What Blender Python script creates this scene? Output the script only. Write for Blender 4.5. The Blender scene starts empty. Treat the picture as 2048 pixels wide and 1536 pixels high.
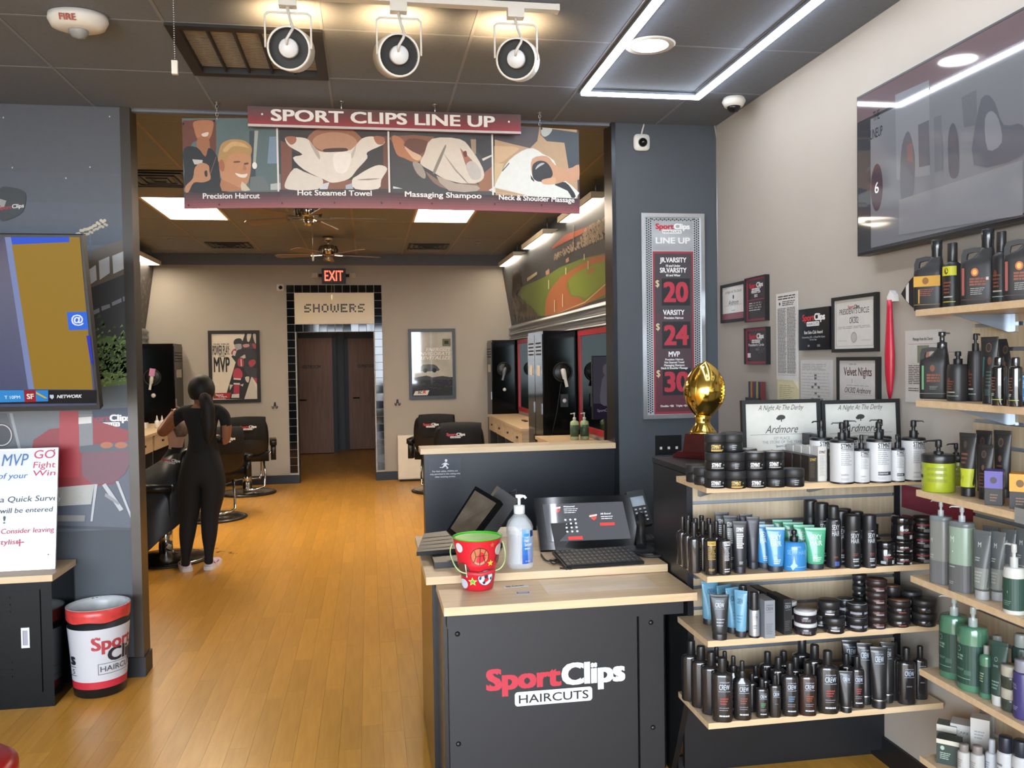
import bpy, bmesh, math, random
from mathutils import Matrix, Vector
random.seed(7)
PI = math.pi
sc = bpy.context.scene
COL = sc.collection

# ---------------------------------------------------------------- camera
F, YAW, PITCH, ROLL, HC = 1722.9, .16441, .026873, .015133, 1.58
_f = Vector((math.sin(YAW)*math.cos(PITCH), math.cos(YAW)*math.cos(PITCH), -math.sin(PITCH)))
_r = Vector((math.cos(YAW), -math.sin(YAW), 0))
_d = _f.cross(_r)
CR = math.cos(ROLL)*_r + math.sin(ROLL)*_d
CD = -math.sin(ROLL)*_r + math.cos(ROLL)*_d
CF = _f
CAM = Vector((0, 0, HC))
cam = bpy.data.cameras.new('camera')
cam.sensor_width = 36
cam.lens = F/2048*36
cam.clip_start = .05
cam.clip_end = 200
co = bpy.data.objects.new('camera', cam)
COL.objects.link(co)
mw = Matrix.Identity(4)
for i in range(3):
    mw[i][0], mw[i][1], mw[i][2], mw[i][3] = CR[i], -CD[i], -CF[i], CAM[i]
co.matrix_world = mw
sc.camera = co

def ray(px, py):
    return CF + CR*((px-1024)/F) + CD*((py-768)/F)
def oX(px, py, v):
    d = ray(px, py); return CAM + d*(v/d.x)
def oY(px, py, v):
    d = ray(px, py); return CAM + d*(v/d.y)
def oZ(px, py, v):
    d = ray(px, py); return CAM + d*((v-HC)/d.z)

# ---------------------------------------------------------------- colour management, world, daylight
sc.view_settings.view_transform = 'Standard'
sc.view_settings.look = 'None'
sc.view_settings.gamma = 1
sc.view_settings.use_curve_mapping = False
sc.view_settings.exposure = 1.55
try:
    sc.cycles.use_denoising = True
    sc.cycles.max_bounces = 8
    sc.cycles.diffuse_bounces = 4
    sc.cycles.glossy_bounces = 4
    sc.cycles.transmission_bounces = 6
    sc.cycles.transparent_max_bounces = 8
    sc.cycles.sample_clamp_indirect = 6
    sc.cycles.caustics_reflective = False
    sc.cycles.caustics_refractive = False
except Exception:
    pass
world = bpy.data.worlds.new('sky')
sc.world = world
world.use_nodes = True
_wn = world.node_tree
_bg = _wn.nodes['Background']
_bg.inputs['Color'].default_value = (.80, .89, 1.0, 1)
_bg.inputs['Strength'].default_value = 7.4

def area(name, loc, size, energy, color=(1, 1, 1), rot=(0, 0, 0), spread=None, portal=False):
    l = bpy.data.lights.new(name, 'AREA')
    l.shape = 'RECTANGLE'; l.size, l.size_y = size
    l.energy = energy; l.color = color
    if spread: l.spread = spread
    if portal: l.cycles.is_portal = True
    o = bpy.data.objects.new(name, l); COL.objects.link(o)
    o.location = loc; o.rotation_euler = rot
    return o
# daylight enters through the shop window behind the camera
area('window_daylight', (-1.6, -2.42, 1.45), (6.4, 2.5), 1, rot=(PI/2, 0, 0), portal=True)

# ---------------------------------------------------------------- materials
MATS = {}
def lin(h):
    if isinstance(h, str):
        h = h.lstrip('#'); h = h if len(h) == 6 else ''.join(x*2 for x in h); c = [int(h[i:i+2], 16)/255 for i in (0, 2, 4)]
    else:
        c = [v/255 for v in h]
    return [v/12.92 if v <= .04045 else ((v+.055)/1.055)**2.4 for v in c]
def mat(name, col='#808080', rough=.5, metal=0, var=.06, scale=12, bump=0, emit=None, estr=0, trans=0, ior=1.45, coat=0, spec=.5, alpha=1, stretch=None, col2=None, detail=2.0):
    """principled material with procedural noise variation (and optional relief)"""
    if name in MATS: return MATS[name]
    m = bpy.data.materials.new(name); m.use_nodes = True
    nt = m.node_tree; b = nt.nodes['Principled BSDF']
    c = lin(col)
    b.inputs['Roughness'].default_value = rough
    b.inputs['Metallic'].default_value = metal
    b.inputs['IOR'].default_value = ior
    b.inputs['Specular IOR Level'].default_value = spec
    b.inputs['Transmission Weight'].default_value = trans
    b.inputs['Coat Weight'].default_value = coat
    b.inputs['Alpha'].default_value = alpha
    if var or bump:
        tc = nt.nodes.new('ShaderNodeTexCoord')
        mp = nt.nodes.new('ShaderNodeMapping')
        if stretch: mp.inputs['Scale'].default_value = stretch
        nz = nt.nodes.new('ShaderNodeTexNoise')
        nz.inputs['Scale'].default_value = scale; nz.inputs['Detail'].default_value = detail
        nt.links.new(tc.outputs['Object'], mp.inputs['Vector'])
        nt.links.new(mp.outputs['Vector'], nz.inputs['Vector'])
        if var:
            rp = nt.nodes.new('ShaderNodeValToRGB')
            c2 = lin(col2) if col2 else [min(1, v*(1+var)) for v in c]
            c1 = c if col2 else [v*(1-var) for v in c]
            rp.color_ramp.elements[0].position = .3; rp.color_ramp.elements[1].position = .7
            rp.color_ramp.elements[0].color = (*c1, 1); rp.color_ramp.elements[1].color = (*c2, 1)
            nt.links.new(nz.outputs['Fac'], rp.inputs['Fac'])
            nt.links.new(rp.outputs['Color'], b.inputs['Base Color'])
        if bump:
            bp = nt.nodes.new('ShaderNodeBump'); bp.inputs['Strength'].default_value = bump
            bp.inputs['Distance'].default_value = .002
            nt.links.new(nz.outputs['Fac'], bp.inputs['Height'])
            nt.links.new(bp.outputs['Normal'], b.inputs['Normal'])
    if not var:
        b.inputs['Base Color'].default_value = (*c, 1)
    if emit:
        b.inputs['Emission Color'].default_value = (*lin(emit), 1)
        b.inputs['Emission Strength'].default_value = estr
    MATS[name] = m
    return m
def dim(col, k):
    return [(v*k)**(1/2.2) if v*k > .003 else v*k*12.92 for v in lin(col)]
def ink(col, rough=.45):
    """flat print colour"""
    key = 'ink_'+(col if isinstance(col, str) else '%02x%02x%02x' % tuple(col)).lstrip('#')
    return mat(key, [255*v for v in dim(col, .78)], rough, var=.03, scale=40)

# wood laminate (maple)
def wood(name, c1, c2, rough=.4, stretch=(1.5, 14, 14), rnd=None):
    if name in MATS: return MATS[name]
    m = mat(name, c1, rough, var=.1, col2=c2, scale=3, stretch=stretch, detail=6)
    if rnd:
        nt = m.node_tree; b = nt.nodes['Principled BSDF']
        src = b.inputs['Base Color'].links[0].from_socket
        if rnd == 'object':
            n = nt.nodes.new('ShaderNodeObjectInfo'); out = n.outputs['Random']
        else:
            n = nt.nodes.new('ShaderNodeNewGeometry'); out = n.outputs['Random Per Island']
        mr = nt.nodes.new('ShaderNodeMapRange')
        mr.inputs['To Min'].default_value = .91; mr.inputs['To Max'].default_value = 1.08
        hs = nt.nodes.new('ShaderNodeHueSaturation')
        nt.links.new(out, mr.inputs['Value']); nt.links.new(mr.outputs['Result'], hs.inputs['Value'])
        nt.links.new(src, hs.inputs['Color']); nt.links.new(hs.outputs['Color'], b.inputs['Base Color'])
    return m

M_wall = mat('wall_grey_paint', '#a59e94', .8, var=.02, scale=3, bump=.05)
M_wallback = M_wall
M_dark = mat('charcoal_wall_paint', '#41464c', .6, var=.04, scale=4, bump=.05)
M_ceil = mat('charcoal_ceiling_tile', '#6d7480', .85, var=.05, scale=60, bump=.12)
M_bar = mat('charcoal_grid_bar', '#7d848f', .6, var=.03)
M_black = mat('black_laminate', '#17191c', .38, var=.08, scale=6)
M_blackg = mat('black_gloss_laminate', '#101113', .16, var=.05, scale=6)
M_blackm = mat('black_powder_metal', '#090a0b', .12, var=.06, scale=10, spec=.16)
M_bplast = mat('black_plastic', '#111214', .4, var=.05, scale=20)
M_bmatte = mat('matte_black_plastic', '#1a1a1b', .6, var=.06, scale=20)
M_leather = mat('black_vinyl', '#121315', .35, var=.1, scale=30, bump=.15)
M_cloth = mat('black_cloth', '#101112', .85, var=.12, scale=25, bump=.2)
M_chrome = mat('chrome', '#d8d8d8', .12, metal=1, var=.02)
M_steel = mat('brushed_steel', '#a9adb2', .32, metal=1, var=.06, scale=40)
M_alu = mat('grey_aluminium', '#8d97a3', .4, metal=.7, var=.05)
M_white = mat('white_plastic', '#cfcdc8', .45, var=.02)
M_cream = mat('cream_enamel', '#e6dcc8', .5, var=.03)
M_gold = mat('gold_plating', '#efca62', .14, metal=1, var=.04, scale=5)
M_maple = wood('maple_laminate', '#c9b292', '#bba17e')
M_mapleX = wood('maple_laminate_long', '#c9b292', '#baa07c', stretch=(1.2, 16, 16))
M_mapleV = wood('maple_panel', '#b5a58c', '#a79478', rough=.5, stretch=(30, 30, 2))
M_clear = mat('clear_plastic', '#e9eef2', .06, var=0, alpha=.22)
M_glass = mat('clear_film', '#ffffff', .08, var=0, alpha=.10)

# ---------------------------------------------------------------- mesh helpers
def bm_box(bm, x0, x1, y0, y1, z0, z1, mi=0):
    vs = [bm.verts.new(p) for p in ((x0, y0, z0), (x1, y0, z0), (x1, y1, z0), (x0, y1, z0), (x0, y0, z1), (x1, y0, z1), (x1, y1, z1), (x0, y1, z1))]
    for q in ((3, 2, 1, 0), (4, 5, 6, 7), (0, 1, 5, 4), (1, 2, 6, 5), (2, 3, 7, 6), (3, 0, 4, 7)):
        f = bm.faces.new([vs[i] for i in q]); f.material_index = mi
    return vs
def bm_tube(bm, pts, r, seg=8, cap=True, mi=0):
    """a round bar along points; r number or list"""
    pts = [Vector(p) for p in pts]
    rings = []
    up = None
    for i, p in enumerate(pts):
        if i == 0: t = pts[1]-p
        elif i == len(pts)-1: t = p-pts[i-1]
        else: t = (pts[i+1]-p).normalized()+(p-pts[i-1]).normalized()
        t.normalize()
        if up is None:
            a = Vector((0, 0, 1)) if abs(t.z) < .9 else Vector((1, 0, 0))
            u = t.cross(a).normalized()
        else:
            u = (up - t*up.dot(t)).normalized()
        up = u
        v = t.cross(u)
        rr = r[i] if isinstance(r, (list, tuple)) else r
        rings.append([bm.verts.new(p+(u*math.cos(2*PI*k/seg)+v*math.sin(2*PI*k/seg))*rr) for k in range(seg)])
    for a, b in zip(rings, rings[1:]):
        for k in range(seg):
            f = bm.faces.new((a[k], a[(k+1) % seg], b[(k+1) % seg], b[k])); f.smooth = True; f.material_index = mi
    if cap:
        f = bm.faces.new(rings[0][::-1]); f.material_index = mi
        f = bm.faces.new(rings[-1]); f.material_index = mi
def bm_lathe(bm, prof, seg=24, mi=0, sx=1, sy=1, cx=0, cy=0, sq=0, open_=False):
    """profile [(r,z)...] turned round z; sq>0 gives a squarer (superellipse) section"""
    rings = []
    for r, z in prof:
        ring = []
        for k in range(seg):
            a = 2*PI*k/seg
            c, s = math.cos(a), math.sin(a)
            if sq:
                e = 2/(2+sq)
                c = math.copysign(abs(c)**e, c); s = math.copysign(abs(s)**e, s)
            ring.append(bm.verts.new((cx+r*sx*c, cy+r*sy*s, z)))
        rings.append(ring)
    for a, b in zip(rings, rings[1:]):
        for k in range(seg):
            f = bm.faces.new((a[k], a[(k+1) % seg], b[(k+1) % seg], b[k])); f.smooth = True; f.material_index = mi
    if open_: return
    if prof[0][0] > 1e-6: bm.faces.new(rings[0][::-1]).material_index = mi
    if prof[-1][0] > 1e-6: bm.faces.new(rings[-1]).material_index = mi
def bm_prism(bm, pts, d0, d1, axis='y', mi=0):
    """polygon pts (a,b) extruded along an axis between d0 and d1"""
    def P(a, b, d):
        return {'y': (a, d, b), 'x': (d, a, b), 'z': (a, b, d)}[axis]
    A = [bm.verts.new(P(a, b, d0)) for a, b in pts]
    B = [bm.verts.new(P(a, b, d1)) for a, b in pts]
    n = len(pts)
    bm.faces.new(A).material_index = mi; bm.faces.new(B[::-1]).material_index = mi
    for i in range(n):
        bm.faces.new((A[i], B[i], B[(i+1) % n], A[(i+1) % n])).material_index = mi
def mesh(name, bm, m=None, bevel=0, seg=2, smooth=False):
    if bevel:
        es = [e for e in bm.edges if len(e.link_faces) == 2 and e.calc_face_angle(0) > .5]
        bmesh.ops.bevel(bm, geom=es, offset=bevel, segments=seg, profile=.6, affect='EDGES')
    bmesh.ops.recalc_face_normals(bm, faces=bm.faces)
    me = bpy.data.meshes.new(name)
    bm.to_mesh(me); bm.free()
    if smooth:
        for p in me.polygons: p.use_smooth = True
    for x in (m if isinstance(m, (list, tuple)) else [m]):
        if x: me.materials.append(x)
    return me
def link(name, me, parent=None, loc=(0, 0, 0), rot=(0, 0, 0), scale=(1, 1, 1)):
    o = bpy.data.objects.new(name, me); COL.objects.link(o)
    if parent: o.parent = parent
    o.location = loc; o.rotation_euler = rot; o.scale = scale
    return o
def obj(name, bm, m, parent=None, bevel=0, smooth=False, loc=(0, 0, 0), rot=(0, 0, 0), seg=2):
    return link(name, mesh(name, bm, m, bevel, seg, smooth), parent, loc, rot)
def box(name, x0, x1, y0, y1, z0, z1, m, parent=None, bevel=0):
    bm = bmesh.new(); bm_box(bm, x0, x1, y0, y1, z0, z1)
    return obj(name, bm, m, parent, bevel)
def tube(name, pts, r, m, parent=None, seg=8):
    bm = bmesh.new(); bm_tube(bm, pts, r, seg)
    return obj(name, bm, m, parent)
def lathe(name, prof, m, parent=None, seg=24, loc=(0, 0, 0), rot=(0, 0, 0), **k):
    bm = bmesh.new(); bm_lathe(bm, prof, seg, **k)
    return obj(name, bm, m, parent, loc=loc, rot=rot)
def tag(o, label, cat, group=None, kind=None):
    if label: o['label'] = label
    if cat: o['category'] = cat
    if group: o['group'] = group
    if kind: o['kind'] = kind
    return o
def thing(name, label, cat, loc=(0, 0, 0), rot=0, group=None, scale=(1, 1, 1)):
    o = bpy.data.objects.new(name, None); COL.objects.link(o)
    o.empty_display_size = .1
    o.location = loc; o.scale = scale
    o.rotation_euler = rot if isinstance(rot, (tuple, list)) else (0, 0, rot)
    return tag(o, label, cat, group)
def struct(o):
    o['kind'] = 'structure'; return o
def crom(pts, n=6, closed=True):
    """smooth closed outline through points"""
    out = []; L = len(pts)
    for i in range(L if closed else L-1):
        if closed: p0, p1, p2, p3 = (pts[(i+j-1) % L] for j in range(4))
        else: p0, p1, p2, p3 = (pts[min(max(i+j-1, 0), L-1)] for j in range(4))
        for k in range(n):
            t = k/n
            out.append(tuple(.5*((2*b)+(-a+c)*t+(2*a-5*b+4*c-d)*t*t+(-a+3*b-3*c+d)*t**3) for a, b, c, d in zip(p0, p1, p2, p3)))
    if not closed: out.append(tuple(pts[-1]))
    return out

# ---------------------------------------------------------------- flat print: lettering, bars and shapes
_TX = {}
def glyphs(txt, bold=0, shear=0, sp=1):
    key = (txt, bold, shear, sp)
    if key not in _TX:
        cu = bpy.data.curves.new('t', 'FONT'); cu.body = txt; cu.dimensions = '2D'; cu.fill_mode = 'BOTH'
        cu.shear = shear; cu.resolution_u = 3; cu.space_character = sp
        o = bpy.data.objects.new('t', cu); COL.objects.link(o)
        bpy.context.view_layer.update()
        me = o.to_mesh()
        vs = [(v.co.x, v.co.y) for v in me.vertices]; fs = [tuple(p.vertices) for p in me.polygons]
        if bold > 0:   # heavier strokes: the glyph laid down again, nudged to each side
            n0 = len(vs); v0, f0 = vs, fs; vs = []; fs = []
            for i, (dx, dy) in enumerate(((0, 0), (1, .6), (-1, .6), (1, -.6), (-1, -.6))):
                vs = vs+[(a+dx*bold, b+dy*bold, i) for a, b in v0]; fs = fs+[tuple(j+i*n0 for j in q) for q in f0]
        o.to_mesh_clear(); bpy.data.objects.remove(o); bpy.data.curves.remove(cu)
        xs = [v[0] for v in vs] or [0, 1]
        _TX[key] = (vs, fs, min(xs), max(xs))
    return _TX[key]
CAP = .69
def T(txt, x, y, h, col, al='C', w=None, bold=0, shear=0, sp=1, rot=0):
    """lettering: (x,y) baseline anchor, h cap height, w total width"""
    vs, fs, a, b = glyphs(txt, bold, shear, sp)
    sy = h/CAP; sx = w/(b-a) if w else sy
    ox = {'C': -(a+b)/2, 'L': -a, 'R': -b}[al]
    c, s = math.cos(rot), math.sin(rot)
    V = []
    for p, q, *l in vs:
        p, q = (p+ox)*sx, q*sy
        V.append((x+p*c-q*s, y+p*s+q*c, *l))
    return (V, fs, col)
def B(x0, y0, x1, y1, col, n=1):
    V = []; Fs = []
    for i in range(n+1):
        x = x0+(x1-x0)*i/n
        V += [(x, y0), (x, y1)]
    for i in range(n):
        Fs.append((2*i, 2*i+2, 2*i+3, 2*i+1))
    return (V, Fs, col)
def P(pts, col, smooth=0):
    if smooth: pts = crom(pts, smooth)
    return (list(pts), [tuple(range(len(pts)))], col)
def RR(x0, y0, x1, y1, r, col):
    pts = []
    for cx, cy, a in ((x1-r, y1-r, 0), (x0+r, y1-r, 1), (x0+r, y0+r, 2), (x1-r, y0+r, 3)):
        pts += [(cx+r*math.cos(PI/2*(a+k/4)), cy+r*math.sin(PI/2*(a+k/4))) for k in range(5)]
    return P(pts, col)
def EL(cx, cy, rx, ry, col, n=20, rot=0):
    c, s = math.cos(rot), math.sin(rot)
    return P([(cx+rx*math.cos(2*PI*k/n)*c-ry*math.sin(2*PI*k/n)*s, cy+rx*math.cos(2*PI*k/n)*s+ry*math.sin(2*PI*k/n)*c) for k in range(n)], col)
def LINES(x0, x1, y0, y1, n, col, rag=.25, t=.45, seed=1, seg=1):
    """n rows of fine unreadable print"""
    R = random.Random(seed); V = []; Fs = []
    st = (y1-y0)/n
    for i in range(n):
        y = y1-st*(i+.5); xe = x0+(x1-x0)*(1-rag*R.random())
        x = x0
        while x < xe:
            e = min(xe, x+(x1-x0)*(.12+.2*R.random()))
            k = len(V); h = st*t/2
            V += [(x, y-h), (e, y-h), (e, y+h), (x, y+h)]; Fs.append((k, k+1, k+2, k+3))
            x = e+(x1-x0)*.03
    return (V, Fs, col)
def print_mesh(name, items, f, eps=.0004, base=.0006):
    """items -> one mesh, f(x,y,out) maps the page to the surface; later items lie on top"""
    V = []; Fs = []; mi = []; mats = []; o = base
    for vs, fs, col in items:
        m = col if isinstance(col, bpy.types.Material) else ink(col)
        if m not in mats: mats.append(m)
        k = len(V)
        V += [f(v[0], v[1], o+(v[2]*eps*.6 if len(v) > 2 else 0)) for v in vs]
        o += eps*(3.4 if vs and len(vs[-1]) > 2 else 1)
        Fs += [tuple(j+k for j in q) for q in fs]
        mi += [mats.index(m)]*len(fs)
    me = bpy.data.meshes.new(name); me.from_pydata(V, [], Fs)
    for m in mats: me.materials.append(m)
    me.polygons.foreach_set('material_index', mi)
    me.update()
    return me
def flatY(x, y, o): return (x, -o, y)          # a page facing -Y, x to the right
def flatX(x, y, o): return (-o, -x, y)         # a page facing -X, x to the right
def flatZ(x, y, o): return (x, y, o)
def cyl(R=1.0):
    return lambda x, y, o: ((R+o)*math.sin(x), -(R+o)*math.cos(x), y)   # x is the angle, y the height
def page(name, items, parent, f=flatY, loc=(0, 0, 0), rot=(0, 0, 0), eps=.0004, base=.0006):
    return link(name, print_mesh(name, items, f, eps, base), parent, loc, rot)
RED, WHT, BLK = '#c22433', '#f2f2f0', '#101012'
def logo(cx, cy, w, white=WHT, red=RED, tag_txt=BLK):
    """two-tone word mark over a small outlined tag; w total width"""
    h = w*.14
    return [T('Sport', cx-w*.5, cy, h, red, 'L', w=w*.535, bold=.05), T('Clips', cx+w*.5, cy, h*1.03, white, 'R', w=w*.465, bold=.05),
            RR(cx-w*.30, cy-w*.128, cx+w*.256, cy-w*.028, w*.022, white), T('HAIRCUTS', cx-w*.022, cy-w*.108, w*.058, tag_txt, w=w*.5, bold=.008)]
# ================================================================ THE SETTING
XR, XL, YP, YB, ZF, ZI = 1.95, -2.82, 4.62, 11.70, 2.881, 3.03
# ---- floor: base slab and strip planks
floor = struct(box('floor', -5.2, 2.0, -2.6, 16.2, -.08, -.006, mat('floor_underlay', '#5b3d1c', .8)))
M_plank = wood('beech_plank', '#d39c45', '#c58e37', rough=.3, stretch=(14, 1.2, 14), rnd='object')
M_plankS = wood('beech_plank_far', '#d39c45', '#c58e37', rough=.3, stretch=(14, 1.2, 14), rnd='island')
PW = .09
plank_me = {}
def plank_mesh(L):
    L = round(L, 2)
    if L not in plank_me:
        bm = bmesh.new(); bm_box(bm, -PW/2+.0004, PW/2-.0004, -L/2+.0004, L/2-.0004, -.006, 0)
        plank_me[L] = mesh('plank', bm, M_plank)
    return plank_me[L], L
planks = []
x = -5.1; ci = 0
while x < 1.95:
    y = -2.55 - (ci*.23) % .6
    while y < 16.1:
        L = random.choice((.45, .6, .75))
        xc, yc = x+PW/2, y+L/2
        inside = (yc < YP+.05) or (XL-.05 < xc < XR and yc < YB) or (-1.5 < xc < .9)
        if inside:
            vis = 3.25 < yc < 11.6 and xc < .35 and (xc > -.27*yc) and not (xc < -1.2 and yc < 4.7 and yc > 4.2)
            planks.append((yc if vis else 1e3+yc, xc, yc, L))
        y += L
    x += PW; ci += 1
planks.sort()
for i, (k, xc, yc, L) in enumerate(planks[:300]):
    me, LL = plank_mesh(L)
    link('plank', me, floor, (xc, yc, 0))
bm = bmesh.new()
for k, xc, yc, L in planks[300:]:
    bm_box(bm, xc-PW/2+.0004, xc+PW/2-.0004, yc-L/2+.0004, yc+L/2-.0004, -.006, 0)
o = obj('planks', bm, M_plankS, floor); o['kind'] = 'stuff'

# ---- right wall (front shop and cutting area)
struct(box('wall_right', XR, XR+.12, -2.6, YB+.1, 0, 3.2, M_wall))
M_base = mat('black_vinyl_base', '#15171a', .45, var=.05)
struct(box('baseboard_right', XR-.012, XR, -2.4, YB-.01, 0, .10, M_base))
# charcoal wall with the price board, right of the opening
struct(box('wall_partition_right', 1.36, XR, YP, YP+.13, 0, ZF, M_dark))
struct(box('trim_1', 1.338, 1.36, YP-.012, YP+.142, 0, ZF, mat('dark_bronze_trim', '#2c2f33', .3, metal=.6)))
# ---- left partition carrying the mural
partL = struct(box('wall_partition_left', -5.1, -1.165, YP-.005, YP+.10, 0, ZF, M_dark))
struct(box('trim_2', -1.205, -1.158, YP-.016, YP+.112, .10, ZF, mat('dark_bronze_trim2', '#3a342e', .35, metal=.3)))
struct(box('baseboard_left', -2.4, -1.15, YP-.022, YP+.118, 0, .10, M_base))
# ---- side and street walls of the front shop
struct(box('wall_left', -5.2, -5.1, -2.6, YP, 0, ZF, M_wall))
bm = bmesh.new()
bm_box(bm, -5.2, 1.95, -2.6, -2.45, 0, .2); bm_box(bm, -5.2, 1.95, -2.6, -2.45, 2.7, 3.0)
bm_box(bm, -5.2, -4.8, -2.6, -2.45, .2, 2.7); bm_box(bm, 1.6, 1.95, -2.6, -2.45, .2, 2.7)
struct(obj('wall_front', bm, M_wall))
wf = struct(box('window_1', -4.8, 1.6, -2.56, -2.50, .2, .26, M_dark))
for wx in (-4.8, -3.2, -1.6, 0, 1.54):
    box('mullion', wx, wx+.06, -2.56, -2.5, .26, 2.64, M_dark, wf)
box('transom', -4.8, 1.6, -2.56, -2.5, 2.64, 2.7, M_dark, wf)
struct(box('ground_outside', -30, 30, -40, -2.6, -.3, -.1, mat('concrete_apron', '#b4b0a8', .9, var=.1, scale=2)))

# ---- cutting area walls
struct(box('wall_side_left', XL-.12, XL, YP+.1, YB+.1, 0, 3.2, M_wall))
bm = bmesh.new()
bm_box(bm, XL-.1, -.952, YB, YB+.12, 0, 3.1); bm_box(bm, .088, XR+.1, YB, YB+.12, 0, 3.1); bm_box(bm, -.952, .088, YB, YB+.12, 1.999, 3.1)
struct(obj('wall_back', bm, M_wallback))
struct(box('trim_3', XL, XR, YB-.02, YB, 2.885, ZI, M_ceil))
struct(box('baseboard_back', XL, -.945, YB-.014, YB, 0, .115, M_base))
struct(box('baseboard_back_right', .084, XR, YB-.014, YB, 0, .115, M_base))
# tiled surround of the doorway
portal = tag(thing('tiled_door_surround', 'glossy black tile surround with cream mosaic SHOWERS panel round the doorway', 'tile surround', (0, YB, 0)), None, None)
M_tile = mat('black_glazed_tile', '#0f1114', .06, var=.05, scale=8, spec=.6)
M_grout = mat('pale_grout', '#b9b7b0', .9)
PT = .1035; TX0, TZ1 = -1.053, 2.622
bm = bmesh.new()
bm_box(bm, TX0, .189, -.006, 0, 1.999, TZ1); bm_box(bm, TX0, TX0+PT+.012, -.006, 0, .11, 2.0); bm_box(bm, .189-PT-.012, .189, -.006, 0, .11, 2.0)
obj('grout_bed', bm, M_grout, portal)
bm = bmesh.new(); g = .003
bm_box(bm, g, PT-g, -.016, -.006, g, PT-g)
tile_me = mesh('tile', bm, M_tile, bevel=.002, seg=1)
cells = [(i, 0) for i in range(12)] + [(i, 5) for i in range(1, 11)] + [(c, r) for c in (0, 11) for r in range(1, 24)]
for i, r in cells:
    t = link('tile', tile_me, portal, (TX0+PT*i, 0, TZ1-PT*(r+1)))
    t.rotation_euler = (random.uniform(-.006, .006), 0, random.uniform(-.006, .006))
sg = box('sign_panel', TX0+PT, TX0+11*PT, -.012, -.006, TZ1-5*PT+.002, TZ1-PT-.002, mat('cream_mosaic', '#d9c9a8', .35, var=.04, scale=90), portal)
FONT5 = {'S': ['.111', '1...', '111.', '...1', '111.'], 'H': ['1..1', '1..1', '1111', '1..1', '1..1'], 'O': ['.11.', '1..1', '1..1', '1..1', '.11.'], 'W': ['1...1', '1.1.1', '1.1.1', '1.1.1', '.1.1.'], 'E': ['1111', '1...', '111.', '1...', '1111'], 'R': ['111.', '1..1', '111.', '1.1.', '1..1']}
its = []; cx = 0; cs = .0225
for ch in 'SHOWERS':
    g5 = FONT5[ch]
    for r, row in enumerate(g5):
        for c, v in enumerate(row):
            if v == '1': its.append(B((cx+c)*cs+.001, -(r+1)*cs+.001, (cx+c+1)*cs-.001, -r*cs-.001, '#17150f'))
    cx += len(g5[0])+1
wtot = (cx-1)*cs
page('mosaic_letters', its, portal, loc=(-.432-wtot/2, -.0125, 2.31+cs*2.5+.005), eps=0)

# hall behind the doorway
M_hall = mat('hall_grey_paint', '#6c6f73', .8, var=.03)
struct(box('wall_hall_left', -1.62, -1.5, YB+.12, 16.2, 0, 2.5, M_hall))
struct(box('wall_hall_right', .9, 1.02, YB+.12, 16.2, 0, 2.5, M_hall))
struct(box('wall_hall_end', -1.62, 1.02, 16.1, 16.2, 0, 2.5, M_hall))
struct(box('ceiling_hall', -1.62, 1.02, YB+.12, 16.2, 2.4, 2.5, M_ceil))
hl = thing('hall_fill_lamp', 'added fill lamp, out of view, brightening the hall doors behind the doorway', 'ceiling light', (-.3, 14.6, 2.398))  # out-of-view lamp added to lift the dark hall doors
lathe('rim', [(.15, -.03), (.16, 0)], M_white, hl, 24)
lathe('diffuser', [(0, -.035), (.15, -.03)], mat('hall_fill_glow', '#ffffff', .5, var=0, emit='#ffe2bd', estr=5), hl, 24)
struct(box('trim_4', -.95, -.928, YB, YB+.13, 0, 2.0, M_base))
struct(box('trim_5', .066, .088, YB, YB+.13, 0, 2.0, M_base))
M_door = mat('brown_wood_door', '#9a755c', .5, var=.12, scale=3, stretch=(10, 10, 1), col2='#8a654e')
def hall_door(n, px0, px1, yd, rz, word, wx):
    a = oY(px0, 800, yd); b = oY(px1, 800, yd)
    w = b.x-a.x
    d = box('door_%d' % n, 0, w, -.02, .02, .012, 2.03, M_door)
    struct(d); d.location = (a.x, yd, 0); d.rotation_euler = (0, 0, rz)
    fr = bmesh.new()
    bm_box(fr, -.07, 0, -.03, .06, 0, 2.1); bm_box(fr, w, w+.07, -.03, .06, 0, 2.1); bm_box(fr, -.07, w+.07, -.03, .06, 2.03, 2.25)
    obj('door_frame', fr, mat('charcoal_frame', '#2e3033', .5), d)
    page('door_lettering', [T(word, wx*w, 1.50, .055, '#141312', w=.5*w, bold=.02, shear=.2)], d, loc=(0, -.021, 0))
    bm = bmesh.new(); bm_tube(bm, [(.08, -.02, .95), (.08, -.07, .95), (.17, -.07, .95)], .011); bm_lathe(bm, [(.03, 0), (.03, .012)], 12)
    obj('door_handle', bm, M_steel, d) if False else tube('door_handle', [(.08, -.02, .95), (.08, -.07, .95), (.19, -.07, .95)], .012, M_bplast, d)
    return d
hall_door(1, 591, 666, 15.45, .05, 'RESTROOM', .44)
hall_door(2, 698, 765, 15.95, .04, 'EQUIPMENT ROOM', .52)

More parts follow.
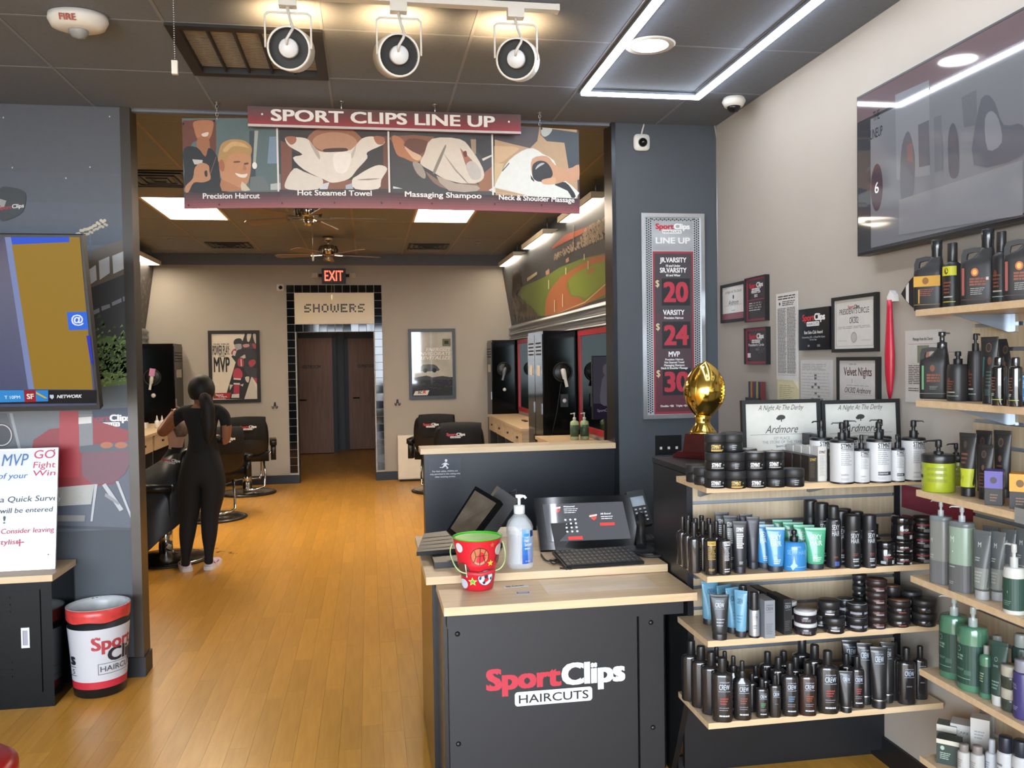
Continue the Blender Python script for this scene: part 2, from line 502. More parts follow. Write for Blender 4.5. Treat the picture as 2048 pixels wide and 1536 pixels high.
# ---- front ceiling: slab, lay-in panels and bars
ceil = struct(box('ceiling', -5.2, 2.0, -2.6, YP+.02, ZF+.02, ZF+.12, M_ceil))
S = .585
bm = bmesh.new(); bm_box(bm, .006, S-.006, .006, S-.006, 0, .02)
ct_me = mesh('ceiling_panel', bm, M_ceil, bevel=.002, seg=1)
xl = [.43+S*i for i in range(-9, 4)]; yl = [4.045+S*j for j in range(-11, 2)]
for i, x in enumerate(xl[:-1]):
    for j, y in enumerate(yl[:-1]):
        if abs(x-(-.74)) < .05 and abs(y-3.46) < .05: continue
        if x+S > 2.0:
            box('ceiling_panel', x+.006, XR, y+.006, y+S-.006, ZF, ZF+.02, M_ceil, ceil); continue
        link('ceiling_panel', ct_me, ceil, (x, y, ZF))
for x in xl: 
    if x < XR: box('grid_bar', x-.006, x+.006, -2.5, YP+.02, ZF-.002, ZF+.012, M_bar, ceil)
for y in yl: box('grid_bar', -5.1, XR, y-.006, y+.006, ZF-.001, ZF+.011, M_bar, ceil)
struct(box('trim_6', -5.1, 2.0, YP+.02, YP+.06, ZF-.012, 3.2, M_ceil))
# ---- ceiling of the cutting area
ceil2 = struct(box('ceiling_back', XL-.1, XR+.05, YP+.04, YB+.1, ZI+.02, ZI+.12, M_ceil))
M_ceil2 = mat('taupe_ceiling_tile', '#8f9499', .85, var=.05, scale=60, bump=.12)
SX, SY = .597, 1.2
xl = [XL] + [-1.925+SX*i for i in range(-1, 7)] + [XR]
yl = [YP+.06] + [5.4+SY*j for j in range(0, 6)] + [YB]
TROF = {(3-0, 3): 1}
troffers = [(-1.925, 7.8), (.463, 7.8)]
vents2 = [(-1.925, 10.2), (.463, 10.2), (-2.522, 6.6)]
for x0, x1 in zip(xl, xl[1:]):
    for y0, y1 in zip(yl, yl[1:]):
        if any(abs(x0-a) < .02 and abs(y0-b) < .02 for a, b in troffers): continue
        if x1-x0 < .03: continue
        box('ceiling_panel', x0+.007, x1-.007, y0+.007, y1-.007, ZI, ZI+.02, M_ceil2, ceil2)
for x in xl[1:-1]: box('grid_bar', x-.010, x+.010, YP+.06, YB, ZI-.003, ZI+.012, mat('taupe_grid_bar', '#a3968a', .6), ceil2)
for y in yl[1:-1]: box('grid_bar', XL, XR, y-.007, y+.007, ZI-.002, ZI+.011, mat('taupe_grid_bar', '#a3968a', .6), ceil2)

# ---- sloped upper panels with murals, corrugated rail below (both sides of the cutting area)
MX0, MX1, MZ0, MZ1 = 1.825, 1.945, 2.062, 2.84
struct(box('trim_7', 1.925, XR, YP+.14, YB-.021, 2.842, ZI, M_ceil))
struct(box('trim_8', XL, XL+.025, YP+.14, YB-.021, 2.842, ZI, M_ceil))
def slope_map(side):
    L = YB-(YP+.14)
    def f(x, y, o):      # x 0..L from the front along +Y, y 0..1 up the slope
        X = MX1+(MX0-MX1)*y - o
        if side < 0: X = XL+(XR-X)
        return (X, YP+.14+x, MZ0+(MZ1-MZ0)*y)
    return f, L
# ================================================================ MURALS
R_ = random.Random(5)
# baseball field mural on the right, sloped panel
f, L = slope_map(1)
bm = bmesh.new()
bm_prism(bm, [(MX1, MZ0), (MX0, MZ1), (XR-.001, MZ1), (XR-.001, MZ0)], YP+.14, YB-.021, 'y')
mur = tag(obj('baseball_mural', bm, mat('mural_night_ground', '#3c3f44', .45, var=.2, scale=8)), 'sloped wall mural of a green baseball field and packed stands', 'mural')
def fm(px, py):   # pixel of the sloped panel -> page coordinates
    d = ray(px, py)
    # plane X = MX1+(MX0-MX1)*(z-MZ0)/(MZ1-MZ0)
    k = (MX0-MX1)/(MZ1-MZ0)
    t = (MX1+k*(HC-MZ0))/(d.x-k*d.z)
    p = CAM+d*t
    return (min(max(p.y-(YP+.14), 0), L-.03), min(max((p.z-MZ0)/(MZ1-MZ0), 0), 1))
def FP(pts, col, smooth=0): return P([fm(*q) for q in pts], col, smooth)
its = [B(0, 0, L-.03, 1, '#3b3f45', 1)]
its.append(FP([(1040, 633), (1041, 575), (1085, 556), (1120, 535), (1165, 517), (1230, 502), (1290, 478), (1290, 600), (1228, 590), (1090, 632)], '#6c7f35'))
its.append(FP([(1090, 632), (1092, 600), (1100, 580), (1122, 553), (1160, 530), (1180, 519), (1176, 516), (1230, 506), (1300, 480), (1300, 492), (1228, 520), (1180, 530), (1140, 556), (1133, 572), (1142, 592), (1158, 594), (1170, 604), (1228, 556), (1290, 520), (1290, 545), (1228, 580), (1165, 612), (1110, 629)], '#a9663d'))
its.append(FP([(1137, 560), (1150, 547), (1190, 527), (1228, 516), (1290, 490), (1290, 520), (1228, 553), (1172, 597), (1158, 592), (1143, 590), (1139, 575)], '#7d9034'))
its.append(FP([(1173, 546), (1180, 538), (1188, 536), (1190, 541), (1180, 547)], '#a9663d'))
its.append(FP([(1110, 630), (1170, 603.5), (1228, 553), (1228, 555.5), (1170, 606), (1112, 631)], '#d8c58a'))
its.append(FP([(1125, 475), (1130, 470), (1180, 452), (1178, 461), (1150, 475), (1105, 498), (1105, 494)], '#a34a2d'))
for q in [((1132, 519), (1138, 514), (1139, 522), (1133, 526)), ((1092, 543), (1099, 537), (1100, 547), (1093, 551))]:
    its.append(FP(q, '#b98f7c'))
its.append(FP([(1055, 556), (1075, 543), (1075, 549), (1055, 563)], '#cfc5a6'))
for a, b, w in [(1097.5, 560, 18), (1132, 535, 14), (1169, 508, 12), (1177, 522, 16), (1126, 588, 26), (1110, 600, 24), (1197, 450, 20), (1148, 450, 38)]:
    its.append(FP([(a, b), (a+1.6, b), (a+1.6, b+w), (a, b+w)], '#e2d9b8' if w < 30 else '#77685a'))
V = []; Fs = []
def speck(n, poly, rng, s):
    (x0, y0), (x1, y1), (x2, y2), (x3, y3) = poly
    for _ in range(n):
        u, v = rng.random(), rng.random()
        px = (x0*(1-u)+x1*u)*(1-v)+(x3*(1-u)+x2*u)*v; py = (y0*(1-u)+y1*u)*(1-v)+(y3*(1-u)+y2*u)*v
        a, b = fm(px, py); w = s*(.5+rng.random()); k = len(V)
        V.extend([(a-w, b-w*1.2), (a+w, b-w*1.2), (a+w, b+w*1.2), (a-w, b+w*1.2)]); Fs.append((k, k+1, k+2, k+3))
speck(700, [(1150, 500), (1228, 470), (1228, 428), (1175, 455)], R_, .009)
speck(220, [(1226, 472), (1320, 440), (1320, 380), (1228, 430)], R_, .009)
speck(160, [(1110, 520), (1150, 500), (1150, 485), (1110, 510)], R_, .008)
its.append((V, Fs, '#b9a892')); V = []; Fs = []
speck(260, [(1026, 590), (1042, 570), (1040, 545), (1026, 550)], R_, .03)
speck(160, [(1028, 640), (1080, 632), (1040, 600), (1026, 585)], R_, .03)
its.append((V, Fs, '#84766c'))
page('mural_print', its, mur, lambda x, y, o: f(x, y, o), eps=.0005)
# left sloped mural (only its far end shows)
f2, L2 = slope_map(-1)
bm = bmesh.new()
q = [(XL+(XR-a), b) for a, b in ((MX1, MZ0), (MX0, MZ1), (XR-.001, MZ1), (XR-.001, MZ0))]
bm_prism(bm, q, YP+.14, YB-.021, 'y')
mur2 = tag(obj('stadium_mural', bm, mat('mural_night_ground2', '#3a3a3c', .45, var=.25, scale=14)), 'dark sloped stadium mural above the left hand stations', 'mural')
its = [B(0, 0, L2-.03, 1, '#3a3836')]
V = []; Fs = []
for _ in range(500):
    a, b, w = R_.uniform(3, L2-.1), R_.uniform(.05, .8), R_.uniform(.012, .03); k = len(V)
    V.extend([(a-w, b-w), (a+w, b-w), (a+w, b+w), (a-w, b+w)]); Fs.append((k, k+1, k+2, k+3))
its.append((V, Fs, '#6d645c'))
page('mural_print', its, mur2, lambda x, y, o: f2(x, y, o))
# corrugated metal rails
def rail(side, label):
    bm = bmesh.new(); n = 25; pts = []
    for k in range(n):
        z = 1.86+.20*k/(n-1)
        pts.append((.03+.018*math.cos(2*PI*2.5*k/(n-1)), z))
    pts = [(.001, 1.86)]+pts+[(.001, 2.06)]
    xs = [(XR-a, z) if side > 0 else (XL+a, z) for a, z in pts]
    bm_prism(bm, xs, YP+.14, YB-.021, 'y')
    return tag(obj('corrugated_rail', bm, M_steel, smooth=False), label, 'metal rail')
rail(1, 'corrugated silver metal band under the baseball mural'); rail(-1, 'corrugated silver metal band along the left stations wall')

# tailgate mural on the left partition
PY = YP-.006
wm = tag(box('tailgate_mural', -5.05, -1.207, PY-.003, PY, oY(200, 1060, PY).z, ZF-.003, mat('mural_dusk_blue', '#4a505c', .45, var=.03)), 'left wall mural of dusk stadium, trees and red tailgate cookout', 'mural')
def WP(pts, col, smooth=0):
    return P([(lambda p: (p.x, p.z))(oY(a, b, PY)) for a, b in pts], col, smooth)
its = []
# the printed sky grows paler towards the horizon
skyc = ['#565860', '#585b64', '#5b5f6b', '#55606f', '#616d80', '#6f7d93', '#8290a6', '#97a5b6']
zs = [ZF-.003, 2.55, 2.4, 2.28, 2.19, 2.1, 2.02, 1.95, 1.80]
for a, b, c in zip(zs, zs[1:], skyc): its.append(B(-5.05, b, -1.207, a, c))
its.append(B(-5.05, 1.25, -1.207, 1.80, '#46494b'))
# stadium
its.append(WP([(160, 508), (256, 476), (262, 640), (200, 700), (160, 690)], '#6d6358'))
for a in [((178, 540), (192, 530), (194, 560), (180, 570)), ((198, 522), (219, 513), (220, 546), (200, 560)), ((225, 512), (249, 502), (250, 537), (227, 548))]: its.append(WP(a, '#c9ced4'))
its.append(WP([(160, 585), (258, 545), (262, 705), (160, 720)], '#3d3f42'))
for a in [((185, 622), (199, 616), (200, 624), (186, 631)), ((203, 613), (220, 608), (221, 615), (204, 622)), ((224, 605), (243, 596), (244, 604), (225, 612)), ((246, 594), (258, 589), (259, 598), (247, 603))]: its.append(WP(a, '#8b9098'))
# light mast
its.append(WP([(179, 440), (182, 440), (183, 520), (180, 520)], '#5f6a7b'))
for k in range(16):
    u = k/15; x = 155+55*u; y = 467-27*u
    its.append(EL(*(lambda p: (p.x, p.z))(oY(x, y+R_.uniform(-3, 3), PY)), .008, .008, '#d6c9b0', 8))
    its.append(EL(*(lambda p: (p.x, p.z))(oY(x+4, y+9+R_.uniform(-2, 2), PY)), .007, .007, '#c9bda8', 8))
# trees
its.append(WP([(190, 690), (215, 672), (240, 680), (259, 675), (261, 760), (240, 770), (205, 775), (188, 740)], '#5d7a45', 4))
V = []; Fs = []
for k in range(420):
    p = oY(R_.uniform(190, 260), R_.gauss(722, 24), PY); w = R_.uniform(.005, .012); i = len(V)
    V.extend([(p.x-w, p.z-w), (p.x+w, p.z-w*.4), (p.x+w*.3, p.z+w)]); Fs.append((i, i+1, i+2))
its.append((V, Fs, '#84a25a'))
V = []; Fs = []
for k in range(90):
    p = oY(R_.uniform(188, 260), R_.gauss(715, 30), PY); w = R_.uniform(.008, .016); i = len(V)
    V.extend([(p.x-w, p.z-w), (p.x+w, p.z-w*.4), (p.x+w*.3, p.z+w)]); Fs.append((i, i+1, i+2))
its.append((V, Fs, '#48603a'))
its.append(WP([(185, 775), (262, 768), (264, 818), (185, 820)], '#55606a'))
# tent and logo panel, red truck, grill, chair
its.append(WP([(0, 822), (185, 822), (187, 960), (0, 960)], '#6b6f74'))
its.append(WP([(186, 818), (262, 815), (263, 862), (186, 862)], '#2f3e57'))
p = oY(223, 842, PY); its += logo(p.x-.015, p.z, .22, red='#8d3140')
its.append(WP([(68, 880), (100, 858), (130, 855), (130, 822), (262, 862), (262, 900), (262, 925), (250, 948), (225, 968), (60, 985), (60, 930)], '#8c1f28'))
its.append(WP([(120, 822), (158, 822), (160, 955), (118, 955)], '#a3222c'))
its.append(WP([(158, 828), (186, 828), (187, 905), (160, 905)], '#7d7f84'))
its.append(WP([(158, 835), (184, 833), (184, 846), (158, 848)], '#d8d8d6'))
its.append(WP([(165, 905), (262, 880), (262, 925), (250, 948), (225, 966), (185, 968), (165, 950)], '#6e4350'))
its.append(WP([(160, 892), (262, 882), (262, 900), (160, 905)], '#4b525c'))
for x in (214, 243): its.append(EL(*(lambda p: (p.x, p.z))(oY(x, 890, PY)), .03, .016, '#a9623b'))
its.append(WP([(110, 975), (190, 968), (183, 1008), (112, 1012)], '#b0b0aa'))
its.append(WP([(190, 968), (196, 968), (186, 1042), (182, 1042)], '#b9bcc0'))
its.append(WP([(205, 970), (212, 966), (248, 1018), (240, 1022)], '#b9bcc0'))
its.append(WP([(232, 962), (238, 962), (266, 1035), (262, 1036)], '#b9bcc0'))
its.append(WP([(212, 985), (240, 1005), (238, 1010), (210, 992)], '#8f9398'))
its.append(WP([(110, 1030), (172, 1030), (170, 1042), (110, 1042)], '#83837f'))
its.append(WP([(0, 960), (262, 1058), (262, 1060), (0, 1060)], '#3a3f47') if False else WP([(112, 1050), (262, 1056), (262, 1060), (112, 1056)], '#3a3f47'))
its.append(WP([(0, 826), (14, 826), (40, 905), (0, 905)], '#54585d'))
its.append(WP([(20, 826), (26, 826), (44, 900), (38, 900)], '#9a9da0'))
p = oY(4, 870, PY); its += [EL(p.x, p.z, .055, .06, '#3a2a2e'), EL(p.x, p.z, .049, .054, '#c9c4c2'), EL(p.x, p.z, .044, .049, '#33333a')]
# cap with logo near the top left
its.append(WP([(0, 380), (28, 376), (50, 385), (52, 408), (40, 430), (0, 440)], '#35373a', 4))
its.append(WP([(0, 398), (14, 402), (10, 414), (0, 416)], '#a5a29c'))
p = oY(25, 418, PY); its += [T('Sport', p.x, p.z, .018, '#b5282f', 'R', bold=.03, rot=.1, shear=.2), T('Clips', p.x+.002, p.z+.002, .019, '#e8e4dd', 'L', bold=.03, rot=.1, shear=.2)]
for q in [(220, 234), (8, 236), (181, 335), (133, 357), (26, 336)]:
    p = oY(*q, PY); its.append(EL(p.x, p.z, .003, .004, '#dcdcdc', 8))
for q in [(170, 1206), (197, 1163)]:
    pass
page('mural_print', its, wm, lambda x, y, o: (x, PY-.003-o, y), eps=.00005, base=.0004)
# ================================================================ CEILING FITTINGS AND LAMPS
def emis(name, col, s): return mat(name, '#ffffff', .5, var=0, emit=col, estr=s)
E_led = emis('led_strip_glow', '#eef4ff', 14)
E_down = emis('downlight_glow', '#f2f6ff', 14)
E_trof = emis('troffer_lens_glow', '#ffebd0', 11)
E_fluo = emis('fluorescent_lens_glow', '#ffedd4', 14)

# LED outline on the shop ceiling
led = thing('led_ceiling_frame', 'glowing white LED strip outlining a rectangle on the shop ceiling', 'ceiling light', (0, 0, ZF-.003))
lx0, lx1, ly0, ly1 = 1.05, 1.625, 1.75, 4.07
for a in ((lx0, lx0, ly0, ly1), (lx1, lx1, ly0, ly1)):
    box('channel', a[0]-.022, a[0]+.022, a[2]-.02, a[3]+.02, -.012, 0, M_alu, led)
    box('led_strip', a[0]-.013, a[0]+.013, a[2]-.012, a[3]+.012, -.022, -.012, E_led, led)
for y in (ly0, ly1):
    box('channel', lx0-.02, lx1+.02, y-.022, y+.022, -.013, -.001, M_alu, led)
    box('led_strip', lx0-.012, lx1+.012, y-.013, y+.013, -.0225, -.0125, E_led, led)
# round downlights
for k, (x, y, lab) in enumerate(((1.175, 3.46, 'round recessed white downlight beside the LED outline'), (1.33, 2.35, 'second round recessed downlight nearer the window'))):
    d = thing('recessed_downlight', lab, 'ceiling light', (x, y, ZF-.002), group='round downlights in shop ceiling')
    lathe('trim_ring', [(.075, -.004), (.098, -.006), (.105, 0), (.075, 0)], M_white, d, 32, open_=True)
    lathe('lens', [(.076, -.004), (.0, -.005)], E_down, d, 32)
# fire alarm strobe
p = oZ(156, 30, ZF)
fa = thing('fire_alarm_strobe', 'white oval ceiling fire alarm strobe lettered FIRE', 'fire alarm', (p.x, p.y, ZF-.002))
bm = bmesh.new(); bm_lathe(bm, [(.098, 0), (.10, -.02), (.088, -.045), (.06, -.055), (0, -.057)][::-1], 32, sx=1.05, sy=.8)
obj('housing', bm, M_white, fa)
bm = bmesh.new(); bm_lathe(bm, [(0, -.085), (.022, -.08), (.034, -.065), (.036, -.054)], 20); obj('strobe_lens', bm, mat('strobe_clear', '#e9eef0', .08, var=0, trans=.7), fa)
its = [T('FIRE', 0, 0, .022, '#a53a2a', bold=.03)]
pg = page('lettering', its, fa, flatY, loc=(-.012, -.0745, -.044), rot=(.45, 0, 0), base=.0015)
# pull chain with a fob
p = oZ(346, -10, ZF)
t = oY(345, 140, p.y)
ch = thing('pull_chain', 'silver bead chain with a pale fob hanging from the ceiling', 'pull chain', (p.x, p.y, t.z))
bm = bmesh.new()
n = int((ZF-.005-t.z-.03)/.008)
for k in range(n):
    z = .03+k*.008
    bm_lathe(bm, [(0, z), (.0032, z+.003), (0, z+.0065)], 6)
obj('bead_chain', bm, M_steel, ch)
fb = bmesh.new(); bm_box(fb, -.010, .010, -.008, .008, -.015, .032); obj('fob', fb, mat('ivory_plastic', '#d5d0c6', .5), ch, bevel=.003)
# big return-air grille
vg = thing('return_air_grille', 'black square return air grille set in the shop ceiling', 'air vent', (-.74, 3.46, ZF))
bm = bmesh.new()
for a in ((0, S, 0, .045), (0, S, S-.045, S), (0, .045, .045, S-.045), (S-.045, S, .045, S-.045)): bm_box(bm, a[0], a[1], a[2], a[3], -.012, .03)
obj('frame', bm, M_bmatte, vg, bevel=.003)
box('backing', .04, S-.04, .04, S-.04, .035, .04, mat('duct_taupe', '#6e6154', .7), vg)
for k in range(1, 5):
    x = .045+(S-.09)*k/5
    box('slat', x-.004, x+.004, .045, S-.045, -.006, .03, M_bmatte, vg)
for k in range(1, 26):
    y = .045+(S-.09)*k/26
    box('louvre', .045, S-.045, y-.004, y+.004, .012, .016, mat('taupe_louvre', '#7c7266', .6), vg)
# dome camera on the ceiling, two box cameras on walls
p = oZ(1475, 195, ZF)
c1 = thing('dome_camera', 'small white dome security camera on the ceiling near right wall', 'camera', (p.x-.02, p.y, ZF-.002))
lathe('housing', [(0, -.045), (.045, -.045), (.058, -.02), (.05, 0)], M_white, c1, 24)
lathe('dome', [(0, -.075), (.02, -.07), (.032, -.055), (.034, -.044)], M_blackg, c1, 20)
def wallcam(name, label, x, y, z, s, cable):
    c = thing(name, label, 'camera', (x, y, z))
    bm = bmesh.new(); bm_lathe(bm, [(s, 0), (s, -.01), (s*.92, -.022), (0, -.024)][::-1], 28, sq=2.2)
    obj('housing', bm, M_white, c, rot=(-PI/2, 0, 0), loc=(0, 0, 0)).rotation_euler = (-PI/2, PI, 0)
    bm = bmesh.new(); bm_lathe(bm, [(0, .05), (s*.3, .046), (s*.5, .032), (s*.56, .02)][::-1], 20)
    obj('lens', bm, M_blackg, c, rot=(PI/2, 0, 0), loc=(s*.05, 0, -s*.05))
    if cable: tube('cable', [(0, -.006, s*.9), (0.004, -.012, s*1.4), (.014, -.008, s*2.0), (.016, -.004, cable)], .004, M_white, c)
    return c
p = oY(1282, 286, YP)
wallcam('wall_camera', 'white square security camera on the charcoal wall above price board', p.x, YP-.001, p.z, .047, ZF-p.z-.004)
p = oY(561, 575, YB)
wallcam('wall_camera', 'small white security camera left of the tiled doorway', p.x, YB-.001, p.z, .048, 0)
# white cable down the corner of the charcoal wall
tag(tube('corner_cable', [oY(1429, 250, YP-.004), oY(1434.5, 285, YP-.004), oY(1434, 420, YP-.006), oY(1436, 560, YP-.004), oY(1437, 720, YP-.004)], .0035, mat('grey_cable', '#9fa3a4', .5)), 'thin pale cable running down the corner of the charcoal wall', 'cable')

# ---- track with three cylinder spots
trk = thing('lighting_track', 'white ceiling light track above the sign', 'light track', (0, 3.12, ZF-.003))
box('rail', -.95, .70, -.018, .018, -.022, 0, M_white, trk)
box('end_cap', .70, .712, -.02, .02, -.024, 0, M_white, trk)
def spot(x, y, zc, tilt, turn, label):
    s = thing('track_spot', label, 'spotlight', (x, y, ZF-.027), group='cylinder spots on the track')
    box('adapter', -.03, .03, -.018, .018, -.03, .002, M_white, s, bevel=.002)
    zz = zc-(ZF-.027); w = .078
    bm = bmesh.new(); bm_tube(bm, [(0, 0, -.03), (0, 0, -.05)], .006)
    bm_tube(bm, [(-w, 0, zz), (-w, 0, -.06), (-w+.012, 0, -.05), (w-.012, 0, -.05), (w, 0, -.06), (w, 0, zz)], .004, 6)
    obj('yoke', bm, M_white, s)
    h = obj('lamp_housing', (lambda b: (bm_lathe(b, [(.068, .0), (.074, .0), (.0755, .006), (.0755, .15), (.071, .15), (.069, .01), (.068, 0)], 32, open_=True), b)[1])(bmesh.new()), mat('white_enamel_can', '#d9d6cf', .35), s, loc=(0, 0, zz), rot=(-PI/2+tilt, 0, turn))
    lathe('back_plate', [(.0, .06), (.05, .055), (.0705, .03)], M_bmatte, h, 28)
    lathe('socket', [(.0, -.012), (.03, -.012), (.033, -.006), (.033, .06)], mat('lamp_socket_white', '#cfd2d6', .4), h, 20)
    lathe('bulb', [(.0, .12), (.045, .115), (.05, .10), (.03, .04)], emis('warm_bulb_glow', '#ffca86', 10), h, 20)
    tube('flex_cord', [(0, 0, -.03), (.006, -.01, -.07), (.018, -.02, -.11), (.014, -.03, zz+.05), (-.004, -.03, zz+.02), (-.004, -.012, zz+.008)], .005, M_white, s)
    l = bpy.data.lights.new('spot_spill', 'SPOT'); l.energy = 6; l.color = (1, .62, .28); l.spot_size = 2.2; l.spot_blend = .8; l.shadow_soft_size = .03
    lo = bpy.data.objects.new('spot_spill', l); COL.objects.link(lo); lo.parent = s
    lo.location = (0, .16, zz+.05); lo.rotation_euler = (PI-.15, 0, 0)
    return s
for px, py, turn, lab in ((576, 92, -.05, 'track spotlight left of the three, warm glow on ceiling above'), (799, 106, .12, 'middle track spotlight of the three, pointing away'), (1034, 114, -.28, 'right hand track spotlight of the three near the LED outline')):
    p = oY(px, py, 3.10)
    spot(p.x, 3.12, p.z, .28, turn, lab)

# ---- cutting area: troffers, wall-wash fixtures
for k, (x, y) in enumerate(troffers):
    t = thing('ceiling_troffer', ('bright rectangular ceiling troffer on the left side of the cutting area', 'bright rectangular ceiling troffer right of the ceiling fan')[k], 'ceiling light', (x, y, ZI), group='troffers over the cutting area')
    bm = bmesh.new(); w, l = SX, SY
    for a in ((.008, w-.008, .008, .03), (.008, w-.008, l-.03, l-.008), (.008, .03, .03, l-.03), (w-.03, w-.008, .03, l-.03)): bm_box(bm, *a, -.004, .02)
    obj('frame', bm, M_cream, t)
    box('lens', .03, w/2-.002, .03, l-.03, .004, .012, E_trof, t)
    box('lens', w/2+.002, w-.03, .03, l-.03, .004, .012, E_trof, t)
def washer(x0, x1, y0, y1, z, label):
    t = thing('strip_fixture', label, 'ceiling light', ((x0+x1)/2, y0, z), group='strip lights along the murals')
    w, l = (x1-x0)/2, y1-y0
    bm = bmesh.new(); bm_box(bm, -w, w, 0, l, .012, .05); obj('housing', bm, M_cream, t)
    bm = bmesh.new()
    for a in ((-w, w, 0, .02), (-w, w, l-.02, l), (-w, -w+.018, .02, l-.02), (w-.018, w, .02, l-.02)): bm_box(bm, *a, 0, .012)
    obj('frame', bm, M_cream, t)
    box('lens', -w+.018, w-.018, .02, l-.02, .002, .010, E_fluo, t)
    for yy in (.15, l-.15): tube('hanger', [(0, yy, .05), (0, yy, ZI-z)], .004, M_steel, t)
ys = ((4.98, 6.2), (6.6, 7.82), (8.5, 9.72), (10.3, 11.5))
names = ('nearest', 'second', 'third', 'farthest')
for k, (a, b) in enumerate(ys):
    washer(1.745, 1.905, a, b, 2.85, names[k]+' bright strip light along the baseball mural')
    if k != 3: continue
for k, (a, b) in enumerate(((6.6, 7.82), (8.5, 9.72), (10.3, 11.45))):
    washer(-2.73, -2.55, a, b, 2.85, (names[1], names[2], names[3])[k]+' bright strip light along the left stadium mural')
# supply registers
def register(x, y, lab, w=.5, l=.5, near=False):
    v = thing('supply_register', lab, 'air vent', (x, y, ZI-.002), group='black supply registers over cutting area')
    for k in range(4):
        a = .5*w*(1-.24*k); b = .5*l*(1-.24*k); bm = bmesh.new()
        z = .0-.003*k; t = .03
        for q in ((-a, a, -b, -b+t), (-a, a, b-t, b), (-a, -a+t, -b+t, b-t), (a-t, a, -b+t, b-t)): bm_box(bm, *q, z-.008, z)
        obj('vane', bm, M_bplast, v)
register(-1.6265, 10.85, 'black ceiling air register near back wall, left of fan')
register(.7615, 10.85, 'black ceiling air register near back wall, right of fan')
p = oZ(318, 357, ZI); register(p.x, p.y, 'black ceiling air register nearest the partition, top left', .55, .62)
for px, py, lab in ((342, 478, 'small chrome sprinkler head left of the ceiling fans'), (956, 484, 'small chrome sprinkler head right of the ceiling fans')):
    p = oZ(px, py, ZI)
    s = thing('sprinkler', lab, 'sprinkler', (p.x, p.y, ZI-.003))
    lathe('escutcheon', [(0, -.008), (.03, -.006), (.038, 0)], M_steel, s, 16)
    lathe('deflector', [(.006, -.03), (.02, -.032), (.02, -.035), (0, -.036)], M_steel, s, 12)
# ---- ceiling fans
M_brass = mat('aged_chrome_fan', '#c8c0b0', .2, metal=1, var=.05)
M_blade = mat('taupe_fan_blade', '#8f7e6d', .5, var=.1, scale=6)
def fan(x, y, drop, a0, chain, lab):
    t = thing('ceiling_fan', lab, 'ceiling fan', (x, y, ZI-.003), group='ceiling fans')
    lathe('canopy', [(.02, -.06), (.05, -.045), (.065, 0)], M_brass, t, 20)
    lathe('downrod', [(.011, -drop), (.011, -.05)], M_brass, t, 10)
    lathe('motor', [(.05, -drop-.11), (.09, -drop-.10), (.105, -drop-.07), (.105, -drop-.03), (.085, -drop-.005), (.03, -drop+.01)], M_brass, t, 28)
    bm = bmesh.new()
    for k in range(16):
        a = 2*PI*k/16; c, s = math.cos(a), math.sin(a)
        bm_tube(bm, [(c*.098, s*.098, -drop-.098), (c*.1075, s*.1075, -drop-.05), (c*.09, s*.09, -drop-.008)], .006, 5)
    obj('motor_ribs', bm, mat('fan_rib_black', '#2a2622', .4), t)
    lathe('switch_housing', [(0, -drop-.175), (.03, -drop-.17), (.042, -drop-.15), (.042, -drop-.115)], M_brass, t, 20)
    for k in range(5):
        a = a0+2*PI*k/5
        bm = bmesh.new(); bm_box(bm, .07, .20, -.018, .018, -.004, .004)
        arm = obj('blade_arm', bm, M_brass, t, bevel=.002, loc=(0, 0, -drop-.112), rot=(.0, 0, a))
        bm = bmesh.new()
        pts = [(.17, -.045), (.58, -.068), (.62, -.04), (.62, .04), (.58, .068), (.17, .045)]
        bm_prism(bm, pts, -.004, .004, 'z')
        obj('blade', bm, M_blade, t, loc=(0, 0, -drop-.105), rot=(.16, 0, a))
    tube('pull_chain', [(.03, -.03, -drop-.16), (.03, -.03, -drop-.16-chain)], .0022, M_brass, t, 6)
    lathe('pull_fob', [(.004, 0), (.008, -.01), (.008, -.05), (.003, -.06)], M_cream, t, 10, loc=(.03, -.03, -drop-.16-chain))
p = oZ(656, 473, ZI); fan(p.x, p.y, .10, .35, .40, 'far ceiling fan with chrome motor in front of exit sign')
p = oY(617, 428, 7.15); fan(p.x, 7.15, ZI-p.z-.08, .05, .24, 'near ceiling fan partly hidden behind the hanging banner')
# ---- exit sign with two lamp heads
p = oY(668, 553, YB); W_ = .155; H_ = .10
ex = thing('exit_sign', 'black EXIT sign with red letters and two emergency lamp heads', 'exit sign', (p.x, YB-.001, p.z))
box('housing', -W_, W_, -.05, 0, -H_, H_, M_bplast, ex, bevel=.004)
page('exit_letters', [T('EXIT', 0, -.062, .135, emis('exit_red_glow', '#ff2a12', 1.6), w=.24, bold=.012)], ex, loc=(0, -.051, 0))
for s in (-1, 1):
    tube('bracket', [(s*W_, -.03, .01), (s*.20, -.03, .01)], .02, M_bplast, ex)
    h = box('lamp_head', -.035, .035, -.03, .03, -.03, .03, mat('lamp_head_ivory', '#cfc9bb', .4), ex, bevel=.006); h.location = (s*.24, -.045, 0); h.rotation_euler = (-.3, 0, s*.35)
    page('lamp_grid', [B(-.026+.02*i, -.022+.017*j, -.016+.02*i, -.013+.017*j, '#8d887b') for i in range(3) for j in range(3)], h, loc=(0, -.030, 0), eps=0)
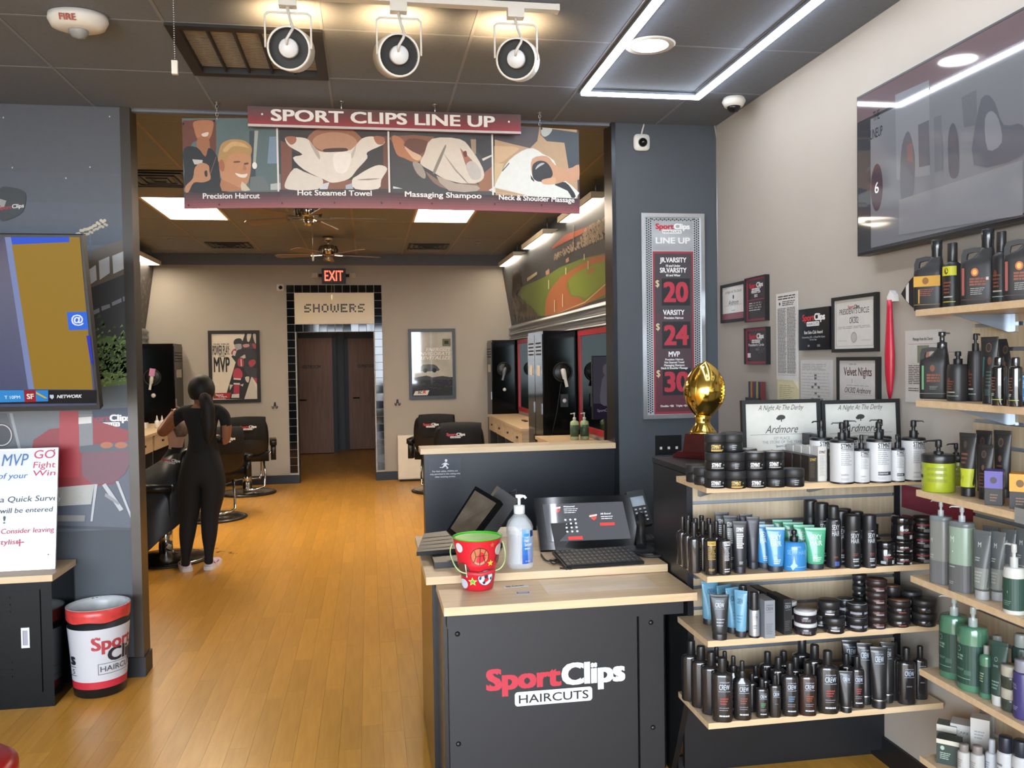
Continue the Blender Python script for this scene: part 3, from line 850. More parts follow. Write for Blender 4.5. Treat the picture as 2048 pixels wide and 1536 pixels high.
# ================================================================ HANGING SIGN
class Plane:
    """a plane in the room: origin, x direction, z (up) direction; uv() reads where a sight line meets it"""
    def __init__(s, o, x, z):
        s.o = Vector(o); s.x = Vector(x).normalized(); z = Vector(z); s.z = (z-s.x*z.dot(s.x)).normalized(); s.n = s.z.cross(s.x)
    def uv(s, px, py):
        d = ray(px, py); t = (s.o-CAM).dot(s.n)/d.dot(s.n); q = CAM+d*t-s.o
        return (q.dot(s.x), q.dot(s.z))
    def P(s, pts, col, smooth=0): return P([s.uv(*p) for p in pts], col, smooth)
    def matrix(s):
        m = Matrix.Identity(4)
        for i in range(3): m[i][0], m[i][1], m[i][2], m[i][3] = s.x[i], s.n[i], s.z[i], s.o[i]
        return m
BC, BH = .12, 1.01
KX = []
def banY(x):
    # four flat boards meeting at shallow angles
    if not KX: return 4.45
    q = [4.41+.08*((k-BC)/BH)**2 for k in KX]
    for i in range(4):
        if x <= KX[i+1] or i == 3: return q[i]+(q[i+1]-q[i])*(x-KX[i])/(KX[i+1]-KX[i])
def banf(x, y, o): return (x, banY(x)-o, y)
ban = thing('hanging_banner', 'wide hanging photo banner of four haircut services above the opening', 'banner', (0, 0, 0))
BX0, BX1, BZ0, BZ1 = -.885, 1.125, 2.357, 2.80
def bq(px, py):
    p = oY(px, py, 4.44); return (p.x, p.z)
def Z1(zx, zy): return bq(350+zx*.21484, 190+zy*.21484)
def Z2(zx, zy): return bq(760+zx*.21484, 190+zy*.21484)
def b1(pts, col, s=0): return P([Z1(*p) for p in pts], col, s)
def b2(pts, col, s=0): return P([Z2(*p) for p in pts], col, s)
xs = [BX0, bq(560, 330)[0], bq(779, 330)[0], bq(987, 330)[0], BX1]
zi = 2.437
KX += xs
bm = bmesh.new(); rows = []
for x in xs:
    rows.append([bm.verts.new((x, banY(x)+d, z)) for d, z in ((0, BZ0), (0, BZ1-.0), (.006, BZ1), (.006, BZ0))])
for a, b in zip(rows, rows[1:]):
    for k in range(4): bm.faces.new((a[k], b[k], b[(k+1) % 4], a[(k+1) % 4]))
bm.faces.new(rows[0]); bm.faces.new(rows[-1][::-1])
obj('banner_panel', bm, mat('banner_vinyl', '#3a3235', .4, var=.03), ban)
its = []
def BB(x0, z0, x1, z1, c): return B(x0, z0, x1, z1, c)
# lower band: printed fade from charcoal to red
cols = ['#453036', '#54343b', '#653a41', '#774247', '#88494e', '#954f54']
for k, c in enumerate(cols):
    for xa, xb in zip(xs, xs[1:]): its.append(BB(xa, zi-(k+1)*(zi-BZ0)/6, xb, zi-k*(zi-BZ0)/6, c))
# picture 1: haircut
its.append(BB(xs[0], zi, xs[1]-.008, BZ1, '#5d7173'))
its += [b1([(690, 330), (980, 330), (990, 880), (690, 880)], '#3f4a52'), b1([(880, 390), (960, 390), (968, 640), (860, 640)], '#7e95ab'), b1([(700, 760), (990, 740), (990, 885), (690, 885)], '#6d7678'), b1([(890, 830), (985, 820), (985, 885), (890, 885)], '#b7bdbb'), b1([(740, 330), (775, 330), (750, 640), (725, 640)], '#a9b0a8')]
its += [b1([(48, 240), (110, 215), (345, 215), (372, 300), (368, 560), (330, 600), (300, 420), (150, 420), (120, 520), (60, 520)], '#6e3f31', 3), b1([(165, 225), (335, 225), (340, 320), (305, 400), (250, 425), (195, 390), (165, 310)], '#b57a57', 4), b1([(200, 380), (300, 380), (310, 540), (260, 560), (190, 480)], '#a86f4e', 3), b1([(235, 345), (300, 330), (290, 365), (250, 370)], '#e6d8cc', 3)]
its += [b1([(62, 480), (190, 470), (270, 560), (300, 480), (360, 520), (410, 640), (420, 800), (560, 885), (95, 885), (70, 700)], '#23272b', 3), b1([(145, 580), (245, 590), (240, 632), (165, 628)], '#c9c6c4')]
its += [b1([(80, 830), (150, 760), (170, 660), (230, 615), (300, 640), (310, 700), (320, 770), (250, 800), (160, 800), (110, 885), (80, 885)], '#c08a66', 3), b1([(262, 700), (285, 690), (290, 740), (270, 745)], '#23272b', 3), b1([(372, 560), (378, 560), (322, 720), (314, 720)], '#8f5a52')]
its += [b1([(400, 560), (430, 470), (520, 440), (660, 470), (705, 560), (700, 720), (670, 820), (600, 865), (500, 840), (420, 760)], '#c79068', 4), b1([(420, 780), (480, 800), (620, 870), (610, 885), (430, 885)], '#b57d58', 2), b1([(392, 600), (400, 520), (430, 440), (520, 405), (640, 420), (710, 480), (700, 560), (640, 540), (520, 545), (470, 610), (460, 700), (425, 650)], '#b8935c', 4), b1([(440, 500), (520, 430), (620, 440), (690, 490), (640, 480), (540, 470), (470, 520)], '#d3b07a', 4), b1([(398, 620), (430, 590), (455, 640), (445, 700), (415, 690)], '#b06a4c', 4), b1([(555, 720), (620, 735), (672, 730), (650, 765), (590, 755)], '#f0e6da', 3), b1([(545, 610), (600, 610), (598, 622), (545, 624)], '#6b4330', 2), b1([(640, 630), (680, 625), (680, 640), (645, 645)], '#6b4330', 2), b1([(640, 640), (665, 690), (630, 690)], '#b07a55', 3), b1([(620, 800), (690, 870), (690, 885), (615, 885)], '#d2c6ae', 2), EL(*Z1(740, 655), .012, .017, '#f3f3ec', 12)]
# picture 2: hot towel
its += [BB(xs[1]+.004, zi, xs[2]-.006, BZ1, '#3a3436'), b1([(985, 430), (1090, 470), (1090, 690), (1040, 800), (1060, 885), (995, 885)], '#7c4c3d', 0), b1([(1790, 520), (1940, 480), (1940, 640), (1790, 700)], '#33353a'), b1([(1935, 400), (1985, 400), (1990, 885), (1880, 885), (1940, 760)], '#6e4539'), b1([(1090, 530), (1160, 560), (1200, 690), (1095, 680)], '#25282d')]
its += [EL(*Z1(1490, 490), .145, .105, '#9b6a50', 24), EL(*Z1(1490, 450), .11, .05, '#b98d72', 20), b1([(1400, 510), (1590, 505), (1590, 540), (1400, 540)], '#4a332b', 3), b1([(1380, 800), (1650, 800), (1640, 885), (1380, 885)], '#8a5a46'), b1([(1350, 840), (1440, 820), (1420, 885), (1350, 885)], '#cfd3dc'), b1([(1590, 850), (1650, 830), (1660, 885), (1590, 885)], '#aeb6c6')]
its += [b1([(1030, 400), (1060, 480), (1190, 560), (1100, 590), (1200, 700), (1400, 800), (1480, 825), (1620, 790), (1700, 700), (1790, 600), (1790, 545), (1930, 480), (1950, 440), (1900, 430), (1840, 400), (1740, 420), (1640, 520), (1500, 540), (1340, 530), (1250, 430), (1190, 405), (1120, 400)], '#e2dbd1', 3), b1([(1110, 690), (1200, 720), (1300, 760), (1380, 800), (1330, 885), (1060, 885), (1028, 820)], '#ddd6cc', 3), b1([(1700, 760), (1800, 700), (1900, 665), (1975, 700), (1920, 800), (1890, 885), (1680, 885), (1650, 800)], '#e4ddd3', 3), b1([(1690, 800), (1800, 790), (1910, 790), (1800, 805)], '#8f8880', 2), b1([(1250, 440), (1340, 540), (1350, 610), (1310, 560)], '#b7aea4', 2), b1([(1690, 470), (1640, 560), (1590, 650), (1660, 590)], '#c3bab0', 2), b1([(1480, 560), (1640, 560), (1600, 720), (1500, 720)], '#efeae2', 3), b1([(1030, 400), (1120, 395), (1130, 440), (1080, 470)], '#a9715a', 3), b1([(1850, 400), (1945, 410), (1940, 470), (1880, 470)], '#a9715a', 3)]
# picture 3: shampoo
its += [BB(xs[2]+.006, zi, xs[3]-.006, BZ1, '#45474c'), b2([(110, 400), (500, 400), (450, 560), (330, 640), (230, 600), (150, 540), (110, 450)], '#8d6250', 2), b2([(110, 400), (200, 420), (260, 520), (330, 560), (400, 600), (330, 640), (220, 600), (150, 560)], '#b97f5e', 3), b2([(270, 420), (430, 440), (440, 500), (380, 560), (320, 560), (220, 500)], '#6f4a3f', 3), b2([(220, 490), (300, 540), (380, 580), (360, 620), (300, 600)], '#d9b79a', 3), b2([(300, 640), (370, 650), (420, 740), (410, 790), (340, 740)], '#a49a92', 3), b2([(890, 400), (1050, 400), (1050, 560), (960, 600), (890, 520)], '#3a3a3f'), b2([(840, 420), (890, 420), (890, 560), (850, 540)], '#a38f7a'), b2([(945, 600), (1050, 555), (1050, 570), (955, 620)], '#d9d2c4'), b2([(930, 760), (1050, 660), (1052, 900), (900, 900)], '#9a6a50')]
its += [b2([(480, 420), (740, 420), (850, 520), (950, 680), (960, 780), (880, 830), (760, 830), (600, 790), (480, 720), (372, 650), (410, 560)], '#d9d0c2', 3), b2([(740, 500), (860, 620), (795, 665)], '#a8705c', 0), b2([(770, 540), (800, 530), (805, 580), (780, 580)], '#6f4037', 3), b2([(560, 560), (600, 480), (610, 500), (515, 730), (490, 720)], '#8d857a', 2), b2([(580, 545), (680, 670), (780, 800), (820, 830), (700, 720)], '#a89f92', 2), b2([(795, 665), (860, 620), (930, 700), (930, 780), (850, 790)], '#c2bbb4', 3), b2([(420, 720), (520, 790), (640, 830), (900, 830), (880, 890), (640, 890), (500, 830)], '#8a7266', 2), b2([(520, 760), (700, 830), (900, 850), (900, 900), (640, 900)], '#b3a598', 2), b2([(120, 862), (210, 884), (120, 884)], '#d8d8d8')]
# picture 4: shoulder massage
its += [BB(xs[3]+.006, zi, xs[4]-.012, BZ1, '#b99a76'), b2([(1060, 280), (1490, 280), (1470, 420), (1400, 490), (1250, 460), (1060, 420)], '#4b4548', 0), b2([(1500, 290), (1860, 330), (1868, 640), (1770, 670), (1730, 430), (1560, 420), (1500, 360)], '#39424c', 0), b2([(1520, 290), (1610, 300), (1590, 350), (1540, 380), (1505, 350)], '#b7bdb4', 3), b2([(1060, 480), (1260, 480), (1300, 500), (1150, 620), (1060, 650)], '#cfae88', 0), b2([(1060, 640), (1150, 640), (1110, 800), (1060, 860)], '#cdb48c')]
its += [b2([(1060, 860), (1130, 720), (1200, 610), (1320, 520), (1430, 490), (1520, 540), (1630, 600), (1700, 760), (1800, 830), (1840, 950), (1060, 912)], '#dfe2dc', 2), b2([(1130, 710), (1200, 630), (1205, 640), (1140, 715)], '#5a625e'), b2([(1660, 800), (1740, 800), (1800, 860), (1840, 930), (1800, 945), (1760, 880), (1640, 830)], '#2b2c2f', 2), b2([(1420, 590), (1560, 560), (1640, 640), (1760, 680), (1872, 630), (1872, 770), (1740, 790), (1640, 820), (1540, 825), (1500, 800), (1420, 740)], '#c79877', 3), b2([(1420, 700), (1430, 640), (1490, 605), (1560, 620), (1610, 690), (1610, 750), (1540, 790), (1480, 800), (1430, 770)], '#26272b', 4), b2([(1405, 740), (1440, 790), (1440, 805), (1410, 780)], '#1d1e21'), b2([(1450, 690), (1470, 650), (1510, 625), (1540, 630), (1490, 660)], '#b9babd', 2), b2([(1510, 790), (1560, 770), (1640, 760), (1640, 815), (1540, 825)], '#d6a884', 3)]
for zx, f_ in ((960, 1), (1990, 1), (1045, 2)):
    x = (Z1 if f_ == 1 else Z2)(zx, 600)[0]
    its.append(B(x-.005, zi, x+.004, BZ1, '#e4e2de'))
for s, zx, w in (('Precision Haircut', 521, 542), ('Hot Steamed Towel', 1490, 688)):
    p = Z1(zx, 965 if zx < 1000 else 952); a = Z1(zx-w/2, 950)[0]; b = Z1(zx+w/2, 950)[0]
    its.append(T(s, p[0], p[1]+.004, .026, WHT, w=b-a, bold=.022))
for s, zx, w, yy in (('Massaging Shampoo', 588, 712, 970), ('Neck & Shoulder Massage', 1468, 722, 990)):
    p = Z2(zx, yy); a = Z2(zx-w/2, 950)[0]; b = Z2(zx+w/2, 950)[0]
    its.append(T(s, p[0], p[1]+.004, .026, WHT, w=b-a, bold=.022))
for zx in (110, 405, 1000, 1487, 1922): its.append(EL(*Z1(zx, 1012), .004, .005, '#1a1416', 10))
for zx in (15, 185, 480, 1065, 1510): its.append(EL(*Z2(zx, 1020), .004, .005, '#1a1416', 10))
its += [EL(*Z1(62, 247), .005, .006, '#1a1416', 10), EL(*Z1(358, 229), .005, .006, '#1a1416', 10), EL(*Z2(1510, 306), .005, .006, '#1a1416', 10)]
its = [([(min(max(x, BX0), BX1), min(max(z, BZ0), BZ1), *l) for x, z, *l in v], fs, c) for v, fs, c in its]
page('printed_photos', its, ban, banf, eps=.00006, base=.0004)
# chains
def chain(px, py0, x, y, z0, par):
    bm = bmesh.new(); z = z0; k = 0
    while z < ZF-.012:
        a = .006
        pts = [(math.cos(t)*a*(k % 2), math.cos(t)*a*((k+1) % 2), .011+.011*math.sin(t)) for t in [2*PI*i/10 for i in range(11)]]
        bm_tube(bm, [(x+p[0], y+p[1], z+p[2]) for p in pts], .0018, 5, cap=False); z += .019; k += 1
    bm_lathe(bm, [(.002, ZF-.012), (.011, ZF-.004), (.012, ZF-.003)], 10, cx=x, cy=y)
    return obj('hanging_chain', bm, M_steel, par)
for px in (437, 1089):
    x = oZ(px, 210, ZF).x; chain(px, 0, x, banY(x)-.0, BZ1-.01, ban)
# header board
hdr = thing('sign_header_board', 'red hanging header board reading SPORT CLIPS LINE UP', 'sign board', (0, 0, 0))
HY = 4.375
a = oY(495, 211, HY); b = oY(1042, 268, HY); hx0, hx1 = a.x, b.x; hz1, hz0 = a.z-.002, b.z
def hf(x, y, o): return (x, HY-o, y)
bm = bmesh.new(); rows = []
for i in range(13):
    x = hx0+(hx1-hx0)*i/12; yy = hf(x, 0, 0)[1]
    rows.append([bm.verts.new((x, yy+d, z)) for d, z in ((0, hz0), (0, hz1), (.02, hz1), (.02, hz0))])
for r0, r1 in zip(rows, rows[1:]):
    for k in range(4): bm.faces.new((r0[k], r1[k], r1[(k+1) % 4], r0[(k+1) % 4]))
bm.faces.new(rows[0]); bm.faces.new(rows[-1][::-1])
obj('board', bm, mat('header_maroon', '#6f3236', .4, var=.03), hdr)
its = []
hc = ['#5a4345', '#654044', '#723c42', '#803840', '#8c363f', '#963640']
for k, c in enumerate(hc): its.append(B(hx0, hz1-(k+1)*(hz1-hz0-.012)/6, hx1, hz1-k*(hz1-hz0-.012)/6, c, 12))
its.append(B(hx0, hz0, hx1, hz0+.012, '#cfcac8', 12))
p0, p1 = oY(542, 248, HY), oY(990, 255, HY)
its.append(T('SPORT CLIPS LINE UP', (p0.x+p1.x)/2, hz0+.031, .054, WHT, w=p1.x-p0.x, bold=.03))
its += [EL(hx0+.068, hz0+.06, .005, .005, WHT, 12), EL(hx1-.062, hz0+.06, .005, .005, WHT, 12)]
page('lettering', its, hdr, hf, eps=.0001, base=.0004)
for px in (683, 870):
    x = oZ(px, 207, ZF).x; tube('hanger_rod', [(x, HY+.012, hz1-.01), (x, HY+.012, ZF-.003)], .004, M_steel, hdr)
    lathe('ceiling_cup', [(.004, ZF-.012), (.014, ZF-.004), (.014, ZF-.002)], M_steel, hdr, 12, loc=(x, HY+.012, 0))

# ================================================================ PRICE BOARD
pb = thing('price_board', 'tall silver framed LINE UP price board on the charcoal wall', 'price board', (1.6825, YP-.001, 1.815))
w2, h2 = .1835, .57
bm = bmesh.new()
for a in ((-w2, w2, -h2, -h2+.022), (-w2, w2, h2-.022, h2), (-w2, -w2+.022, -h2+.022, h2-.022), (w2-.022, w2, -h2+.022, h2-.022)): bm_box(bm, a[0], a[1], -.028, 0, a[2], a[3])
obj('frame', bm, mat('bright_aluminium', '#c9cdd2', .25, metal=.9, var=.08, scale=5), pb, bevel=.004)
box('backer', -w2+.02, w2-.02, -.018, -.002, -h2+.02, h2-.02, mat('perforated_metal_print', '#a7abae', .35, metal=.4, var=.25, scale=4, stretch=(1, 1, .6)), pb)
its = []; V = []; Fs = []
def hexhole(x, y, r):
    k = len(V); V.extend([(x+r*math.cos(PI/3*i), y+r*math.sin(PI/3*i)) for i in range(6)]); Fs.append(tuple(range(k, k+6)))
for sx_ in (-1, 1):
    for c in range(3):
        for r in range(82):
            y = h2-.03-r*.0132-(c % 2)*.0066
            if y > -h2+.03: hexhole(sx_*(.1275+.0115*c), y, .005)
for c in range(21): hexhole(-.118+c*.0118, h2-.032-(c % 2)*.006, .005)
its.append((V, Fs, '#2d2f32'))
its += [B(-.118, .365, .118, .53, mat('satin_silver_print', '#9b9fa3', .35, metal=.3, var=.3, scale=2, stretch=(1, 1, 4)))]
its += logo(0, .485, .20)
its += [T('LINE UP', 0, .405, .032, WHT, w=.2, bold=.03)]
its += [B(-.118, -.545, .118, .36, '#9c2f3a'), B(-.108, -.532, .108, .348, '#4d3a40'), B(-.108, .02, .108, .348, '#423c42'), B(-.108, -.53, .108, -.3, '#5e2e38')]
def tx(s, y, h, w=None, c=WHT, b=.03, x=.0): its.append(T(s, x, y, h, c, w=w, bold=b))
tx('JR.VARSITY', .30, .026, .155); tx('10 and Under', .275, .012, .085); tx('SR.VARSITY', .243, .026, .155); tx('65 and Wiser', .222, .012, .085)
for y0, s in ((.06, '20'), (-.18, '24'), (-.44, '30')):
    its += [B(-.08+.012, y0, .096, y0+.15, '#191a1e'), T(s, .014, y0+.022, .106, '#b83244', w=.145, bold=.04), T('$', -.093, y0+.105, .036, '#e0cfa0', w=.022, bold=.01)]
tx('VARSITY', .008, .027, .125); tx('Precision Haircut', -.015, .012, .112)
tx('MVP', -.225, .028, .066); tx('Precision Haircut', -.246, .011, .105); tx('Hot Steamed Towel', -.262, .011, .115); tx('Massaging Shampoo', -.278, .011, .12); tx('Neck & Shoulder Massage', -.294, .011, .155)
tx('Double: +$6   Triple: +$12', -.505, .011, .165)
page('price_print', its, pb, loc=(0, -.018, 0), eps=.00008)

# ================================================================ TELEVISIONS
a = oY(200, 819, 4.08); b = oY(163, 470, 3.90)
tv = Plane(a, (1, 0, 0), b-a); H = (b-a).dot(tv.z)
t = thing('wall_television', 'large wall television on the left showing a yellow football screen', 'television'); t.matrix_world = tv.matrix()
W = H*1.77
box('cabinet', -W, 0, .0, .05, 0, H, M_bplast, t, bevel=.004)
box('screen', -W+.012, -.012, -.002, .0, .022, H-.012, mat('tv_screen_navy', '#1a2036', .12, var=.02, emit='#232a48', estr=.4), t)
def scr(c, s=1.0): return mat('screen_'+c.lstrip('#')+'_%d' % (s*100), '#0c0c0e', .25, var=0, emit=c, estr=s*.34, spec=.15)
its = [tv.P([(10, 474), (160, 474), (186, 779), (68, 778)], scr('#a8821e', .75)), tv.P([(22, 474), (139, 474), (139, 484), (25, 489)], scr('#2355d8', .9)), tv.P([(10, 474), (22, 474), (69, 778), (57, 778)], scr('#8493c4', .8)), tv.P([(134, 624), (174, 623), (177, 659), (138, 660)], scr('#2668e0', .95)), tv.P([(173, 671), (181, 671), (187, 728), (182, 728)], scr('#2436c0', .8))]
u = tv.uv(156, 647); its.append(T('@', u[0], u[1]+.002, .035, scr('#dfe8ff', 1), bold=.02))
its += [tv.P([(-60, 780), (193, 780), (193, 806), (-60, 808)], scr('#14151a', .3)), tv.P([(-60, 780), (97, 780), (97, 802), (-60, 806)], scr('#2f8fd8', .9)), tv.P([(48, 780), (72, 780), (73, 803), (50, 804)], scr('#a01f2c', .8)), tv.P([(73, 780), (97, 780), (97, 801), (74, 802)], scr('#2a86d2', .9)), tv.P([(73, 783), (96, 796), (90, 796), (73, 787)], scr('#d8c640', .8))]
u = tv.uv(62, 797); its.append(T('SF', u[0], u[1], .022, scr('#e8e0d4', 1), bold=.03))
u = tv.uv(26, 797); its.append(T('T 10PM', u[0], u[1], .014, scr('#d9ecff', 1), bold=.01))
u = tv.uv(140, 795); its.append(T('NETWORK', u[0], u[1], .014, scr('#e4e4ea', 1), bold=.03, shear=.3))
u = tv.uv(105, 796); its.append(P([(u[0]-.008, u[1]+.016), (u[0]+.008, u[1]+.016), (u[0]+.008, u[1]+.004), (u[0], u[1]-.004), (u[0]-.008, u[1]+.004)], scr('#c4cde4', 1)))
page('broadcast', its, t, loc=(0, -.002, 0), eps=.00015)
# wall arm
box('wall_arm', -W*.55, -W*.45, .05, .33, H*.45, H*.55, M_bplast, t)

TVX = 1.885
a = oX(1713.7, 195, TVX); b = oX(1719, 512, TVX)
r = thing('lineup_display', 'wide dark wall display screen on the right reading THE LINEUP', 'television', (TVX, a.y, b.z))
h = a.z-b.z; w = 1.42
box('cabinet', 0, .05, -w, 0, 0, h, M_bplast, r, bevel=.003)
box('wall_plate', .05, .064, -w*.7, -w*.3, h*.3, h*.7, M_bplast, r)
M_scr = mat('display_glass', '#121316', .04, var=0, emit='#6a6c72', estr=.11, spec=.7)
box('screen', -.002, 0, -w+.008, -.008, .010, h-.008, M_scr, r)
def rq(px, py):
    p = oX(px, py, TVX); return (r.location.y-p.y, p.z-r.location.z)
def g(c, s=.16): return mat('dim_'+c.lstrip('#'), c, .05, var=0, emit=c, estr=s*.8, spec=.7)
def rp(pts, c, s=0): return P([rq(*q) for q in pts], c, s)
its = [B(.008, h-.10, w-.008, h-.01, g('#54484b', .16)), B(.095, .02, w-.01, h-.11, g('#5c5e63', .17))]
its += [T('THE', rq(1754, 240)[0], rq(1754, 240)[1], .035, g('#1c1c20', .05), w=.04), T('LINEUP', rq(1754, 273)[0], rq(1754, 273)[1]-.003, .035, g('#1c1c20', .05), w=.077)]
its += [EL(*rq(1755, 375), .038, .088, g('#40343a', .12), 24), T('6', rq(1755, 386)[0], rq(1755, 386)[1], .04, g('#b9b9bd', .25), bold=.01)]
its += [rp([(1792, 190), (1860, 160), (1862, 350), (1795, 360)], g('#65676c', .18)), rp([(1806, 290), (1818, 262), (1828, 290), (1832, 330), (1826, 400), (1806, 405), (1802, 350)], g('#4f5056', .15), 3), rp([(1815, 290), (1827, 285), (1828, 325), (1817, 322)], g('#63504e', .16)), rp([(1838, 250), (1860, 240), (1862, 330), (1840, 335)], g('#4e4f55', .15)), rp([(1900, 262), (1908, 246), (1916, 262), (1920, 300), (1918, 350), (1902, 352), (1898, 300)], g('#46474d', .14), 3), rp([(1925, 195), (1955, 180), (1957, 250), (1930, 255)], g('#53555a', .15)), rp([(1960, 215), (1975, 190), (1992, 205), (2010, 250), (2048, 250), (2048, 310), (1950, 330)], g('#4c4e55', .15), 3), rp([(1972, 240), (1985, 222), (2000, 240), (2006, 285), (1978, 300)], g('#64666c', .17), 3), rp([(1870, 235), (1885, 230), (1888, 340), (1872, 345)], g('#55575c', .15)), rp([(1800, 400), (2048, 320), (2048, 430), (1800, 470)], g('#66686c', .17))]
page('display_content', its, r, flatX, loc=(-.002, 0, 0), eps=.0001)
# ================================================================ LEFT CORNER: locker cabinet, whiteboard, bin
c0 = oZ(110, 1412, 0); CX, CY = c0.x, c0.y
ztop = oY(99, 1150, CY-.02).z
cab = thing('locker_cabinet', 'low glossy black locker cabinet with pale wood top below the mural', 'cabinet', (CX, CY, 0))
box('body', -1.3, 0, 0, YP-.03-CY, .0, ztop-.03, M_blackm, cab, bevel=.004)
box('wood_top', -1.32, .012, -.02, YP-.028-CY, ztop-.03, ztop, M_mapleX, cab, bevel=.003)
dl = oY(82, 1250, CY).x-CX
dr = box('door', dl-.40, dl, -.008, 0, .07, ztop-.07, M_blackm, cab, bevel=.002)
hp = oY(53, 1274, CY); hx, hz = hp.x-CX, hp.z
bm = bmesh.new()
for a in ((-.018, .018, .035, .047), (-.018, .018, -.047, -.035), (-.018, -.011, -.035, .035), (.011, .018, -.035, .035)): bm_box(bm, hx+a[0], hx+a[1], -.014, -.006, hz+a[2], hz+a[3])
hd = obj('recessed_handle', bm, mat('satin_chrome', '#b9bac2', .35, metal=.5), dr)
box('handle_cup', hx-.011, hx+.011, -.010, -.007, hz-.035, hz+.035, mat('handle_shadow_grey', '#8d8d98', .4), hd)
for zz in [oY(15, q, CY).z for q in (1195, 1209, 1223, 1325, 1339, 1353)]:
    box('louvre', hx-.20, oY(22, 1209, CY).x-CX, -.012, -.008, zz-.004, zz+.004, M_blackm, dr, bevel=.0015)
dr2 = box('door', dl-.83, dl-.43, -.008, 0, .07, ztop-.07, M_blackm, cab, bevel=.002)
# whiteboard
a = oY(110, 1117, CY+.10); bq_ = oY(117, 895, CY+.19); a.z = ztop+.001
wb = Plane(a, (1, 0, 0), bq_-a); H = (bq_-a).dot(wb.z)
t = thing('whiteboard', 'white dry erase board with red and blue handwriting leaning on the cabinet', 'whiteboard'); t.matrix_world = wb.matrix()
WW = .75
box('panel', -WW+.008, -.008, .002, .008, .008, H-.008, mat('whiteboard_enamel', '#b9bcc0', .25, var=.02, scale=3), t)
bm = bmesh.new()
for q in ((-WW, 0, 0, .012), (-WW, 0, H-.008, H), (-WW, -WW+.01, .012, H-.008), (-.008, 0, .012, H-.008)): bm_box(bm, q[0], q[1], -.003, .010, q[2], q[3])
obj('frame', bm, mat('pale_aluminium', '#c4c9d2', .4, metal=.4), t, bevel=.002)
its = []
def wt(s, px, py, hpx, wpx, c, sh=.15):
    u = wb.uv(px, py); k = 4.55/F
    its.append(T(s, u[0], u[1], hpx*k, c, 'L', w=wpx*k, bold=.004, shear=sh))
wt('GO', 68, 917, 15, 36, '#c0284e', .1); wt('Fight', 66, 936, 11, 38, '#c0284e', .1); wt('Win', 66, 952, 10, 38, '#c0284e', .1)
wt('MVP', 3, 932, 21, 45, '#2a6aa8', .2); wt('of your', -4, 958, 10, 50, '#2a6aa8', .2)
wt('a Quick Survey', 0, 1005, 10, 105, '#2c3340', .15); wt('will be entered', 0, 1027, 9, 89, '#2c3340', .15); wt('!', 6, 1047, 13, 4, '#2c3340', 0)
wt('Consider leaving', 2, 1068, 9, 89, '#b8375a', .1); wt('stylist', -6, 1090, 9, 36, '#b8375a', .1)
u = wb.uv(40, 1085)
its += [B(u[0]-.004, u[1]-.018, u[0]+.001, u[1]+.016, '#b8375a'), B(u[0]-.018, u[1]-.002, u[0]+.018, u[1]+.003, '#b8375a')]
for q in ((109, 900), (97, 1109), (45, 899)): its.append(EL(*wb.uv(*q), .003, .003, '#22252b', 8))
page('handwriting', its, t, loc=(0, .002, 0), eps=.0001)
# bin
p = oZ(190, 1392, 0); rb, rt, hb = .117, .142, .425
bc = Vector((p.x+.003, p.y+rb, 0))
bn = thing('waste_bin', 'round white and red waste bin with liner beside the black cabinet', 'waste bin', (bc.x, min(bc.y, YP-.022-rt-.002), 0))
def rr(z): return rb+(rt-rb)*z/hb
lathe('tub', [(0, .004), (rb-.006, .0), (rb, .006), (rt, hb), (rt-.004, hb), (rb-.006, .01), (0, .01)], M_bplast, bn, 48)
lathe('red_base_band', [(rr(.045)+.0006, .045), (rr(.08)+.0006, .08)], mat('bin_red', '#b02a38', .4), bn, 48, open_=True)
lathe('white_wrap', [(rr(.08)+.0008, .08), (rr(.20)+.001, .20), (rr(.335)+.004, .335)], mat('bin_white_wrap', '#b9b9be', .4, var=.02), bn, 48, open_=True)
# liner folded over the rim
bm = bmesh.new(); prof = [(rt+.001, hb-.058), (rt+.0025, hb-.03), (rt+.003, hb+.002), (rt-.003, hb+.004), (rt-.010, hb-.02), (rt-.02, hb-.14), (rb-.02, .03), (0, .02)]
R_ = random.Random(3)
rings = []
for j, (r, z) in enumerate(prof):
    rings.append([bm.verts.new((max(r+(R_.uniform(-.004, .003) if j in (4, 5, 6) else R_.uniform(-.0008, .001)), 0)*math.cos(2*PI*k/40), max(r+(R_.uniform(-.004, .003) if j in (4, 5, 6) else 0), 0)*math.sin(2*PI*k/40), z+(.004*math.sin(k*.9) if j == 0 else 0))) for k in range(40)])
for j in range(len(prof)-1):
    for k in range(40):
        f_ = bm.faces.new((rings[j][k], rings[j][(k+1) % 40], rings[j+1][(k+1) % 40], rings[j+1][k])); f_.material_index = 0 if j < 2 else 1
obj('liner', bm, [mat('red_bin_liner', '#b83a36', .3, var=.15, scale=30, alpha=1), mat('milky_bin_liner', '#b9bcbc', .3, var=.1, scale=20)], bn, smooth=True)
def binmap(x, y, o): return ((rr(y)+.0025+o)*math.sin(x), -(rr(y)+.0025+o)*math.cos(x), y)
its = [T('Sport', .02, .235, .062, '#b23a40', 'L', w=1.6, bold=.035), T('Clips', .55, .175, .062, '#20222c', 'L', w=1.6, bold=.035), T('HAIRCUTS', .30, .128, .026, '#4a4d58', 'L', w=1.5, bold=.005),
       B(.22, .165, 1.9, .167, '#4a4d58', 12), B(.22, .115, 1.9, .117, '#4a4d58', 12), B(.22, .115, .235, .167, '#4a4d58'),
       T('s', -.62, .165, .055, '#20222c', 'R', w=.30, bold=.035), B(-1.4, .152, -.62, .154, '#4a4d58', 8), B(-1.4, .11, -.62, .112, '#4a4d58', 8), T('S', -.70, .12, .022, '#4a4d58', 'R', w=.13)]
page('wrap_lettering', its, bn, binmap, eps=.0001)

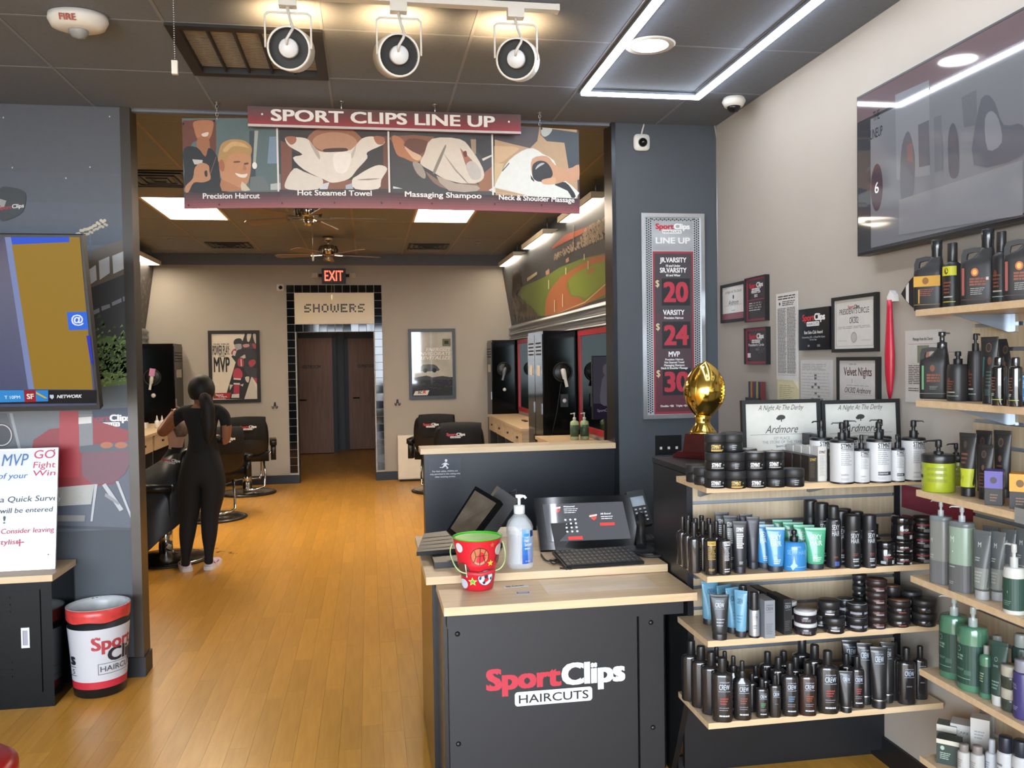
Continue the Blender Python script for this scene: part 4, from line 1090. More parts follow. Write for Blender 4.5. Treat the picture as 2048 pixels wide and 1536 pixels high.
# ================================================================ FRAMES AND PAPERS ON THE RIGHT WALL
def wallR(name, label, cat, pxl, pxr, pyt, pyb, border, fm_, items, depth=.018, pagem='#e4e1da', group=None):
    m = (pyt+pyb)/2; a = oX(pxl, m, XR-depth); b = oX(pxr, m, XR-depth)
    pm = (pxl+pxr)/2; zt = oX(pm, pyt, XR-depth).z; zb = oX(pm, pyb, XR-depth).z
    w, h = a.y-b.y, zt-zb
    t = thing(name, label, cat, (XR-.001, (a.y+b.y)/2, (zt+zb)/2), group=group)
    W, Hh = w/2, h/2
    if border:
        bm = bmesh.new(); bb = border
        for q in ((-W, W, -Hh, -Hh+bb), (-W, W, Hh-bb, Hh), (-W, -W+bb, -Hh+bb, Hh-bb), (W-bb, W, -Hh+bb, Hh-bb)): bm_box(bm, -depth, 0, q[0], q[1], q[2], q[3])
        obj('frame', bm, fm_, t, bevel=.002)
    dp = depth*.6 if border else depth
    box('sheet', -dp, -.001, -W+border*.9, W-border*.9, -Hh+border*.9, Hh-border*.9, ink(pagem, .3) if isinstance(pagem, str) else pagem, t)
    its = items(W-border, Hh-border)
    if its: page('print', its, t, flatX, loc=(-dp, 0, 0), eps=.0001, base=.0003)
    return t
wallR('derby_certificate', 'black framed derby certificate at the left end of the right wall', 'certificate', 1441, 1490, 566, 644, .016, M_bmatte,
      lambda W, H: [T('A Night At The Derby', 0, H*.6, .014, '#55524f', w=W*1.5, shear=.4), EL(0, H*.35, .008, .012, '#222'), T('Ardmore', 0, -H*.12, .026, '#333', w=W*.9, shear=.4), B(-W*.8, -H*.16, W*.8, -H*.15, '#444'), T('SportClips', 0, -H*.5, .007, '#333'), B(-W, -H, W, -H*.62, '#8b3f4a')])
dk = '#2a2528'
wallR('milestone_plaque', 'upper red and black Milestone Club plaque', 'plaque', 1489, 1530, 553, 643, .004, mat('plaque_edge', '#1c1b1d', .3), lambda W, H: [B(-W, -H, W, H, '#8f3145'), B(-W*.82, -H*.9, W*.82, H*.9, dk)]+logo(0, H*.55, W*1.4)+[T('Milestone Club', 0, H*.28, .012, WHT, w=W*.9, bold=.02), T('2023', 0, H*.1, .013, WHT, bold=.02), B(-W*.82, -H*.05, W*.82, 0, '#8f3145'), LINES(-W*.7, W*.7, -H*.55, -H*.12, 4, '#cfc9c6', .2, .4, 2), T('GRAY', W*.15, -H*.4, .03, '#55504f', w=W*1.1, bold=.03)], depth=.025)
wallR('presidents_plaque', "lower red and black President's Circle plaque", 'plaque', 1488, 1532, 655, 729, .004, mat('plaque_edge', '#1c1b1d', .3), lambda W, H: [B(-W, -H, W, H, '#8f3145'), B(-W*.84, -H*.86, W*.84, H*.86, dk)]+logo(0, H*.42, W*1.4)+[T("President's Circle", 0, 0, .013, WHT, w=W*1.45, bold=.015), T('TEAM', W*.1, -H*.25, .01, '#bbb'), T('TEAM', W*.45, -H*.4, .03, '#5a5052', w=W*.7, bold=.02), B(-W*.8, -H*.65, -W*.5, -H*.4, '#e8e4e2')], depth=.025)
wallR('notice_sheet', 'tall narrow printed legal notice taped to the wall', 'notice', 1553, 1596, 585, 760, 0, None, lambda W, H: [LINES(-W*.8, W*.8, H*.84, H*.95, 2, '#333', .05, .5), EL(-W*.65, H*.76, .008, .008, '#3a3a3a', 10), LINES(-W*.4, W*.8, H*.70, H*.82, 3, '#444', .2, .5), LINES(-W*.85, -W*.03, -H*.85, H*.66, 46, '#6c6b69', .12, .55, 4), LINES(W*.03, W*.85, -H*.85, H*.66, 46, '#6c6b69', .12, .55, 5), B(-W*.85, -H*.89, W*.85, -H*.885, '#333')], depth=.004, pagem='#d8d5d0')
wallR('yellow_note', 'pale yellow notice sheet with a curled corner below the tall notice', 'notice', 1555, 1598, 759, 812, 0, None, lambda W, H: [LINES(-W*.8, W*.6, -H*.7, H*.6, 9, '#9c956a', .3, .3, 6), P([(W*.45, H), (W, H*.3), (W*.98, H*.9), (W*.7, H*1.04)], '#f0ecd0')], depth=.003, pagem='#d9d2a4')
wallR('schedule_sheet', 'wrinkled schedule sheet with grey shaded grid cells', 'notice', 1602, 1666, 720, 815, 0, None, lambda W, H: [LINES(-W*.9, W*.8, H*.55, H*.85, 4, '#8f8d8a', .5, .3, 8)]+[B(-W*.9+W*.2*i, -H*.95+H*.125*j, -W*.9+W*.2*i+W*.14, -H*.95+H*.125*j+H*.1, '#6b6a68') for i, j in ((3, 1), (3, 2), (4, 4), (3, 6), (4, 7), (5, 3), (5, 6), (6, 2), (4, 9), (4, 10))]+[LINES(-W*.9, W*.9, -H*.95, H*.5, 11, '#a9a7a4', .1, .15, 9)], depth=.003, pagem='#cfccc8')
wallR('sales_award', 'black Sport Clips Best Sales Club award plaque', 'plaque', 1598, 1659, 616, 700, 0, None, lambda W, H: logo(0, H*.42, W*1.5)+[T('Best Sales Club Award', 0, -H*.22, .014, WHT, w=W*1.2, bold=.01), T('Outstanding 10% - in Retail Per Guest', 0, -H*.42, .008, '#d8d8d8', w=W*1.5), T('For the Year', 0, -H*.54, .008, '#d8d8d8'), T('OK', -W*.3, -H*.84, .009, '#d8d8d8'), T('2022', W*.35, -H*.84, .009, '#d8d8d8')], depth=.02, pagem=mat('black_award_gloss', '#17181d', .15, var=.03))
wallR('circle_certificate', "large black framed President's Circle certificate", 'certificate', 1663, 1752, 590, 704, .014, M_bmatte, lambda W, H: [B(-W*.92, -H*.9, W*.92, H*.9, '#8d8a86'), B(-W*.905, -H*.888, W*.905, H*.888, '#d9d6d0'), T('Sport', -.002, H*.62, .013, RED, 'R', bold=.03), T('Clips', .002, H*.62, .013, '#222', 'L', bold=.03), T("PRESIDENT'S CIRCLE", 0, H*.4, .022, '#3a3836', w=W*1.45), T('awarded to', 0, H*.24, .007, '#777'), T('OK302', 0, H*.02, .024, '#2f2d2c', w=W*.45), LINES(-W*.8, W*.8, -H*.2, -H*.08, 2, '#8f8c88', .1, .3, 3), EL(0, -H*.55, .022, .022, '#a6a39f'), EL(0, -H*.55, .018, .018, '#bdbab5'), B(-W*.8, -H*.68, -W*.35, -H*.67, '#777'), B(W*.35, -H*.68, W*.8, -H*.67, '#777')], pagem='#d9d6d0')
wallR('velvet_certificate', 'black framed Velvet Nights certificate under the large certificate', 'certificate', 1673, 1755, 714, 830, .014, M_bmatte, lambda W, H: [T('SPORT CLIPS', -W*.25, H*.82, .006, '#333'), T('Velvet Nights', 0, H*.4, .034, '#4c2027', w=W*1.5, bold=.012), T('1', -W*.3, H*.12, .016, '#333'), LINES(-W*.6, W*.6, -H*.02, H*.04, 1, '#999', .1, .3), T('OK302 Ardmore', 0, -H*.28, .022, '#3b3432', w=W*1.4, shear=.3), B(-W*.8, -H*.34, W*.8, -H*.335, '#555')], pagem='#d3cec9')
wallR('owner_letter', 'white Message from the Owner letter behind the wall shelves', 'notice', 1811, 1884, 660, 806, 0, None, lambda W, H: [T('Message from the Owner', 0, H*.72, .011, '#333', w=W*1.1, bold=.01), B(-W*.8, H*.62, W*.8, H*.628, '#a05a4a'), B(-W*.3, H*.1, W*.35, H*.58, '#7d8470'), B(-W*.1, H*.1, W*.35, H*.45, '#c08a70'), LINES(-W*.8, W*.8, -H*.5, H*.05, 11, '#5a5958', .15, .4, 7), LINES(-W*.8, -W*.2, -H*.7, -H*.58, 2, '#5a5958', .2, .4, 8)], depth=.003, pagem='#cfccc6')
# red sleeve hanging from a clear hook
a = oX(1777, 600, XR-.03); b = oX(1772, 797, XR-.03)
rs = thing('red_umbrella_sleeve', 'long narrow red plastic sleeve hanging from a clear wall hook', 'plastic sleeve', (XR-.002, a.y, b.z))
H = a.z-b.z; bm = bmesh.new(); prof = [(.006, 0), (.013, .03), (.021, H*.25), (.023, H*.45), (.017, H*.7), (.013, H*.9), (.011, H)]
bm_lathe(bm, prof, 14, sx=.7, sy=1, cx=-.024); obj('sleeve', bm, mat('red_plastic_sleeve', '#b01f35', .35, var=.12, scale=8, stretch=(6, 6, 1)), rs)
bm = bmesh.new(); bm_prism(bm, [(-.022, H-.006), (.016, H-.008), (.02, H+.012), (.0, H+.036), (-.018, H+.018)], -.022, 0, 'x'); obj('hook', bm, mat('frosted_hook', '#d6d6d4', .25, var=0), rs)
# black football shaped sign behind the wall shelf
a = oX(1803, 585, XR-.02); 
fs = thing('football_wall_sign', 'black football shaped sign with white stripe behind top shelf jugs', 'wall sign', (XR-.002, a.y-.145, a.z-.005))
Lh, Hh = .145, .075
out = []
for k in range(25):
    t_ = -1+2*k/24; out.append((t_*Lh, Hh*(1-t_*t_)))
out += [(-x, -z) for x, z in out[1:-1]]
bm = bmesh.new(); bm_prism(bm, out, -.02, 0, 'x'); obj('body', bm, M_bmatte, fs, bevel=.003)
page('stripes', [P([(-.115, -.025), (-.098, -.038), (-.098, .038), (-.115, .025)], WHT), P([(.115, -.025), (.098, -.038), (.098, .038), (.115, .025)], WHT)], fs, flatX, loc=(-.02, 0, 0))

# ================================================================ BACK WALL OF THE CUTTING AREA
def poster(name, label, x0, x1, z0, z1, bmat, sheet):
    t = thing(name, label, 'poster', ((x0+x1)/2, YB-.001, (z0+z1)/2)); W, H = (x1-x0)/2, (z1-z0)/2; b = .042
    bm = bmesh.new()
    for q in ((-W, W, -H, -H+b), (-W, W, H-b, H), (-W, -W+b, -H+b, H-b), (W-b, W, -H+b, H-b)): bm_box(bm, q[0], q[1], -.03, 0, q[2], q[3])
    obj('frame', bm, bmat, t, bevel=.004)
    box('sheet', -W+b*.9, W-b*.9, -.014, -.002, -H+b*.9, H-b*.9, sheet, t)
    return t, W-b, H-b
t, W, H = poster('hockey_poster', 'black framed hockey player poster reading MVP behind the stylist', -2.05, -1.405, 1.09, 2.03, M_bmatte, mat('poster_cream', '#d5ccbb', .25, var=.02, coat=.3))
ox, oz = -1.7275, 1.56
def hp_(pts, c, s=0):   # coordinates read off a 1815x1536 enlargement of the poster
    return P([(lambda p: (min(max(p.x-ox, -W), W), min(max(p.z-oz, -H), H)))(oY(380+a*.14325, 640+b*.14323, YB)) for a, b in pts], c, s)
its = [hp_([(770, 185), (940, 185), (945, 900), (870, 790), (760, 1105), (500, 1105), (520, 1000), (640, 590), (580, 510), (700, 400)], '#1e1c1d'),
       hp_([(800, 190), (860, 190), (830, 300), (800, 290)], '#d5ccbb', 2), hp_([(880, 200), (935, 200), (935, 330), (900, 300)], '#c9c0b0', 2),
       hp_([(860, 790), (955, 1000), (955, 1105), (760, 1105)], '#d5ccbb'), hp_([(870, 800), (955, 810), (955, 890)], '#b03a48'), 
       hp_([(610, 310), (640, 265), (710, 260), (740, 310), (735, 350), (700, 340), (630, 350)], '#26262a', 3), hp_([(625, 345), (715, 335), (725, 390), (690, 420), (640, 400)], '#a9a6aa', 3),
       hp_([(720, 350), (800, 330), (900, 330), (920, 380), (870, 410), (760, 430)], '#3a3a40', 2), hp_([(740, 345), (820, 335), (830, 370), (760, 385)], '#cf8f86', 2), hp_([(870, 330), (920, 340), (920, 400), (890, 390)], '#b03a48', 2),
       hp_([(575, 460), (610, 410), (650, 405), (650, 470), (600, 490)], '#b03a48', 2), hp_([(610, 430), (650, 440), (640, 500), (600, 490)], '#d8d0c6', 2),
       hp_([(660, 420), (860, 400), (930, 500), (920, 620), (830, 680), (680, 650), (640, 560)], '#2b2b31', 2), hp_([(700, 520), (770, 480), (780, 530), (740, 540)], '#c9c2ba'),
       hp_([(680, 540), (740, 530), (755, 640), (700, 650), (665, 620)], '#b03a48', 2), hp_([(708, 545), (722, 543), (728, 645), (712, 645)], '#d8d0c6'), hp_([(830, 570), (900, 550), (920, 600), (860, 660), (820, 620)], '#b03a48', 2),
       hp_([(760, 650), (940, 680), (950, 800), (880, 800), (800, 760)], '#33333a', 2),
       hp_([(620, 690), (690, 675), (735, 740), (720, 810), (610, 810)], '#c03a52', 3), hp_([(610, 810), (715, 815), (712, 838), (612, 832)], '#e0d8cc'), hp_([(612, 835), (705, 840), (700, 880), (610, 875)], '#17161a'), hp_([(610, 878), (700, 880), (698, 905), (612, 900)], '#e0d8cc'), hp_([(618, 905), (694, 908), (690, 1030), (610, 1025)], '#b6324a'), hp_([(590, 1035), (690, 1030), (690, 1085), (580, 1085)], '#ddd6ca'),
       hp_([(555, 900), (605, 905), (560, 980)], '#d5ccbb'), hp_([(700, 905), (750, 890), (740, 930)], '#d5ccbb'), hp_([(770, 800), (830, 790), (820, 870), (790, 860)], '#d5ccbb', 2),
       hp_([(350, 1020), (580, 1015), (560, 1095), (330, 1098)], '#b5242f')]
def hw(s, zx, zy, zh, zw, c=BLK, b=.03):
    p = oY(380+zx*.14325, 640+zy*.14323, YB); k = .14325*(YB*.99)/F
    its.append(T(s, p.x-ox, p.z-oz, zh*k*1.02, c, w=zw*k*1.02, bold=b))
hw('THE TRUE', 440, 345, 14, 205); hw('POWER PLAY:', 440, 485, 120, 215, b=.02); hw('THE', 448, 512, 14, 85); hw('MVP', 450, 722, 190, 205, b=.03); hw('Sport', 415, 1055, 22, 100, WHT); hw('Clips', 460, 1078, 18, 110, WHT)
page('poster_print', its, t, loc=(0, -.014, 0), eps=.0001)
t, W, H = poster('truck_poster', 'grey framed glossy poster reading ENERGIZE INVIGORATE REVITALIZE', .531, 1.164, 1.079, 2.03, mat('slate_frame', '#363c45', .4), mat('poster_grey', '#9b978c', .06, var=.3, scale=3, coat=1, col2='#c3c0b4'))
its = [B(-W, -H, W, -H*.42, '#3b3e44'), P([(-W, -H*.45), (-W*.3, -H*.36), (0, -H*.42), (W*.5, -H*.38), (W, -H*.45), (W, -H*.5), (-W, -H*.5)], '#4a4d52', 2),
       P([(-W*.85, -H*.84), (-W*.16, -H*.82), (-W*.26, -H*.97), (-W*.95, -H*.97)], '#ded6cb'), T('SC', -W*.5, -H*.92, .035, '#2a2a2c', 'R', bold=.03, shear=.2), T('R', -W*.48, -H*.92, .045, RED, 'L', bold=.03, shear=.2)]
for s, y in (('ENERGIZE', .42), ('INVIGORATE', .29), ('REVITALIZE', .16)): its.append(T(s, W*.95, H*y-.01, .045, '#dedbd2', 'R', w=W*(1.25 if len(s) == 8 else 1.6), bold=.02, shear=.25))
its += [P([(-W*.6, -H*.14), (-W*.45, -H*.02), (W*.1, -H*.02), (W*.3, -H*.13), (W*.3, -H*.22), (-W*.6, -H*.22)], '#55585c', 2), EL(-W*.35, -H*.2, .03, .03, '#2b2d30'), EL(W*.1, -H*.2, .03, .03, '#2b2d30'), B(W*.52, H*.55, W*.92, H*.78, '#6e6f62'), B(W*.62, H*.62, W*.82, H*.72, '#3f4038')]
V = []; Fs = []; R_ = random.Random(8)
for k in range(60):
    x, y = R_.uniform(-W*.9, W*.85), R_.uniform(-H*.8, -H*.45); w_ = R_.uniform(.02, .05); i = len(V)
    V.extend([(x, y), (x+w_, y+.008), (x+w_, y+.014), (x, y+.004)]); Fs.append((i, i+1, i+2, i+3))
its.append((V, Fs, '#54575d'))
gl = [(v, f_, mat('glossy_'+c.lstrip('#'), c, .06, var=.02, coat=1) if isinstance(c, str) else c) for v, f_, c in its]
page('poster_print', gl, t, loc=(0, -.014, 0), eps=.0001)
# coat hooks
for px, py, lab in ((550, 812, 'black double coat hook left of the doorway'), (795, 806, 'black double coat hook right of the doorway')):
    p = oY(px, py, YB)
    hk = thing('coat_hook', lab, 'coat hook', (p.x, YB-.001, p.z), group='coat hooks on the back wall')
    tube('hook', [(-.035, -.03, 0), (-.032, -.035, -.025), (-.02, -.03, -.03), (-.012, -.01, .0), (-.006, -.004, .04), (.006, -.004, .04), (.012, -.01, 0), (.02, -.03, -.03), (.032, -.035, -.025), (.035, -.03, 0)], .006, M_bplast, hk, 6)
    box('plate', -.012, .012, -.006, 0, .0, .05, M_bplast, hk)
# cream cabinet by the back wall
a = oY(797, 872, 11.45)
t = thing('cream_cabinet', 'low cream cabinet against back wall behind right hand chairs', 'cabinet', (.36, 11.45, 0))
box('body', 0, .8, .02, .235, .03, a.z, M_cream, t, bevel=.004); box('base', .02, .78, .04, .22, 0, .03, M_bmatte, t); box('door', .004, .395, .004, .02, .045, a.z-.01, M_cream, t, bevel=.003); box('door', .405, .796, .004, .02, .045, a.z-.01, M_cream, t, bevel=.003)
# ================================================================ STATIONS
ZC = .885
M_redf = mat('red_mirror_frame', '#a32630', .35, var=.05)
M_mirror = mat('mirror_glass', '#8fa39c', .02, metal=1, var=0)
def ring(par, x, z, side, s=1.0, dry='white'):
    """hair dryer holster, dryer and outlet on a black locker side that faces the shop"""
    lathe('holster_disc', [(0, .006), (.085*s, .006), (.09*s, 0)], M_bplast, par, 28, loc=(x, -.001, z), rot=(PI/2, 0, 0))
    bm = bmesh.new(); bm_tube(bm, [(math.cos(a)*.088*s, 0, math.sin(a)*.088*s) for a in [2*PI*k/24 for k in range(25)]], .008*s, 6, cap=False)
    obj('holster_ring', bm, M_bmatte, par, loc=(x, -.012, z))
def dryer(name, label, x, y, z, col, tilt, towel=None):
    t = thing(name, label, 'hair dryer', (x, y, z), (0, tilt, 0))
    m = mat('dryer_'+col.lstrip('#'), col, .35)
    lathe('barrel', [(.018, -.055), (.021, -.05), (.024, .0), (.022, .035), (.012, .045)], m, t, 16, rot=(0, 0, 0))
    lathe('nozzle', [(.013, .045), (.011, .085), (.015, .09)], M_bplast, t, 12)
    box('handle', -.012, .012, -.022, .0, -.13, -.05, m, t, bevel=.006)
    if towel: box('towel', -.03, .035, -.026, -.012, .04, .13, mat('pink_towel', '#c48ab4', .8, var=.1, scale=40), t, bevel=.004)
    return t
def locker(name, label, x0, x1, y0, y1, face, zt=1.855):
    t = thing(name, label, 'locker', (x0, y0, 0), group='black station lockers')
    box('body', 0, x1-x0, 0, y1-y0, 0, zt, M_blackm, t, bevel=.004)
    n = 2 if y1-y0 > .6 else 1
    for k in range(n):
        a = (y1-y0)*k/n+.01; b = (y1-y0)*(k+1)/n-.01
        xa = -.008 if face < 0 else x1-x0
        d = box('door', xa, xa+.008, a, b, .05, zt-.03, M_blackm, t, bevel=.002)
        xo = xa-.003 if face < 0 else xa+.009
        for j in range(4): box('louvre', xo, xo+.004, a+.06, b-.06, zt-.12-.035*j, zt-.105-.035*j, M_bmatte, d)
        box('name_card', xo, xo+.003, a+.10, b-.10, zt-.42, zt-.32, mat('card_ivory', '#b7b2a4', .5), d)
        box('latch', xo-.004, xo+.006, a+.02, a+.06, zt-.78, zt-.68, M_steel, d)
    return t
LA = locker('station_locker', 'black double locker dividing the right hand stations', 1.60, 1.94, 7.85, 8.60, -1)
LB = locker('station_locker', 'black locker at the far end of right hand stations', 1.60, 1.94, 11.2, 11.66, -1)
LC = locker('station_locker', 'black locker at the far end of left hand stations', XL+.01, -2.36, 11.1, 11.6, 1)
p = oY(1125, 744, 7.85); ring(LA, p.x-1.60, p.z, -1)
dryer('hair_dryer', 'white and black hair dryer hung on the near right locker', p.x, 7.80, p.z-.01, '#d8d4cc', -.2)
q = oY(1128, 801, 7.85); bx_ = box('outlet_box', q.x-1.60-.035, q.x-1.60+.035, -.02, -.0005, q.z-.06, q.z+.06, M_bplast, LA, bevel=.004)
lathe('white_plug', [(0, .02), (.016, .018), (.02, 0)], M_white, bx_, 14, loc=(q.x-1.60, -.02, q.z), rot=(PI/2, 0, 0))
tube('dryer_cord', [(p.x-1.60-.02, -.02, p.z-.1), (p.x-1.6-.06, -.02, p.z-.35), (p.x-1.6-.13, -.02, p.z-.65)], .004, M_bmatte, LA)
p = oY(1008, 738, 11.2); ring(LB, p.x-1.60, p.z, -1)
dryer('hair_dryer', 'grey hair dryer hung on the far right locker', p.x, 11.15, p.z-.02, '#6d6f73', .25)
q = oY(1009, 779, 11.2); lathe('white_plug', [(0, .02), (.02, .018), (.025, 0)], M_white, LB, 14, loc=(q.x-1.60, -.001, q.z), rot=(PI/2, 0, 0))
p = oY(305, 755, 11.1); ring(LC, p.x-(XL+.01), p.z, 1, 1.1)
dryer('hair_dryer', 'hair dryer with pink towel hung on the left locker', p.x, 11.05, p.z-.02, '#c9cac4', .15, True)
q = oY(307, 791, 11.1); lathe('white_plug', [(0, .02), (.022, .018), (.028, 0)], M_white, LC, 14, loc=(q.x-(XL+.01), -.001, q.z), rot=(PI/2, 0, 0))
def wallmirror(label, y0, y1, side):
    X = XR-.001 if side > 0 else XL+.001; s = -side
    t = thing('station_mirror', label, 'mirror', (X, y0, .93)); H = .92; L = y1-y0; b = .05
    bm = bmesh.new()
    for q in ((0, L, 0, b), (0, L, H-b, H), (0, b, b, H-b), (L-b, L, b, H-b)): bm_box(bm, *sorted((0, s*.03)), q[0], q[1], q[2], q[3])
    obj('frame', bm, M_redf, t, bevel=.004)
    box('glass', *sorted((s*.005, s*.015)), b, L-b, b, H-b, M_mirror, t)
wallmirror('red framed mirror at the near right station', 6.55, 7.80, 1)
wallmirror('red framed mirror at the far right station', 8.68, 11.1, 1)
wallmirror('red framed mirror at the left hand station', 7.6, 10.9, -1)
def counter(label, x0, x1, y0, y1, face, nd):
    t = thing('station_counter', label, 'counter', (x0, y0, 0), group='maple station counters')
    L = y1-y0; w = x1-x0
    box('worktop', 0, w, 0, L, ZC-.028, ZC, M_maple, t, bevel=.003)
    for k in range(nd):
        a = L*k/nd+.02; b = L*(k+1)/nd-.07
        xa = .01 if face < 0 else .08
        d = box('drawer', xa, xa+w-.09, a, b, ZC-.19, ZC-.03, M_maple, t, bevel=.002)
        xo = xa-.012 if face < 0 else xa+w-.09
        box('drawer_pull', xo, xo+.012, (a+b)/2-.03, (a+b)/2+.03, ZC-.12, ZC-.10, M_bplast, d)
        box('divider', .03, w-.02, b+.01, b+.05, 0, ZC-.028, mat('charcoal_panel', '#34373b', .5), t)
    return t
counter('maple station counter nearest the low wall', 1.50, 1.945, 5.0, 7.79, -1, 4)
counter('maple station counter with drawers beyond the near locker', 1.52, 1.945, 8.63, 11.16, -1, 4)
counter('maple station counter on the left behind the stylist', XL+.005, -2.22, 7.2, 11.04, 1, 5)
# comb on the far counter, bottles, small screen
p = oZ(1038, 834, ZC); t = tag(box('styling_comb', -.02, .02, -.1, .1, 0, .012, M_bplast, None, bevel=.003), 'black comb lying on the far right counter', 'comb'); t.location = (1.75, 9.7, ZC+.001)
def pump_small(name, label, loc, r, h, col, capc, cat='bottle', grp=None):
    t = thing(name, label, cat, loc, group=grp)
    m = mat('liquid_'+col.lstrip('#'), col, .25, var=.05, coat=.3)
    lathe('body', [(0, 0), (r*.95, 0), (r, h*.03), (r, h*.62), (r*.85, h*.68), (r*.35, h*.72), (r*.33, h*.76)], m, t, 20)
    lathe('label_band', [(r*1.01, h*.12), (r*1.01, h*.55)], mat('label_'+capc.lstrip('#'), capc, .4), t, 20)
    bm = bmesh.new(); bm_lathe(bm, [(r*.38, h*.74), (r*.38, h*.82), (r*.12, h*.83), (r*.12, h*.94), (r*.2, h*.95), (r*.2, h), (0, h)], 12); bm_tube(bm, [(0, 0, h*.975), (-r*.9, 0, h*.96)], r*.12, 6)
    obj('pump', bm, M_white, t); return t
for px, lab in ((1149, 'green pump bottle on the near station counter, left of two'), (1169, 'green pump bottle on the near station counter, right of two')):
    pump_small('pump_bottle', lab, (oY(px, 860, 7.3).x, 7.3, ZC+.001), .038, .235, '#a9bf96', '#3f5a44', grp='green pump bottles at near station')
a = oY(1184, 712, 6.1); b = oY(1238, 838, 6.1)
t = thing('station_screen', 'small grey advertising screen standing at the near right station', 'screen', (a.x, 6.1, ZC+.001))
w, h = b.x-a.x, a.z-b.z; z0 = b.z-ZC
box('panel', 0, w, 0, .03, z0, a.z-ZC, M_bplast, t, bevel=.003)
box('foot', w*.2, w*.8, -.05, .12, 0, .015, M_bplast, t); box('neck', w*.45, w*.55, .005, .03, .012, z0+.01, M_bplast, t)
page('display', [B(.006, z0+.006, w-.006, z0+h-.006, scr('#6a6676', .22)), B(.006, z0+.006, w-.006, z0+h*.25, scr('#3c2f52', .2)), EL(w*.52, z0+h*.78, w*.12, h*.09, scr('#938a94', .25)), P([(w*.3, z0+h*.25), (w*.36, z0+h*.6), (w*.5, z0+h*.69), (w*.66, z0+h*.6), (w*.75, z0+h*.25)], scr('#8a8696', .25), 3), T('SportClips', w*.45, z0+h*.12, .02, scr('#c9c4d0', .3), w=w*.55)], t, loc=(0, -.0003, 0), eps=.0002)
# white bottles on the left counter
for px, lab in ((314, 'white applicator bottle on left counter, left of two'), (324, 'white applicator bottle on left counter, right of two')):
    p = oY(px, 838, 10.2)
    t = thing('applicator_bottle', lab, 'bottle', (p.x, 10.2, ZC+.001)); hh = .14
    lathe('body', [(0, 0), (.024, 0), (.026, .01), (.026, .075), (.012, .09)], M_white, t, 16); lathe('nozzle', [(.013, .089), (.01, .105), (.003, hh)], M_white, t, 12)
p = oY(289, 836, 10.2); t = tag(box('tissue_pack', -.05, .05, -.05, .05, 0, .06, M_white, None, bevel=.008), 'small white pack at the edge of the left counter', 'pack'); t.location = (p.x-.02, 10.2, ZC+.001)

